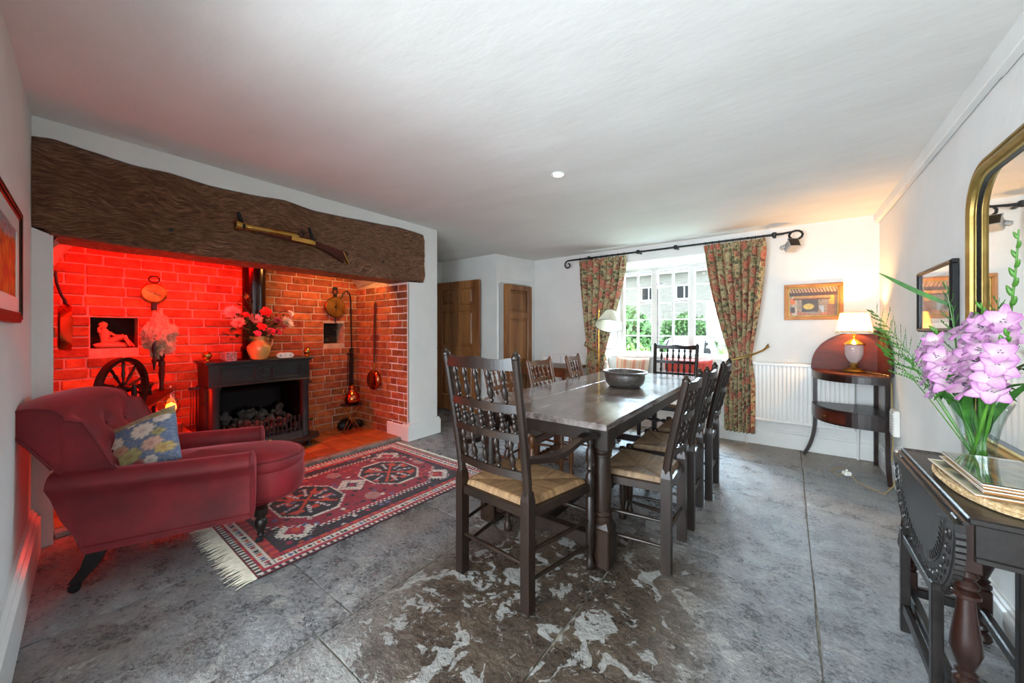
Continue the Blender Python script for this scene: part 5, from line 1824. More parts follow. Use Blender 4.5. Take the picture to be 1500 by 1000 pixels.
# copper pot on folding brass stand
q = thing('trivet_stand', 'folding brass cross legged stand under the copper kettle', 'stand', (-4.15, 2.37, .032))
for (x0, y0, x1, y1) in ((-.0, -.10, .03, .11), (.03, .10, .0, -.11), (-.07, -.09, -.06, .09), (-.06, .09, -.07, -.09)):
    MB().tube([(x0, y0, .0), (x1, y1, .325)], .0045, 6).build('leg', M['brass'], q, smooth=True)
MB().lathe([(0, .325), (.125, .325), (.128, .330), (.125, .335), (0, .334)], 28, T(-.02, 0, 0)).build('tray', M['iron'], q, smooth=True, ang=30)
q = thing('copper_kettle', 'round copper pot with narrow neck standing on the brass trivet', 'kettle', (-4.16, 2.37, .367))
MB().lathe([(0, .0), (.055, 0), (.075, .012), (.092, .045), (.094, .075), (.082, .11), (.055, .14), (.038, .152), (.034, .19), (.044, .20), (.040, .205), (.028, .19), (0, .17)], 28).build('body', M['copper'], q, smooth=True, ang=70)
MB().lathe([(0, .20), (.036, .20), (.030, .215), (.008, .222), (.010, .232), (0, .236)], 20).build('lid', M['copper'], q, smooth=True)
MB().tube([(0, -.085, .09), (0, -.12, .14), (0, -.10, .19)], [.014, .010, .008], 8).build('spout', M['copper'], q, smooth=True)
# black iron pot and doorstops behind the stand
for (x, y, r, lb) in ((-4.36, 2.40, .085, 'dark round iron weight behind the brass stand, the larger one'), (-4.33, 2.545, .06, 'small dark iron weight in the hearth corner')):
    o = MB().lathe([(0, 0), (r * .8, 0), (r, r * .4), (r * .95, r * .9), (r * .6, r * 1.4), (r * .2, r * 1.55), (0, r * 1.55)], 18, sx=.8, sy=1.2).build('iron_weight', M['iron'], smooth=True, ang=60, loc=(x, y, .032))
    tag(o, lb, 'iron weight')

# ---------------------------------------------------------------- spinning wheel
SX, SY = -3.79, .45
sp = thing('spinning_wheel', 'dark wooden spinning wheel with spoked wheel behind the red armchair', 'spinning wheel', (SX, SY, 0.032), math.radians(140))
# local x runs along the bench; wheel plane is the local xz plane
DW = M['mahog_dk']
wc = Vector((-.02, .0, .80))
wr = MB()
sec = []
n = 44
pts = []
for k in range(n):
    a = 2 * PI * k / n
    for (r, y) in ((.195, -.016), (.222, -.020), (.217, 0), (.222, .020), (.195, .016)):
        pts.append((wc.x + r * cos(a), y, wc.z + r * sin(a)))
fc = [(k * 5 + j, k * 5 + (j + 1) % 5, ((k + 1) % n) * 5 + (j + 1) % 5, ((k + 1) % n) * 5 + j) for k in range(n) for j in range(5)]
wr.add(pts, fc)
wr.build('rim', DW, sp, smooth=True, ang=35)
sm_ = MB().lathe([(.005, .02), (.010, .035), (.006, .05), (.008, .08), (.0115, .11), (.007, .14), (.010, .165), (.006, .195)], 8).mesh('spoke', DW, True)
for k in range(10):
    o = obj('spoke', sm_, sp)
    o.matrix_local = T(*wc) @ RY(k * 2 * PI / 10)
MB().lathe([(.010, -.06), (.014, -.045), (.026, -.03), (.030, -.01), (.030, .01), (.026, .03), (.014, .045), (.010, .06)], 14, T(*wc) @ RX(PI / 2)).build('hub', DW, sp, smooth=True, ang=50)
for y in (-.065, .065):
    MB().lathe([(.012, 0), (.014, .06), (.018, .10), (.011, .13), (.017, .18), (.012, .21), (.014, .23), (.008, .24)], 10, T(-.02, y, .59)).build('wheel_upright', DW, sp, smooth=True)
MB().box(-.16, .42, -.062, .062, -.014, .014, .004, M=T(0, 0, .60) @ RY(-.30)).build('bench', M['mahog'], sp)
for (x, y, z) in ((-.12, .12, .55), (-.12, -.12, .55), (.33, 0, .69)):
    tx = x * .85
    d = Vector((tx, y * .4, z)) - Vector((x, y * 1.3, 0))
    MB().lathe([(.011, 0), (.015, .05), (.010, .12), (.017, .22), (.011, .36), (.014, .40), (.018, d.length - .08), (.012, d.length)], 10, T(x, y * 1.3, 0) @ Vector((0, 0, 1)).rotation_difference(d.normalized()).to_matrix().to_4x4()).build('leg', DW, sp, smooth=True)
MB().lathe([(.012, 0), (.018, .02), (.012, .05), (.016, .10), (.021, .15), (.015, .20), (.021, .215), (.021, .25), (.013, .255), (.012, .265), (.022, .285), (.020, .305), (.008, .32), (.011, .335), (.003, .36)], 12, T(.37, 0, .715)).build('distaff_post', M['mahog'], sp, smooth=True, ang=60)
MB().box(.27, .38, -.012, .012, .965, .982, .004).build('distaff_arm', DW, sp)
MB().lathe([(.005, 0), (.008, .03), (.012, .08), (.007, .12), (.014, .17), (.010, .20), (.006, .25)], 10, T(.285, 0, .90)).build('distaff_spindle', DW, sp, smooth=True)
for x in (.20, .30):
    MB().lathe([(.009, 0), (.012, .04), (.008, .08), (.012, .12)], 8, T(x, .035, .665)).build('maiden', DW, sp, smooth=True)
MB().lathe([(.006, 0), (.020, .008), (.020, .018), (.010, .024), (.012, .07), (.020, .078), (.016, .085), (.010, .11), (.020, .118), (.020, .13), (.005, .15)], 12, T(.17, .03, .79) @ RY(PI / 2)).build('bobbin', M['mahog'], sp, smooth=True, ang=50)
MB().tube([(.20, .05, .79), (.24, .06, .79), (.28, .05, .79), (.30, .03, .79), (.28, .0, .79), (.24, -.01, .79), (.20, .01, .79)], .005, 6).build('flyer', DW, sp, smooth=True)
MB().tube([(wc.x + .08, .005, wc.z + .205), (.20, .03, .80)], .0018, 4).tube([(wc.x + .12, .005, wc.z - .18), (.20, .03, .78)], .0018, 4).tube([(.35, .03, .70), (.27, .03, .76)], .0015, 4).build('drive_cord', M['fringe'], sp)
# fleece on the distaff: top-level, held by the spindle
P0 = sp.matrix_basis
wp = Matrix.Translation(sp.location) @ RZ(math.radians(140)) @ Vector((.30, 0, 1.19))


def woolf(a, c):
    th, ph = a * 2 * PI, PI * c
    d = Vector((sin(ph) * cos(th), sin(ph) * sin(th), -cos(ph)))
    r = 1 + .38 * mn.noise(d * 2.3 + Vector((3, 1, 5))) + .22 * mn.noise(d * 6 + Vector((1, 2, 3))) + .08 * mn.noise(d * 14)
    z = d.z * .165 * r
    w = (.10 - .05 * (d.z > 0) * d.z) * r
    return (d.x * w * .62, d.y * w, z)


o = MB().grid(woolf, 72, 56, cu=True).build('fleece', M['wool'], smooth=True, loc=wp + Vector((-.04, .03, -.01)), rot=(0, 0, 0))
tag(o, 'bundle of raw wool hanging from the distaff of the spinning wheel', 'wool')
# ---------------------------------------------------------------- oil lamp with the red-glowing bulb, standing on a pan on the ledge
LX, LY, LZ = -4.16, .76, .367
o = MB().lathe([(0, 0), (.066, 0), (.073, .01), (.075, .05), (.071, .055), (.075, .06), (.075, .098), (.069, .102), (0, .10)], 28).build('round_tin', M['basket'], smooth=True, ang=40, loc=(LX, LY, LZ))
tag(o, 'round brown tin under the glowing oil lamp left of the stove', 'tin')
q = thing('oil_lamp', 'old oil lamp with diamond patterned glass glowing red left of the stove', 'lamp', (LX, LY, LZ + .102))
MB().lathe([(0, 0), (.048, 0), (.052, .008), (.040, .016), (.030, .03), (.034, .045), (.050, .06), (.050, .064), (.018, .066), (0, .066)], 24).build('base', M['basket'], q, smooth=True, ang=50)
gp_ = [(.034, .062), (.052, .09), (.062, .125), (.058, .16), (.044, .19), (.034, .215), (.034, .29), (.041, .315)]
MB().lathe(gp_ + [(r - .003, z) for r, z in gp_[::-1]], 28).build('glass_chimney', M['vaseglass'], q, smooth=True, ang=80)
MB().lathe([(0, .066), (.014, .068), (.028, .095), (.036, .125), (.030, .155), (0, .172)], 16).build('bulb', M['bulb_red'], q, smooth=True)
point('red_lamp', (LX + .16, LY - .02, LZ + .20), 13, (1.0, 0.008, 0.003), .05)
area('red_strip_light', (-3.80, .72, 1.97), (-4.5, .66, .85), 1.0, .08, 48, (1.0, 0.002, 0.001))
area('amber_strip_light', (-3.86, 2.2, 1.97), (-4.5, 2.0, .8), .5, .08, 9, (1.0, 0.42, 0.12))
# ================================================================ CURTAINS
RZc = 2.245
rod = thing('curtain_rod', 'long black wrought iron curtain rod with scrolled ends above the window', 'curtain rod', (-1.24, 4.735, RZc))
b = MB().tube([(-1.26, 0, 0), (1.20, 0, 0)], .012, 10)
b.build('pole', M['iron'], rod, smooth=True, ang=60)
MB().tube([(-1.24, 0, 0), (-1.29, 0, -.002)] + [(-1.30 + (.062 - .0035 * k) * cos(PI / 2 + k * .5), 0, -.062 + (.062 - .0035 * k) * sin(PI / 2 + k * .5)) for k in range(13)], .011, 8).build('scroll_finial', M['iron'], rod, smooth=True)
MB().tube([(1.18, 0, 0), (1.24, 0, .005)] + [(1.30 + .055 * cos(a), .0, -.03 + .045 * sin(a)) for a in [2.2 - k * .55 for k in range(12)]], .011, 8).build('ring_finial', M['iron'], rod, smooth=True)
for x in (-.98, .15, 1.12, -.3):
    MB().box(x - .014, x + .014, -.005, .143, -.01, .01, .003).lathe([(.0, -.03), (.02, -.02), (.022, .02), (0, .03)], 10, T(x, 0, 0)).build('bracket', M['iron'], rod)


def curtain(name, label, x0, x1, xt0, xt1, xb0, xb1, zt, zb, ztie, nf, seed):
    t = thing(name, label, 'curtain', ((x0 + x1) / 2, 4.735, 0))
    ox = (x0 + x1) / 2
    fullw = (x1 - x0) * 2.1

    def edge(z):
        if z > ztie:
            k = (zt - z) / (zt - ztie)
            kk = k ** 1.5
            return x0 + (xt0 - x0) * kk, x1 + (xt1 - x1) * kk
        k = smooth01((ztie - z) / .35)
        return xt0 + (xb0 - xt0) * k, xt1 + (xb1 - xt1) * k

    def f(a, c):
        z = zt - (zt - zb) * c
        e0, e1 = edge(z)
        w = e1 - e0
        ph = a * nf * 2 * PI + 1.1 * mn.noise(Vector((a * 4, 0, seed))) + .5 * mn.noise(Vector((a * 3, z * 1.2, seed + 3)))
        tight = 1 - .40 * math.exp(-((z - ztie) / .10) ** 2)
        top = smooth01((zt - z) / .12)
        amp = (.014 + .040 * top) * tight
        x = e0 + w * a + .012 * sin(ph * 2 + 1) * top
        y = amp * sin(ph) + .012 * mn.noise(Vector((a * 12, z * 2, seed)))
        if z > zt - .05: y += .008 * sin(a * 260)
        if z > zt - .012: x += 0
        return (x - ox, y, z + .006 * sin(a * 200) * (c < .01))
    b = MB().grid(f, 300, 90, pat=lambda a, c: (a * fullw + seed, (zt - zb) * c, 0.0))
    o = b.build('cloth', M['curtain'], t, smooth=True, fix=False)
    sm = o.modifiers.new('s', 'SOLIDIFY')
    sm.thickness = .003
    n = 9
    for k in range(n):
        x = x0 + .02 + (x1 - x0 - .04) * k / (n - 1) - ox
        MB().tube([(x, .019 * cos(q * PI / 6), RZc + .019 * sin(q * PI / 6) - .002) for q in range(12)], .0025, 5, closed=True).build('ring', M['iron'], t, smooth=True)
    return t, ox, edge


cr_, ox, ed = curtain('curtain', 'right hand floral curtain, terracotta and green, tied back beside the radiator', -.785, -.195, -.535, -.325, -.58, -.30, 2.222, .135, .97, 7, 2.0)
MB().tube([(xx - ox, -.075 + .05 * abs(u) ** 3, .94 + .0 * u + .05 * u) for u, xx in ((-1, -.555), (-.6, -.53), (0, -.44), (.5, -.36), (1, -.30))] + [(-.22 - ox, .02, 1.03), (-.17 - ox, .08, 1.075)], .011, 8).build('tieback_rope', M['gold'], cr_, smooth=True)
MB().tube([(-.20 - ox, .1, 1.06), (-.185 - ox, .03, 1.08), (-.17 - ox, -.01, 1.10)], .006, 6).build('tieback_hook', M['brass_old'], cr_, smooth=True)
cl_, ox, ed = curtain('curtain', 'left hand floral curtain, terracotta and green, tied back behind the floor lamp', -2.37, -1.70, -2.25, -1.985, -2.27, -1.92, 2.222, .10, .97, 7, 9.0)
MB().tube([(-2.31 - ox, .09, 1.08), (-2.28 - ox, .0, 1.03)] + [(xx - ox, -.07 + .05 * abs(u) ** 3, .97 - .05 * u) for u, xx in ((-1, -2.24), (-.4, -2.18), (.3, -2.08), (1, -1.98))], .010, 8).build('tieback_rope', M['gold'], cl_, smooth=True)
q = MB().lathe([(0.004, .04), (.022, .03), (.026, .0), (.020, -.015), (.030, -.03), (.036, -.11), (.02, -.115)], 16).build('tassel', M['fringe'], cl_, smooth=True, loc=(-1.94 - ox, -.07, .80))
MB().tube([(-1.985 - ox, -.04, .93), (-1.95 - ox, -.065, .90), (-1.94 - ox, -.07, .83)], .005, 6).build('tassel_cord', M['gold'], cl_, smooth=True)


# ================================================================ RADIATORS
def radiator(label, x0, x1, z0, z1, y, n):
    t = thing('radiator', label, 'radiator', (x0, y, 0))
    w = x1 - x0
    for yy in (-.035, .025):
        def f(a, c):
            k = a * n % 1.0
            prof = smooth01((.5 - abs(k - .5)) / .22)
            return (w * a, yy - .012 * prof * (0.06 < c < .94) - 0.001, z0 + .02 + (z1 - z0 - .04) * c)
        MB().grid(f, n * 10, 8).build('panel', M['radiator'], t, smooth=True, fix=False, ang=60).data.update()
        if yy > 0: break
    b = MB().box(0, w, -.050, .045, z1 - .028, z1, .004).box(0, w, -.048, -.02, z0, z0 + .025, .005)
    b.box(0, .006, -.046, .045, z0, z1).box(w - .006, w, -.046, .045, z0, z1)
    b.build('casing', M['radiator'], t)
    b = MB().tube([(w - .03, 0, z0 + .03), (w + .03, 0, z0 + .03), (w + .03, 0, .0)], .009, 8).tube([(-.01, 0, z0 + .03), (-.04, 0, z0 + .03), (-.04, 0, .0)], .009, 8)
    b.build('pipe', M['radiator'], t, smooth=True)
    return t


radiator('white panel radiator between the right curtain and the corner stand', -.33, .505, .275, .90, 4.83, 24)
radiator('white panel radiator behind the side table on the left of the window wall', -3.02, -2.28, .28, .89, 4.83, 20)

# ================================================================ CORNER WASHSTAND
CX, CY = XR - .03, 4.765
cs = thing('corner_washstand', 'mahogany corner washstand with arched back boards and one drawer', 'washstand', (CX, CY, 0), PI)
# local: corner at origin, x along the window wall (towards -X world), y along the right wall (towards -Y world)
RS = .47
arc = [(RS * cos(a), RS * sin(a)) for a in [k * PI / 2 / 20 for k in range(21)]]


def front(th):
    a = th * PI / 2
    r = RS * (1 + .10 * sin(2 * a) ** 2) * (1 + 0 * a)
    return (r * cos(a) * 1.0, r * sin(a) * 1.12)


arc = [front(k / 20) for k in range(21)]
MB().prism([(0, 0)] + arc, .845, .862).build('top', M['mahog'], cs)
b = MB()
ib = [(x * .965, y * .965) for x, y in arc]
b.prism(arc[0:21] + ib[::-1], .79, .845)
b.build('top_rail', M['mahog_dk'], cs)
MB().prism([(0, 0)] + [(x * .97, y * .97) for x, y in arc], .525, .54).build('shelf', M['mahog_dk'], cs)
b = MB().prism(arc + ib[::-1], .41, .535)
b.prism([(0, 0)] + [(x * .96, y * .96) for x, y in arc], .41, .422)
dc = b.build('drawer_case', M['mahog_dk'], cs)
a2 = [(x * 1.006, y * 1.006) for x, y in arc[5:14]]
MB().prism(a2 + [(x * .97, y * .97) for x, y in a2[::-1]], .425, .52).build('drawer', M['mahog'], cs)
kx, ky = front(.46)
MB().lathe([(.005, 0), (.006, .01), (.012, .016), (.010, .022), (0, .024)], 12, T(kx * 1.0, ky * 1.0, .472) @ RZ(math.atan2(ky, kx)) @ RY(PI / 2)).build('knob', M['brass_old'], cs, smooth=True)
# back boards: quarter arches
for s in (0, 1):
    o2 = [(0, .86)] + [((RS * 1.02) * cos(a) ** .8 * (1.12 if s else 1) if a < PI / 2 - .01 else 0, .86 + .385 * sin(a) ** .85) for a in [k * PI / 2 / 18 for k in range(19)]]
    Mx = Matrix(((1, 0, 0, 0), (0, 0, 1, 0), (0, 1, 0, 0), (0, 0, 0, 1))) if s == 0 else Matrix(((0, 0, 1, 0), (1, 0, 0, 0), (0, 1, 0, 0), (0, 0, 0, 1)))
    MB().prism(o2, -.014, 0.0, Mx).build('back_board', M['mahog'], cs)
for (x, y, spx, spy) in ((RS - .02, .012, .085, .0), (.012, RS * 1.12 - .02, 0, .10), (.012, .012, 0, 0)):
    sec = [((x, y, .85), (1, 0, 0), (0, 1, 0)), ((x, y, .40), (1, 0, 0), (0, 1, 0))]
    for k in range(1, 9):
        u = k / 8
        sec.append(((x + spx * u ** 2.6, y + spy * u ** 2.6, .40 - .40 * u + .0), (1, 0, 0), (0, 1, 0)))
    v, f = sweep_rect(sec, .015, .015)
    MB().add(v, f).build('leg', M['mahog_dk'], cs)
# lamp on it
lx_, ly_ = .485, 4.63
tl = thing('table_lamp', 'lit table lamp with cut glass vase body and cream shade on the corner washstand', 'lamp', (lx_, ly_, .863))
MB().lathe([(0, 0), (.078, 0), (.082, .006), (.076, .014), (.060, .024), (.040, .034), (.026, .042), (.022, .056), (.032, .062), (.030, .074), (.022, .08), (0, .08)], 28).build('base', M['brass_old'], tl, smooth=True, ang=50)


def gf(a, c):
    pr_ = [(.020, .08), (.030, .09), (.045, .115), (.058, .15), (.063, .19), (.062, .235), (.060, .25)]
    i = min(5, int(c * 6))
    k = c * 6 - i
    r, z = pr_[i][0] * (1 - k) + pr_[i + 1][0] * k, pr_[i][1] * (1 - k) + pr_[i + 1][1] * k
    r *= 1 + .055 * abs(sin(a * 2 * PI * 7)) ** .6
    return (r * cos(a * 2 * PI), r * sin(a * 2 * PI), z)


g_ = MB().grid(gf, 84, 12, cu=True)
g_.f.append(tuple(i * 13 for i in range(84)))
g_.f.append(tuple(i * 13 + 12 for i in range(84)))
g_.build('glass_body', M['cutglass'], tl, smooth=True, ang=60)
MB().lathe([(0, .25), (.078, .25), (.080, .256), (.060, .272), (.035, .29), (.018, .30), (.014, .315), (.022, .322), (.014, .33), (.011, .36), (0, .36)], 28).build('collar', M['brass'], tl, smooth=True, ang=50)
MB().lathe([(0, .36), (.012, .36), (.016, .385), (.020, .41), (.014, .43), (0, .438)], 14).build('bulb', M['bulb'], tl, smooth=True)


def sh(r0, r1, z0, z1, n):
    def f(a, c):
        r = r0 + (r1 - r0) * c
        r *= 1 + .012 * sin(a * 2 * PI * n)
        return (r * cos(a * 2 * PI), r * sin(a * 2 * PI), z0 + (z1 - z0) * c)
    return f


shd = MB().grid(sh(.128, .094, .365, .545, 48), 192, 3, cu=True).build('shade', M['shade_lit'], tl, smooth=True, fix=False)
MB().grid(sh(.131, .130, .352, .372, 60), 180, 1, cu=True).build('fringe', M['fringe'], shd, smooth=True, fix=False)
b = MB().tube([(.129 * cos(a), .129 * sin(a), .372) for a in [k * PI / 16 for k in range(32)]], .003, 5, closed=True).tube([(.095 * cos(a), .095 * sin(a), .545) for a in [k * PI / 16 for k in range(32)]], .003, 5, closed=True)
for k in range(6):
    a = k * PI / 3 + .3
    b.tube([(.130 * cos(a), .130 * sin(a), .365), (.096 * cos(a), .096 * sin(a), .545)], .0025, 4)
b.build('shade_trim', M['gold'], shd)
point('table_lamp_light', (lx_, ly_, .863 + .46), 34, (1.0, 0.52, 0.17), .03)

# wall sockets, box, cables
q = thing('wall_vent_box', 'white ribbed electrical box low on the right wall behind the washstand', 'electrical box', (XR - .04, 4.12, .42))
MB().box(0, .038, -.07, .07, 0, .20, .006).build('case', M['plastic_w'], q)
for k in range(8): MB().box(-.004, .0, -.06, .06, .02 + k * .021, .031 + k * .021, .001).build('rib', M['plastic_w'], q)
q = thing('wall_socket', 'white double socket with a plug on the right wall above the skirting', 'socket', (XR - .022, 3.86, .30))
MB().box(.0, .020, -.075, .075, 0, .088, .004).build('plate', M['plastic_w'], q)
MB().box(-.035, .0, .0, .05, .02, .065, .008).build('plug', M['plastic_w'], q)
tag(MB().tube([(lx_ + .07, ly_ - .03, .872), (lx_ + .12, ly_ - .12, .868), (.66, 4.31, .872), (.668, 4.23, .80), (.665, 4.20, .62), (.668, 4.18, .35), (.65, 4.10, .22), (.66, 4.0, .28), (.655, 3.89, .33)], .004, 6).build('lamp_cable', M['wire'], smooth=True),
    'fawn lamp flex hanging down beside the washstand to the wall socket', 'cable')
tag(MB().tube([(.648, 3.84, .32), (.62, 3.86, .10), (.58, 3.92, .008), (.45, 4.10, .006), (.42, 4.32, .02), (.36, 4.38, .03), (.30, 4.30, .006), (.34, 4.22, .006), (.38, 4.24, .012)], .004, 6).build('floor_cable', M['wire'], smooth=True),
    'fawn cable looped on the stone floor under the washstand', 'cable')
q = tag(MB().box(-.025, .025, -.025, .025, 0, .035, .006).box(-.006, .006, -.004, .004, .035, .052).build('plug', M['plastic_w'], loc=(.40, 4.25, .004), rot=(0, 0, .5)), 'loose white plug lying on the floor under the washstand', 'plug')


# ================================================================ PICTURES AND MIRROR
def picture(name, label, cat, Mx, w, h, fw, fmat, paint, depth=.025, glass=False, mount=0, n=(90, 60), slip=None):
    """local x right, z up, face towards -y; Mx world matrix at the centre of the back"""
    t = bpy.data.objects.new(name, None)
    COL.objects.link(t)
    t.matrix_world = Mx
    tag(t, label, cat)
    for (a, c, d, e, vert) in ((-w / 2, w / 2, h / 2 - fw, h / 2, 0), (-w / 2, w / 2, -h / 2, -h / 2 + fw, 0), (-w / 2, -w / 2 + fw, -h / 2 + fw, h / 2 - fw, 1), (w / 2 - fw, w / 2, -h / 2 + fw, h / 2 - fw, 1)):
        b = MB().box(a, c, -depth, 0, d, e, .004)
        if vert: b.box(a + fw * .3, c - fw * .3, -depth - .005, -depth, d - fw * .3, e + fw * .3, .002)
        else: b.box(a + fw * .3, c - fw * .3, -depth - .005, -depth, d + fw * .3, e - fw * .3, .002)
        b.build('frame', fmat, t)
    iw, ih = w / 2 - fw, h / 2 - fw
    if mount:
        b = MB()
        for (a, c, d, e) in ((-iw, iw, ih - mount, ih), (-iw, iw, -ih, -ih + mount), (-iw, -iw + mount, -ih + mount, ih - mount), (iw - mount, iw, -ih + mount, ih - mount)):
            b.box(a, c, -.014, -.010, d, e)
        b.build('mount', M['plastic_w'], t)
        iw -= mount
        ih -= mount
    if slip:
        b = MB()
        sl_ = .010
        for (a, c, d, e) in ((-iw, iw, ih - sl_, ih), (-iw, iw, -ih, -ih + sl_), (-iw, -iw + sl_, -ih, ih), (iw - sl_, iw, -ih, ih)):
            b.box(a, c, -.018, -.008, d, e, .002)
        b.build('slip', slip, t)
    MB().grid(lambda a, c: (-iw + 2 * iw * a, -.010, -ih + 2 * ih * c), n[0], n[1], col=lambda a, c: paint(a, c)).build('painting', M['attr_paint'], t, fix=False)
    MB().box(-w / 2 + .004, w / 2 - .004, -.006, -.001, -h / 2 + .004, h / 2 - .004).build('backing', M['cork'], t)
    if glass: MB().box(-w / 2 + fw, w / 2 - fw, -.020, -.018, -h / 2 + fw, h / 2 - fw).build('glass', M['picglass'], t)
    return t


def inglenook(a, c):
    n_ = mn.noise(Vector((a * 22, c * 14, 1))) * .5 + mn.noise(Vector((a * 60, c * 40, 5))) * .3
    j = lambda h, k=.25: tuple(max(0, q * (1 + k * 2 * n_)) for q in rgb(h))
    if c > .82:
        return j('6e4a30') if (a * 16 + c * 5) % 1 > .4 else j('d0a070')
    if c > .70: return j('4a2c1a')
    if c > .58 and .1 < a < .85: return j('c08840') if c > .63 else j('6a3c20')
    if .82 < a < .92 and c > .40: return j('e8a030')
    if a > .92: return j('70523c')
    if .04 < a < .15 and .42 < c < .62: return j('d06c28', .5)
    if .05 < a < .14 and .12 < c < .32: return j('44281c')
    if .08 < a < .18: return j('bca88c')
    if .78 < a and c < .42: return j('8a5a3c')
    if .62 < a < .72 and .14 < c < .36 and a - .62 > (.36 - c) * .3: return j('a8b0b8')
    if c < .12 + .05 * sin(a * 9): return j('b06848')
    if ((a - .42) / .11) ** 2 + ((c - .34) / .10) ** 2 < 1: return j('c8a84c')
    if .28 < a < .62 and .16 < c < .60: return j('453c34', .5)
    return j('94806a', .35)


picture('framed_picture', 'small gilt framed painting of a cottage fireplace above the radiator', 'picture', T(.198, YB - .002, 1.538), .47, .37, .035, M['gold_wood'], inglenook, slip=M['gold'])
for o_ in ():
    pass


def fieryart(a, c):
    n_ = mn.noise(Vector((a * 3.2, c * 3.0, 4))) + .5 * mn.noise(Vector((a * 9, c * 8, 1)))
    col = mixc(rgb('b03018'), rgb('d88420'), smooth01(.5 + n_ * .9))
    if c > .75: col = mixc(col, rgb('8a8450'), smooth01((c - .75) * 6))
    if c > .88 or (a > .2 and a < .75 and c > .8 - n_ * .1): col = mixc(col, rgb('88a4b8'), .6)
    if abs(mn.noise(Vector((a * 7, c * 2.2, 9)))) < .05: col = mixc(col, rgb('5a1410'), .7)
    if mn.noise(Vector((a * 12, c * 6, 12))) > .42: col = mixc(col, rgb('d04030'), .8)
    return col


pm = ML @ T(1.07, .001, 1.525) @ RZ(PI)
picture('framed_artwork', 'red brown framed abstract painting in fiery colours on the left wall', 'picture', pm, .72, .49, .045, M['mahog'], fieryart, depth=.018, glass=False, mount=.06)


def murky(a, c):
    n_ = mn.noise(Vector((a * 5, c * 5, 2)))
    return mixc(rgb('4a4438'), rgb('a8947c'), smooth01(.5 + n_))


picture('framed_print', 'black framed print on the right wall between the washstand and the gilt mirror', 'picture', T(XR - .002, 3.14, 1.425) @ RZ(-PI / 2), .62, .375, .022, M['black'], murky, depth=.028, glass=True, mount=.03)

# gilt mirror with rounded shoulders
mr = bpy.data.objects.new('wall_mirror', None)
COL.objects.link(mr)
mr.matrix_world = T(XR - .004, 2.02, 0) @ RZ(-PI / 2)
tag(mr, 'large gilt framed overmantel mirror with rounded top corners on the right wall', 'mirror')


def mout(hw, z0, z1, r, n=10):
    p = [(-hw, z0), (hw, z0)]
    for s, st0 in ((1, 0), (-1, PI / 2)):
        for k in range(n + 1):
            a = st0 + k * PI / 2 / n
            cx_ = (hw - r) * s
            p.append((cx_ + r * cos(a), z1 - r + r * sin(a)))
    return p


ho, hi_ = mout(.60, .735, 1.975, .20), mout(.53, .80, 1.905, .15)


def ringstrip(b, o1, i1, y0, y1):
    n = len(o1)
    v = [(x, y0, z) for x, z in o1] + [(x, y1, z) for x, z in i1]
    b.add(v, [(i, (i + 1) % n, n + (i + 1) % n, n + i) for i in range(n)])


lerp = lambda k: [(a[0] + (c[0] - a[0]) * k, a[1] + (c[1] - a[1]) * k) for a, c in zip(ho, hi_)]
b = MB()
pf = [(0, 0), (0, -.022), (.15, -.036), (.30, -.038), (.36, -.030), (.42, -.030), (.50, -.042), (.68, -.044), (.82, -.034), (.88, -.024), (1.0, -.020), (1.0, -.004)]
for (k0, y0), (k1, y1) in zip(pf[:-1], pf[1:]): ringstrip(b, lerp(k0), lerp(k1), y0, y1)
b.build('frame', M['gold'], mr, smooth=True, ang=35)
b = MB()
n = len(hi_)
b.add([(x, -.010, z) for x, z in hi_], [tuple(range(n))])
b.build('mirror_glass', M['mirror'], mr)
b = MB()
ringstrip(b, lerp(1.0), mout(.518, .812, 1.893, .14), -.018, -.011)
b.build('inner_bead', M['black'], mr)
for s in (-1, 1): MB().tube([(s * .612, -.018, .74), (s * .612, -.018, 1.66)], .012, 8).build('side_moulding', M['gold'], mr, smooth=True)

# ================================================================ FLOOR LAMP
fl_ = thing('floor_lamp', 'brass floor lamp with tilted ivory pleated shade in front of the left curtain', 'lamp', (-1.955, 4.47, 0))
MB().lathe([(0, 0), (.13, 0), (.135, .012), (.11, .022), (.03, .035), (.014, .06), (0, .06)], 28).build('base', M['brass_old'], fl_, smooth=True, ang=50)
MB().tube([(0, 0, .05), (0, 0, 1.47)], .009, 10).lathe([(.009, 1.47), (.014, 1.48), (.010, 1.50), (.004, 1.53)], 10).build('pole', M['brass'], fl_, smooth=True)
hx = Matrix.Rotation(math.radians(-25), 4, 'Z')
MB().tube([tuple(hx @ Vector(p)) for p in [(0, 0, 1.42), (.07, 0, 1.42), (.12, 0, 1.48), (.17, 0, 1.51), (.22, 0, 1.49), (.25, 0, 1.45)]], .006, 8).build('arm', M['brass_old'], fl_, smooth=True)
Ms_ = hx @ T(.24, -.02, 1.47) @ RX(math.radians(-24)) @ RY(math.radians(-14))
fs_ = MB().grid(lambda a, c: tuple(Ms_ @ Vector(sh(.165, .065, -.195, 0, 40)(a, c))), 160, 5, cu=True).build('shade', M['shade_off'], fl_, smooth=True, fix=False)
MB().tube([tuple(Ms_ @ Vector((.166 * cos(a), .166 * sin(a), -.195))) for a in [k * PI / 18 for k in range(36)]], .003, 5, closed=True).tube([tuple(Ms_ @ Vector((.066 * cos(a), .066 * sin(a), 0))) for a in [k * PI / 18 for k in range(36)]], .002, 5, closed=True).build('rim', M['iron'], fs_)
MB().lathe([(0, -.11), (.016, -.10), (.024, -.07), (.018, -.04), (.013, -.02), (.013, 0), (0, 0)], 14, Ms_).build('bulb', M['plastic_w'], fl_, smooth=True)

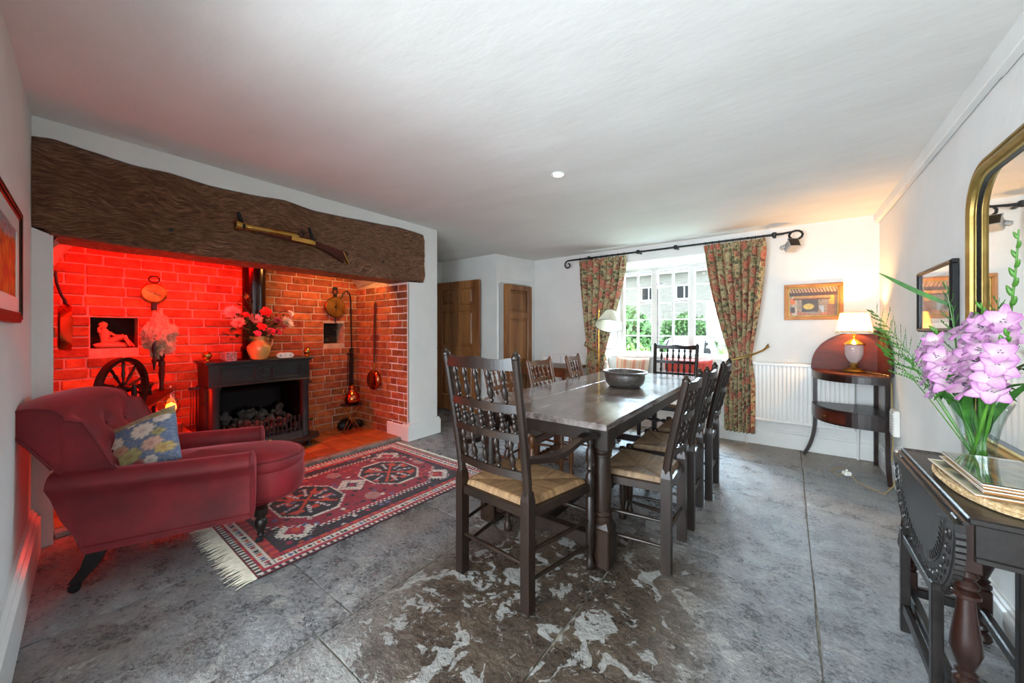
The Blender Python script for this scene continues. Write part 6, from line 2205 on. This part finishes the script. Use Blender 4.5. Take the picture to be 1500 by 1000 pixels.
# spotlight hung beside the curtain rod end
q = thing('security_light', 'grey spotlight hanging on a cord from the right end of the curtain rod', 'spotlight', (.02, 4.72, 2.10))
MB().box(-.045, .045, -.06, .05, -.04, .045, .01, M=RZ(.5) @ RX(-.5)).box(-.052, .052, -.066, -.058, -.048, .052, .003, M=RZ(.5) @ RX(-.5)).build('housing', M['plastic_g'], q)
MB().box(-.044, .044, -.0675, -.0655, -.04, .044, M=RZ(.5) @ RX(-.5)).build('lens', M['flue'], q)
MB().lathe([(0, -.03), (.022, -.02), (.024, .02), (0, .03)], 12, T(-.065, .0, .0) @ RY(1.2)).tube([(-.06, 0, 0), (-.03, 0, 0)], .012, 6).build('bracket', M['plastic_g'], q, smooth=True)
MB().tube([(0, .03, .04), (.03, .04, .09), (.02, .05, .15)], .003, 5).tube([(-.06, 0, -.02), (-.065, 0, -.06)], .003, 5).build('cord', M['plastic_w'], q)
# downlight
q = thing('ceiling_downlight', 'small round lit downlight set in the ceiling over the dining table', 'downlight', (-1.33, 2.33, zc(-1.33, 2.33) - .004))
MB().lathe([(.034, .004), (.036, -.003), (.046, -.004), (.050, .004)], 28).build('trim_ring', M['gloss_white'], q, smooth=True)
MB().lathe([(0, .0), (.035, .0), (.035, .003), (0, .003)], 24).build('lens', M['downlight'], q)
point('downlight_beam', (-1.33, 2.33, zc(-1.33, 2.33) - .03), 22, (1.0, 0.80, 0.55), .03, spot=math.radians(130), target=(-1.33, 2.33, 0))
# ================================================================ GATELEG TABLE, right foreground
gt = thing('gateleg_table', 'black carved oak gateleg table with hanging semicircular leaf, right foreground', 'table', (0, 0, 0))
EB = M['ebony']
GX0, GX1, GY0, GY1, GZ = .405, .660, 1.60, 2.38, .722
MB().box(GX0, GX1, GY0, GY1, GZ - .020, GZ, .004).build('table_top', EB, gt)
b = MB()
for y0 in (GY1 - .012, GY1 - .040):
    for k in range(9): b.box(GX0 + .01 + k * .027, GX0 + .03 + k * .027, y0 - .008, y0, GZ - .002, GZ + .0012)
b.build('punched_border', EB, gt)
# leaf, hinged a little below the top: local plane (y,z)
lc, lr, ld = (GY0 + GY1) / 2, (GY1 - GY0) / 2, .315
no = 96
out_ = [(lc - lr, GZ - .026), (lc + lr, GZ - .026)]
for k in range(no + 1):
    a = PI * k / no
    sc_ = 1 + (.012 if k % 2 else 0)
    out_.append((lc + lr * cos(a) * sc_, GZ - .05 - ld * sin(a) * sc_))
tl_ = T(GX0 - .016, 0, GZ) @ RY(-0.03) @ T(0, 0, -GZ) @ MX
lf = MB().prism(out_, -.010, .010, tl_).build('drop_leaf', EB, gt)
b = MB()
for (k0, k1) in ((.70, .68), (.66, .645)):
    for j in range(60):
        a = PI * (j + .5) / 60
        if j % 2 == 0: continue
        b.box(-.006, .006, -.005, .005, -.002, .0025, .0, M=tl_ @ T(lc + lr * cos(a) * k0, GZ - .05 - ld * sin(a) * k0, -.0105) @ RZ(-a))
b.build('dot_border', EB, lf)
b = MB()
for j in range(17):
    a = PI * (j + .5) / 17
    pts = []
    for q_ in range(11):
        th = -PI * .2 + q_ / 10 * 2.0 * PI * .85
        rr_ = .026 * (1 - q_ / 14)
        pts.append((rr_ * cos(th), rr_ * sin(th), 0))
    Mj = tl_ @ T(lc + lr * cos(a) * .835, GZ - .05 - ld * sin(a) * .835, -.0105) @ RZ(-a)
    b.tube(pts, .0032, 5, M=Mj)
for k0 in (.74, .955):
    b.tube([(lc + lr * cos(PI * j / 40) * k0, GZ - .05 - ld * sin(PI * j / 40) * k0, -.0105) for j in range(41)], .0025, 5, M=tl_)
b.build('carved_scrolls', EB, lf, smooth=True)
MB().tube([(GX0 - .004, GY0 + .003, GZ - .020), (GX0 - .004, GY1 - .003, GZ - .020)], .007, 8).build('hinge_moulding', EB, gt, smooth=True)
# frame
b = MB()
b.box(GX0 + .02, GX1 - .01, GY0 + .035, GY0 + .055, GZ - .13, GZ - .02, .003).box(GX0 + .02, GX1 - .01, GY1 - .055, GY1 - .035, GZ - .13, GZ - .02, .003)
b.box(GX0 + .015, GX0 + .035, GY0 + .05, GY1 - .05, GZ - .13, GZ - .02, .003).box(GX1 - .03, GX1 - .01, GY0 + .05, GY1 - .05, GZ - .13, GZ - .02, .003)
b.box(GX0 + .02, GX1 - .01, GY0 + .028, GY0 + .036, GZ - .135, GZ - .12, .002)
b.build('apron', EB, gt)
tlp = [(.020, .215), (.028, .222), (.028, .232), (.018, .240), (.024, .248), (.016, .256), (.022, .275), (.034, .315), (.031, .35), (.022, .42), (.018, .465), (.030, .472), (.030, .482), (.019, .49), (.027, .50), (.027, .508), (.018, .52), (.026, .535), (.018, .55)]
tlp0 = [(.004, 0), (.022, .004), (.030, .018), (.026, .034), (.016, .045), (.024, .058), (.020, .07)]
fx0, fx1, fy0, fy1 = GX0 + .012, GX1 - .040, GY0 + .065, GY1 - .065
for x in (fx0, fx1):
    for y in (fy0, fy1):
        b = MB().box(-.024, .024, -.024, .024, .07, .215, .004).box(-.026, .026, -.026, .026, .55, .70, .003)
        b.lathe(tlp, 18).lathe(tlp0, 18)
        b.build('leg', M['mahog_dk'], gt, smooth=True, ang=35, loc=(x, y, 0))
for (x0, x1, y0, y1) in ((fx0 - .014, fx0 + .014, fy0 + .02, fy1 - .02), (fx1 - .014, fx1 + .014, fy0 + .02, fy1 - .02), (fx0 + .02, fx1 - .02, fy0 - .014, fy0 + .014), (fx0 + .02, fx1 - .02, fy1 - .014, fy1 + .014)):
    MB().box(x0, x1, y0, y1, .105, .145, .005).build('stretcher', EB, gt)
gte = MB().box(GX0 - .038, GX0 - .010, fy1 - .16, fy1 - .13, .02, .44, .003).build('gate_post', EB, gt)
MB().box(GX0 - .038, GX0 - .010, fy0 + .09, fy0 + .12, .02, .44, .003).build('gate_post', EB, gt)
MB().box(GX0 - .034, GX0 - .014, fy0 + .12, fy1 - .16, .10, .135, .003).build('gate_rail', EB, gt)
MB().box(GX0 - .034, GX0 - .014, fy0 + .12, fy1 - .16, .39, .42, .003).build('gate_rail', EB, gt)
MB().box(fx1 - .05, fx1 - .024, 1.85, 1.88, .14, .6, .003).build('gate_post', EB, gt)

# ---------------------------------------------------------------- place mats
def matpaint(a, c):
    n_ = mn.noise(Vector((a * 6, c * 7, 3)))
    if a < .05 or a > .95 or c < .05 or c > .95: return rgb('c8b88c')
    if abs(a - .3 - .1 * n_) < .03 or abs(c - .7) < .02: return rgb('b89a50')
    return mixc(rgb('50584c'), rgb('9aa08c'), smooth01(.5 + n_))


om = MB()
for k in range(10):
    r_ = 1 - k * .095
    om.tube([(.165 * r_ * cos(a) * .68, .235 * r_ * sin(a), .004) for a in [j * PI / 24 for j in range(48)]], .0072, 6, closed=True)
for j in range(60):
    a = j * PI / 30
    om.tube([(.166 * cos(a + q_) * .70, .240 * sin(a + q_), .006 + .004 * sin(q_ * 60)) for q_ in (-.05, -.02, .01, .05)], .004, 5)
for zz, lb in ((0, 'lower oval plaited raffia mat under the place mats on the gateleg table'), (.010, 'upper oval plaited raffia mat under the place mats on the gateleg table')):
    o = om.build('raffia_mat', M['raffia'], smooth=True, fix=False, loc=(.545 - zz, 1.90 + zz, GZ + .004 + zz), rot=(0, 0, zz * 6))
    tag(o, lb, 'mat', 'raffia mats on the gateleg table')
zt = GZ + .025
order = ['lowest rectangular place mat of the stack on the gateleg table', 'second lowest rectangular place mat of the stack', 'third rectangular place mat from the bottom of the stack',
         'third rectangular place mat from the top of the stack', 'second rectangular place mat from the top of the stack', 'topmost glossy rectangular place mat with a pale green scene']
mt0 = None
for k in range(6):
    t_ = thing('place_mat', order[k], 'mat', (.558 + (.006, -.008, .002, -.003, .004, 0)[k] - (.02 if k < 2 else 0), 1.905 + (.012, -.01, .006, -.006, .0, .004)[k], zt), (-.02 + .10, .05, .0, .02, -.01, 0.0)[k], group='rectangular place mats stacked on the gateleg table')
    MB().box(-.095, .095, -.185, .185, 0, .0052, .001).build('cork_base', M['cork'], t_)
    MB().grid(lambda a, c: (-.094 + .188 * a, -.184 + .368 * c, .0056), 30, 50, col=matpaint).build('printed_face', M['attr_paint'], t_, fix=False)
    b = MB()
    for (x0, x1, y0, y1) in ((-.096, -.093, -.186, .186), (.093, .096, -.186, .186), (-.093, .093, -.186, -.183), (-.093, .093, .183, .186)): b.box(x0, x1, y0, y1, .0045, .0066)
    b.build('edge', M['plastic_w'], t_)
    zt += .0072
o = MB().box(-.094, .094, -.184, .184, 0, .0022, .0006).build('glass_mat', M['glass'], loc=(.558, 1.909, zt + .0004))
tag(o, 'clear glass sheet on top of the place mats', 'glass mat')

# ---------------------------------------------------------------- vase and gladioli
VX, VY, VZ = .575, 2.17, GZ + .002
va = thing('glass_vase', 'flared clear glass vase of gladioli on the gateleg table', 'vase', (VX, VY, VZ))
vo = [(0, 0), (.040, 0), (.044, .003), (.043, .02), (.042, .06), (.045, .11), (.053, .16), (.066, .21), (.082, .252), (.084, .258)]
vi = [(.080, .256), (.063, .212), (.050, .162), (.042, .112), (.039, .06), (.038, .022), (0, .018)]
MB().lathe(vo + vi, 36).build('glass', M['vaseglass'], va, smooth=True, ang=70)


def floret(seed, closed=1.0):
    rr = random.Random(seed)
    b = MB()
    cin, cmid, cout = rgb('e4d6d2'), rgb('c898b8'), rgb('96488e')
    for k in range(6):
        th = 2 * PI * k / 6 + rr.uniform(-.1, .1)
        L = (.052 if k % 2 else .058) * rr.uniform(.9, 1.1)
        wd = (.024 if k % 2 else .019) * rr.uniform(.9, 1.1)
        op = (.55 if k % 2 else .75) * closed
        fr_ = rr.uniform(0, 6)

        def pf(a, c):
            u = c - .5
            w = wd * (sin(PI * min(1, a * .90 + .05)) ** .8) + .0002
            x = L * a * cos(1.25 * (1 - a) + (1 - op) * .9) * 1.0
            z = L * (a * .35 + .55 * sin(a * 1.5)) * (1.15 - op) + .018 * a - .012 * op * a ** 3
            y = u * 2 * w
            z += .0065 * sin(u * 17 + fr_) * a ** 1.5 + .35 * abs(u) * w * (1 - a)
            return (x * cos(th) - y * sin(th), x * sin(th) + y * cos(th), z)

        def pc(a, c):
            e = abs(c - .5) * 2
            col = mixc(cin, cmid, smooth01(a * 1.2))
            return mixc(col, cout, smooth01((max(a, e * .95) - .72) / .28) * .75)
        b.grid(pf, 6, 6, col=pc)
    b.tube([(0, 0, .0), (0, 0, -.025)], [.008, .004], 6, col=rgb('7ca050'))
    for k in range(3):
        a = k * 2.1
        b.tube([(0, 0, 0), (.004 * cos(a), .004 * sin(a), .030)], [.0012, .0012], 4, col=rgb('e0d0e0'))
        b.box(-.0015, .0015, -.001, .001, -.006, .006, M=T(.005 * cos(a), .005 * sin(a), .032), col=rgb('34203c'))
    return b.mesh('floret', M['attr_petal'], True, fix=False)


FL = [floret(i) for i in range(4)] + [floret(9, .55)]
bud = MB().lathe([(.003, 0), (.009, .01), (.010, .025), (.006, .045), (.001, .055)], 8).mesh('bud', M['stem'], True)
bladeM = MB().grid(lambda a, c: (.30 * a, (c - .5) * .030 * sin(PI * (a * .92 + .06)) ** .6, -.10 * a ** 2.2 + abs(c - .5) * .012), 14, 2).mesh('blade', M['leaf'], True, fix=False)


def gladiolus(label, base, top, bend, n, start, seed, nbud=5, sc=1.0, blades=1, facing=(-1, -.55, .15)):
    rr = random.Random(seed)
    t = thing('gladiolus', label, 'flower', (VX, VY, VZ + .02), group='pink gladioli in the glass vase')
    b0, b1 = Vector(base), Vector(top)
    mid = (b0 + b1) / 2 + Vector(bend)

    def pt(u): return b0 * (1 - u) ** 2 + mid * 2 * u * (1 - u) + b1 * u * u
    MB().tube([tuple(pt(k / 14)) for k in range(15)], [.0060 - .0038 * k / 14 for k in range(15)], 8).build('stem', M['stem'], t, smooth=True)
    face = Vector(facing).normalized()
    for k in range(n):
        u = start + (1 - start) * (k / (n + nbud))
        p = pt(u)
        side = 1 if k % 2 else -1
        tang = (pt(min(1, u + .03)) - pt(u - .03)).normalized()
        lat = tang.cross(face).normalized()
        d = (face + lat * side * .75 + tang * .35 + Vector([rr.uniform(-.2, .2) for _ in range(3)])).normalized()
        s_ = sc * (1.0 - .25 * k / n) * rr.uniform(.9, 1.1)
        o = obj('floret', FL[rr.randrange(4)] if k < n - 1 else FL[4], t)
        o.matrix_local = T(*(p + d * .026 * s_)) @ Vector((0, 0, 1)).rotation_difference(d).to_matrix().to_4x4() @ RZ(rr.uniform(0, 6)) @ S(s_, s_, s_)
    for k in range(nbud):
        u = start + (1 - start) * ((n + k) / (n + nbud)) * 1.0
        p = pt(min(u, .995))
        tang = (pt(min(1, u + .03)) - pt(u - .03)).normalized()
        lat = tang.cross(face).normalized()
        d = (tang * 1.5 + lat * (.7 if k % 2 else -.7) + face * .3).normalized()
        o = obj('bud', bud, t)
        s_ = .80 - .35 * k / nbud
        o.matrix_local = T(*p) @ Vector((0, 0, 1)).rotation_difference(d).to_matrix().to_4x4() @ S(s_, s_, s_)
    for k in range(blades):
        o = obj('blade', bladeM, t)
        p = pt(.35 + .12 * k)
        d = (pt(.6) - pt(.3)).normalized() + Vector((rr.uniform(-.5, .2), rr.uniform(-.4, .6), 0))
        o.matrix_local = T(*p) @ Vector((1, 0, 0)).rotation_difference(d.normalized()).to_matrix().to_4x4() @ S(.7, 1, 1)
    return t


gladiolus('gladiolus with large pink florets at the front centre of the bouquet', (.0, .0, 0), (-.04, -.17, .60), (.02, -.03, .06), 8, .50, 1, 3, 1.2)
gladiolus('pink gladiolus leaning left over the table edge with low florets', (.01, -.01, 0), (-.115, .0, .52), (-.02, .01, .04), 8, .48, 2, 3, 1.12, 1)
gladiolus('pink gladiolus leaning towards the camera on the right of the bouquet', (-.015, .015, 0), (-.03, -.34, .50), (.0, -.05, .10), 8, .46, 3, 3, 1.12, 2)
gladiolus('tall gladiolus with a green budded tip reaching up at the right of the bouquet', (.0, .01, 0), (.0, -.30, .82), (.02, -.05, .04), 4, .50, 4, 9, 1.2, 1)
gladiolus('gladiolus at the back of the bouquet close to the mirror', (.01, .0, 0), (.02, -.06, .55), (.0, .0, .02), 6, .52, 5, 4, .95, 1)
# extra pair of stems in front water: long lance leaf reaching left
lb_ = thing('gladiolus_leaf', 'long curving green gladiolus leaf reaching left from the bouquet', 'leaf', (VX, VY, VZ + .02))
MB().grid(lambda a, c: ((-.06 - .19 * a), (.03 + .11 * a), (.60 + .16 * a - .02 * sin(a * PI) + .06 * a * (1 - a)) + (c - .5) * .022 * sin(PI * (a * .9 + .08)) ** .6), 16, 2).tube([(0, 0, 0), (-.02, .0, .18), (-.05, .02, .42), (-.06, .03, .60)], [.003, .003, .003, .002], 6).build('blade', M['leaf'], lb_, smooth=True, fix=False)
# broad green leaves inside and over the rim
bl = thing('foliage', 'broad green leaves and thick stems crossing inside the glass vase', 'foliage', (VX, VY, VZ + .022))
rr = random.Random(3)
for (x0, y0, x1, y1, z1, r_) in ((.02, .0, -.045, -.05, .30, .008), (-.02, .01, .03, -.06, .34, .008), (.0, .02, -.06, .03, .33, .007), (-.01, -.02, .02, .04, .30, .006), (.015, .015, -.02, -.08, .36, .009)):
    MB().tube([(x0, y0, 0), ((x0 + x1) / 2, (y0 + y1) / 2, z1 * .5), (x1, y1, z1)], [r_, r_ * .9, r_ * .7], 8).build('stem', M['stem'], bl, smooth=True)
for k in range(9):
    a = rr.uniform(0, 6.28)
    o = obj('blade', bladeM, bl)
    d = Vector((cos(a) * .35 - .1, sin(a) * .45, 1)).normalized()
    o.matrix_local = T(cos(a) * .02, sin(a) * .02, .12) @ Vector((1, 0, 0)).rotation_difference(d).to_matrix().to_4x4() @ RX(rr.uniform(0, 6)) @ S(.75, 1, 1)
smallleaf = leaf_shape(.05, .009, M['leaf'], 'leaf', .3)
for k in range(40):
    a = rr.uniform(0, 6.28)
    o = obj('leaf', smallleaf, bl)
    o.location = (-.03 + cos(a) * .075, sin(a) * .085, rr.uniform(.24, .34))
    o.rotation_euler = (rr.uniform(-.6, .6), rr.uniform(-.5, .9), rr.uniform(0, 6.28))


def fern(label, base, top, bend, seed, nside=15, sl=.085):
    """feathery goldenrod-like sprig"""
    rr = random.Random(seed)
    t = thing('fern_sprig', label, 'greenery', (VX, VY, VZ + .02), group='feathery green sprigs in the glass vase')
    b0, b1 = Vector(base), Vector(top)
    mid = (b0 + b1) / 2 + Vector(bend)

    def pt(u): return b0 * (1 - u) ** 2 + mid * 2 * u * (1 - u) + b1 * u * u
    MB().tube([tuple(pt(k / 12)) for k in range(13)], [.0024 - .0016 * k / 12 for k in range(13)], 5).build('stem', M['stem'], t, smooth=True)
    b = MB()
    for k in range(nside):
        u = .50 + .48 * k / nside
        p = pt(u)
        tang = (pt(min(1, u + .02)) - pt(u - .02)).normalized()
        side = 1 if k % 2 else -1
        lat = tang.cross(Vector((-.8, -.6, 0))).normalized() * side
        d = (tang * 1.0 + lat * .9 + Vector([rr.uniform(-.3, .3) for _ in range(3)])).normalized()
        L = sl * (1.15 - .9 * (k / nside)) * rr.uniform(.8, 1.2)
        q0 = p
        for j in range(9):
            q1 = p + d * L * (j + 1) / 9 + Vector((0, 0, .010 * (j / 9) ** 2))
            b.tube([tuple(q0), tuple(q1)], [.0008, .0007], 3, cap=False)
            up_ = Vector((rr.uniform(-.3, .3), rr.uniform(-.3, .3), 1))
            for m_ in (0, 1):
                e = q1 + up_ * rr.uniform(.006, .010) * (1 if m_ == 0 else .6) + d * .004 * m_
                w_ = d * .0022
                n_ = len(b.v)
                b.add([tuple(q1 - w_), tuple(q1 + w_), tuple(e + w_ * .8), tuple(e - w_ * .8)], [(0, 1, 2, 3)])
            q0 = q1
    tag(b.build('frond', M['leaf'], t, smooth=False, fix=False), kind='stuff')


fern('feathery green sprig reaching furthest left towards the table lamp', (0, 0, 0), (-.27, .19, .60), (-.02, .02, .14), 1, 17, .10)
fern('feathery green sprig arching left, just under the highest one', (0, 0, 0), (-.25, .17, .53), (-.04, .02, .14), 2, 16, .09)
fern('low feathery green sprig drooping left under the others', (0, 0, 0), (-.25, .17, .44), (-.06, .02, .16), 3, sl=.07)
fern('feathery green sprig standing up in front of the gilt mirror frame', (0, 0, 0), (-.08, .02, .70), (.0, .02, .03), 4, sl=.06)
fern('feathery green sprig low on the left side of the bouquet', (0, 0, 0), (-.16, .10, .38), (-.04, .02, .12), 5, sl=.08)
fern('feathery green sprig behind the right hand gladioli', (0, 0, 0), (.02, -.10, .62), (.0, .0, .06), 6, sl=.08)

# ================================================================ OUTSIDE THE WINDOW
gr = struct(MB().box(-30, 20, 5.36, 45, -.62, -.45).build('ground', mk('garden_ground', rgb('7c8c60'), rgb('a8ac90'), 2, .95, crd='World')))
bk_ = mk('pale_old_brick', rgb('8c8680'), rgb('a8a29c'), 3, .9, crd='World', stretch=(1, 1, 6), bmp=.6)
hs = thing('house', 'pale brick house across the garden, seen through the window', 'building', (0, 20, -.45))
b = MB()
hx = [(-6.35, -5.55), (-4.6, -3.8), (-9.6, -8.8), (-1.2, -.4)]
xs = sorted([-16, 5] + [q_ for p in hx for q_ in p])
for a, c in zip(xs[:-1], xs[1:]):
    if any(abs(p[0] - a) < .01 for p in hx):
        b.box(a, c, 0, .3, 0, 3.25)
        b.box(a, c, 0, .3, 4.0, 4.75)
    else: b.box(a, c, 0, .3, 0, 4.75)
b.build('wall', bk_, hs)
for a, c in hx:
    f_ = MB()
    for (x0, x1, z0, z1) in ((a, c, 3.25, 3.31), (a, c, 3.94, 4.0), (a, a + .06, 3.3, 3.95), (c - .06, c, 3.3, 3.95), ((a + c) / 2 - .03, (a + c) / 2 + .03, 3.3, 3.95)): f_.box(x0, x1, .05, .12, z0, z1)
    f_.box(a - .08, c + .08, -.10, .1, 3.17, 3.25)
    w_ = f_.build('window', M['gloss_white'], hs)
    MB().box(a + .05, c - .05, .09, .10, 3.3, 3.95).build('pane', M['flue'], w_)
b = MB().add([(-16.3, -.35, 4.62), (5.3, -.35, 4.62), (5.3, 4.2, 8.0), (-16.3, 4.2, 8.0), (-16.3, -.35, 4.74), (5.3, -.35, 4.74), (5.3, 4.2, 8.12), (-16.3, 4.2, 8.12)],
             [(0, 1, 2, 3), (4, 5, 6, 7), (0, 1, 5, 4), (2, 3, 7, 6), (0, 3, 7, 4), (1, 2, 6, 5)])
b.build('roof', mk('grey_slates', rgb('6c6e70'), rgb('84868a'), 2, .8, crd='World', stretch=(1, 5, 5)), hs)
MB().box(-16.2, 5.2, -.38, -.28, 4.55, 4.66).build('gutter', M['gloss_white'], hs)


def bush(name, label, x, y, z0, rx, ry, rz_, n, mat, seed, ls=.07):
    rr = random.Random(seed)
    t = thing(name, label, 'shrub', (x, y, -.45), group=None)
    b = MB()
    for k in range(n):
        th, ph = rr.uniform(0, 2 * PI), math.acos(rr.uniform(-.35, 1))
        d = Vector((sin(ph) * cos(th), sin(ph) * sin(th), cos(ph)))
        r_ = (1 + .28 * mn.noise(d * 2.4 + Vector((seed, 0, 0)))) * rr.uniform(.86, 1.03)
        p = Vector((d.x * rx * r_, d.y * ry * r_, z0 + d.z * rz_ * r_))
        q_ = Matrix.Rotation(rr.uniform(0, 6), 3, 'Z') @ Matrix.Rotation(rr.uniform(-1.2, 1.2), 3, 'X')
        w_, l_ = ls * .5, ls
        b.add([tuple(p + q_ @ Vector(v)) for v in ((-w_, 0, 0), (0, -l_ * .6, -.01), (w_, 0, 0), (0, l_, -.02))], [(0, 1, 2, 3)])
    core = MB().grid(lambda a, c: (rx * .82 * cos(a * 2 * PI) * sin(PI * c), ry * .82 * sin(a * 2 * PI) * sin(PI * c), z0 - rz_ * .85 * cos(PI * c)), 14, 8, cu=True)
    tag(b.build('leaves', mat, t, fix=False), kind='stuff')
    core.build('branches', M['leaf_dk'], t, smooth=True)
    MB().tube([(0, 0, 0), (0, 0, z0)], [.05, .03], 6).build('trunk', M['oak_mid'], t)
    return t


lfo = mk('garden_leaf', rgb('6a9c48'), rgb('a8cc74'), 30, .7, bmp=0, crd='World')
lfo2 = mk('garden_leaf_dark', rgb('58844c'), rgb('90b478'), 30, .7, bmp=0, crd='World')
bush('ivy_bush', 'tall rounded green bush at the left of the window', -3.5, 8.9, 1.15, 1.15, .8, 1.05, 5200, lfo2, 1, .09)
bush('garden_shrub', 'lower leafy shrub under the tall rounded bush', -2.55, 7.6, .55, .75, .5, .75, 2600, lfo, 2, .06)
bush('garden_shrub', 'bright green shrub at the right of the window', -.55, 7.2, .55, .75, .5, .80, 2800, lfo, 3, .07)
bush('garden_shrub', 'taller feathery shrub behind the bright green one', -.3, 9.3, 1.0, .9, .7, .85, 2600, lfo, 4, .06)
bush('garden_shrub', 'grey green shrub by the house, middle of the window', -3.4, 16.5, 1.3, 1.1, .8, 1.0, 2600, lfo2, 5, .09)
# parked car, front view beyond the shrubs
ca = thing('car', 'pale parked car partly hidden behind the end chair, outside the window', 'car', (-2.45, 12.3, -.45), .1)
body = [(-.82, .25), (-.86, .55), (-.82, .85), (-.62, 1.38), (-.45, 1.47), (.45, 1.47), (.62, 1.38), (.82, .85), (.86, .55), (.82, .25)]
cy = MB()
secs = [(-1.9, .85, .60), (-1.75, .95, .62), (-1.0, 1.0, .64), (-.35, 1.0, 1.0), (1.2, 1.0, 1.0), (1.8, .95, .7), (2.0, .88, .62)]
v, f, n = [], [], len(body)
for (y, sx_, sz_) in secs: v += [(x * sx_, y, z if z < .9 else .85 + (z - .85) * max(0, (sz_ - .6) / .4)) for x, z in body]
for i in range(len(secs) - 1): f += [(i * n + k, i * n + (k + 1) % n, (i + 1) * n + (k + 1) % n, (i + 1) * n + k) for k in range(n)]
f += [tuple(range(n)), tuple(range(len(v) - n, len(v)))]
cpaint = mk('pale_car_paint', rgb('b8c0c8'), rgb('c4ccd4'), 2, .25, bmp=0, coat=.6)
cy.add(v, f).build('body', cpaint, ca, smooth=True, ang=40)
MB().add([(-.70, -.98, .93), (.70, -.98, .93), (.52, -.42, 1.40), (-.52, -.42, 1.40)], [(0, 1, 2, 3)]).build('windscreen', M['flue'], ca, fix=False)
for x in (-.75, .75):
    for y in (-1.25, 1.3): MB().lathe([(.1, -.1), (.31, -.1), (.33, 0), (.31, .1), (.1, .1)], 20, T(x, y, .33) @ RY(PI / 2)).build('wheel', M['black'], ca, smooth=True, ang=40)
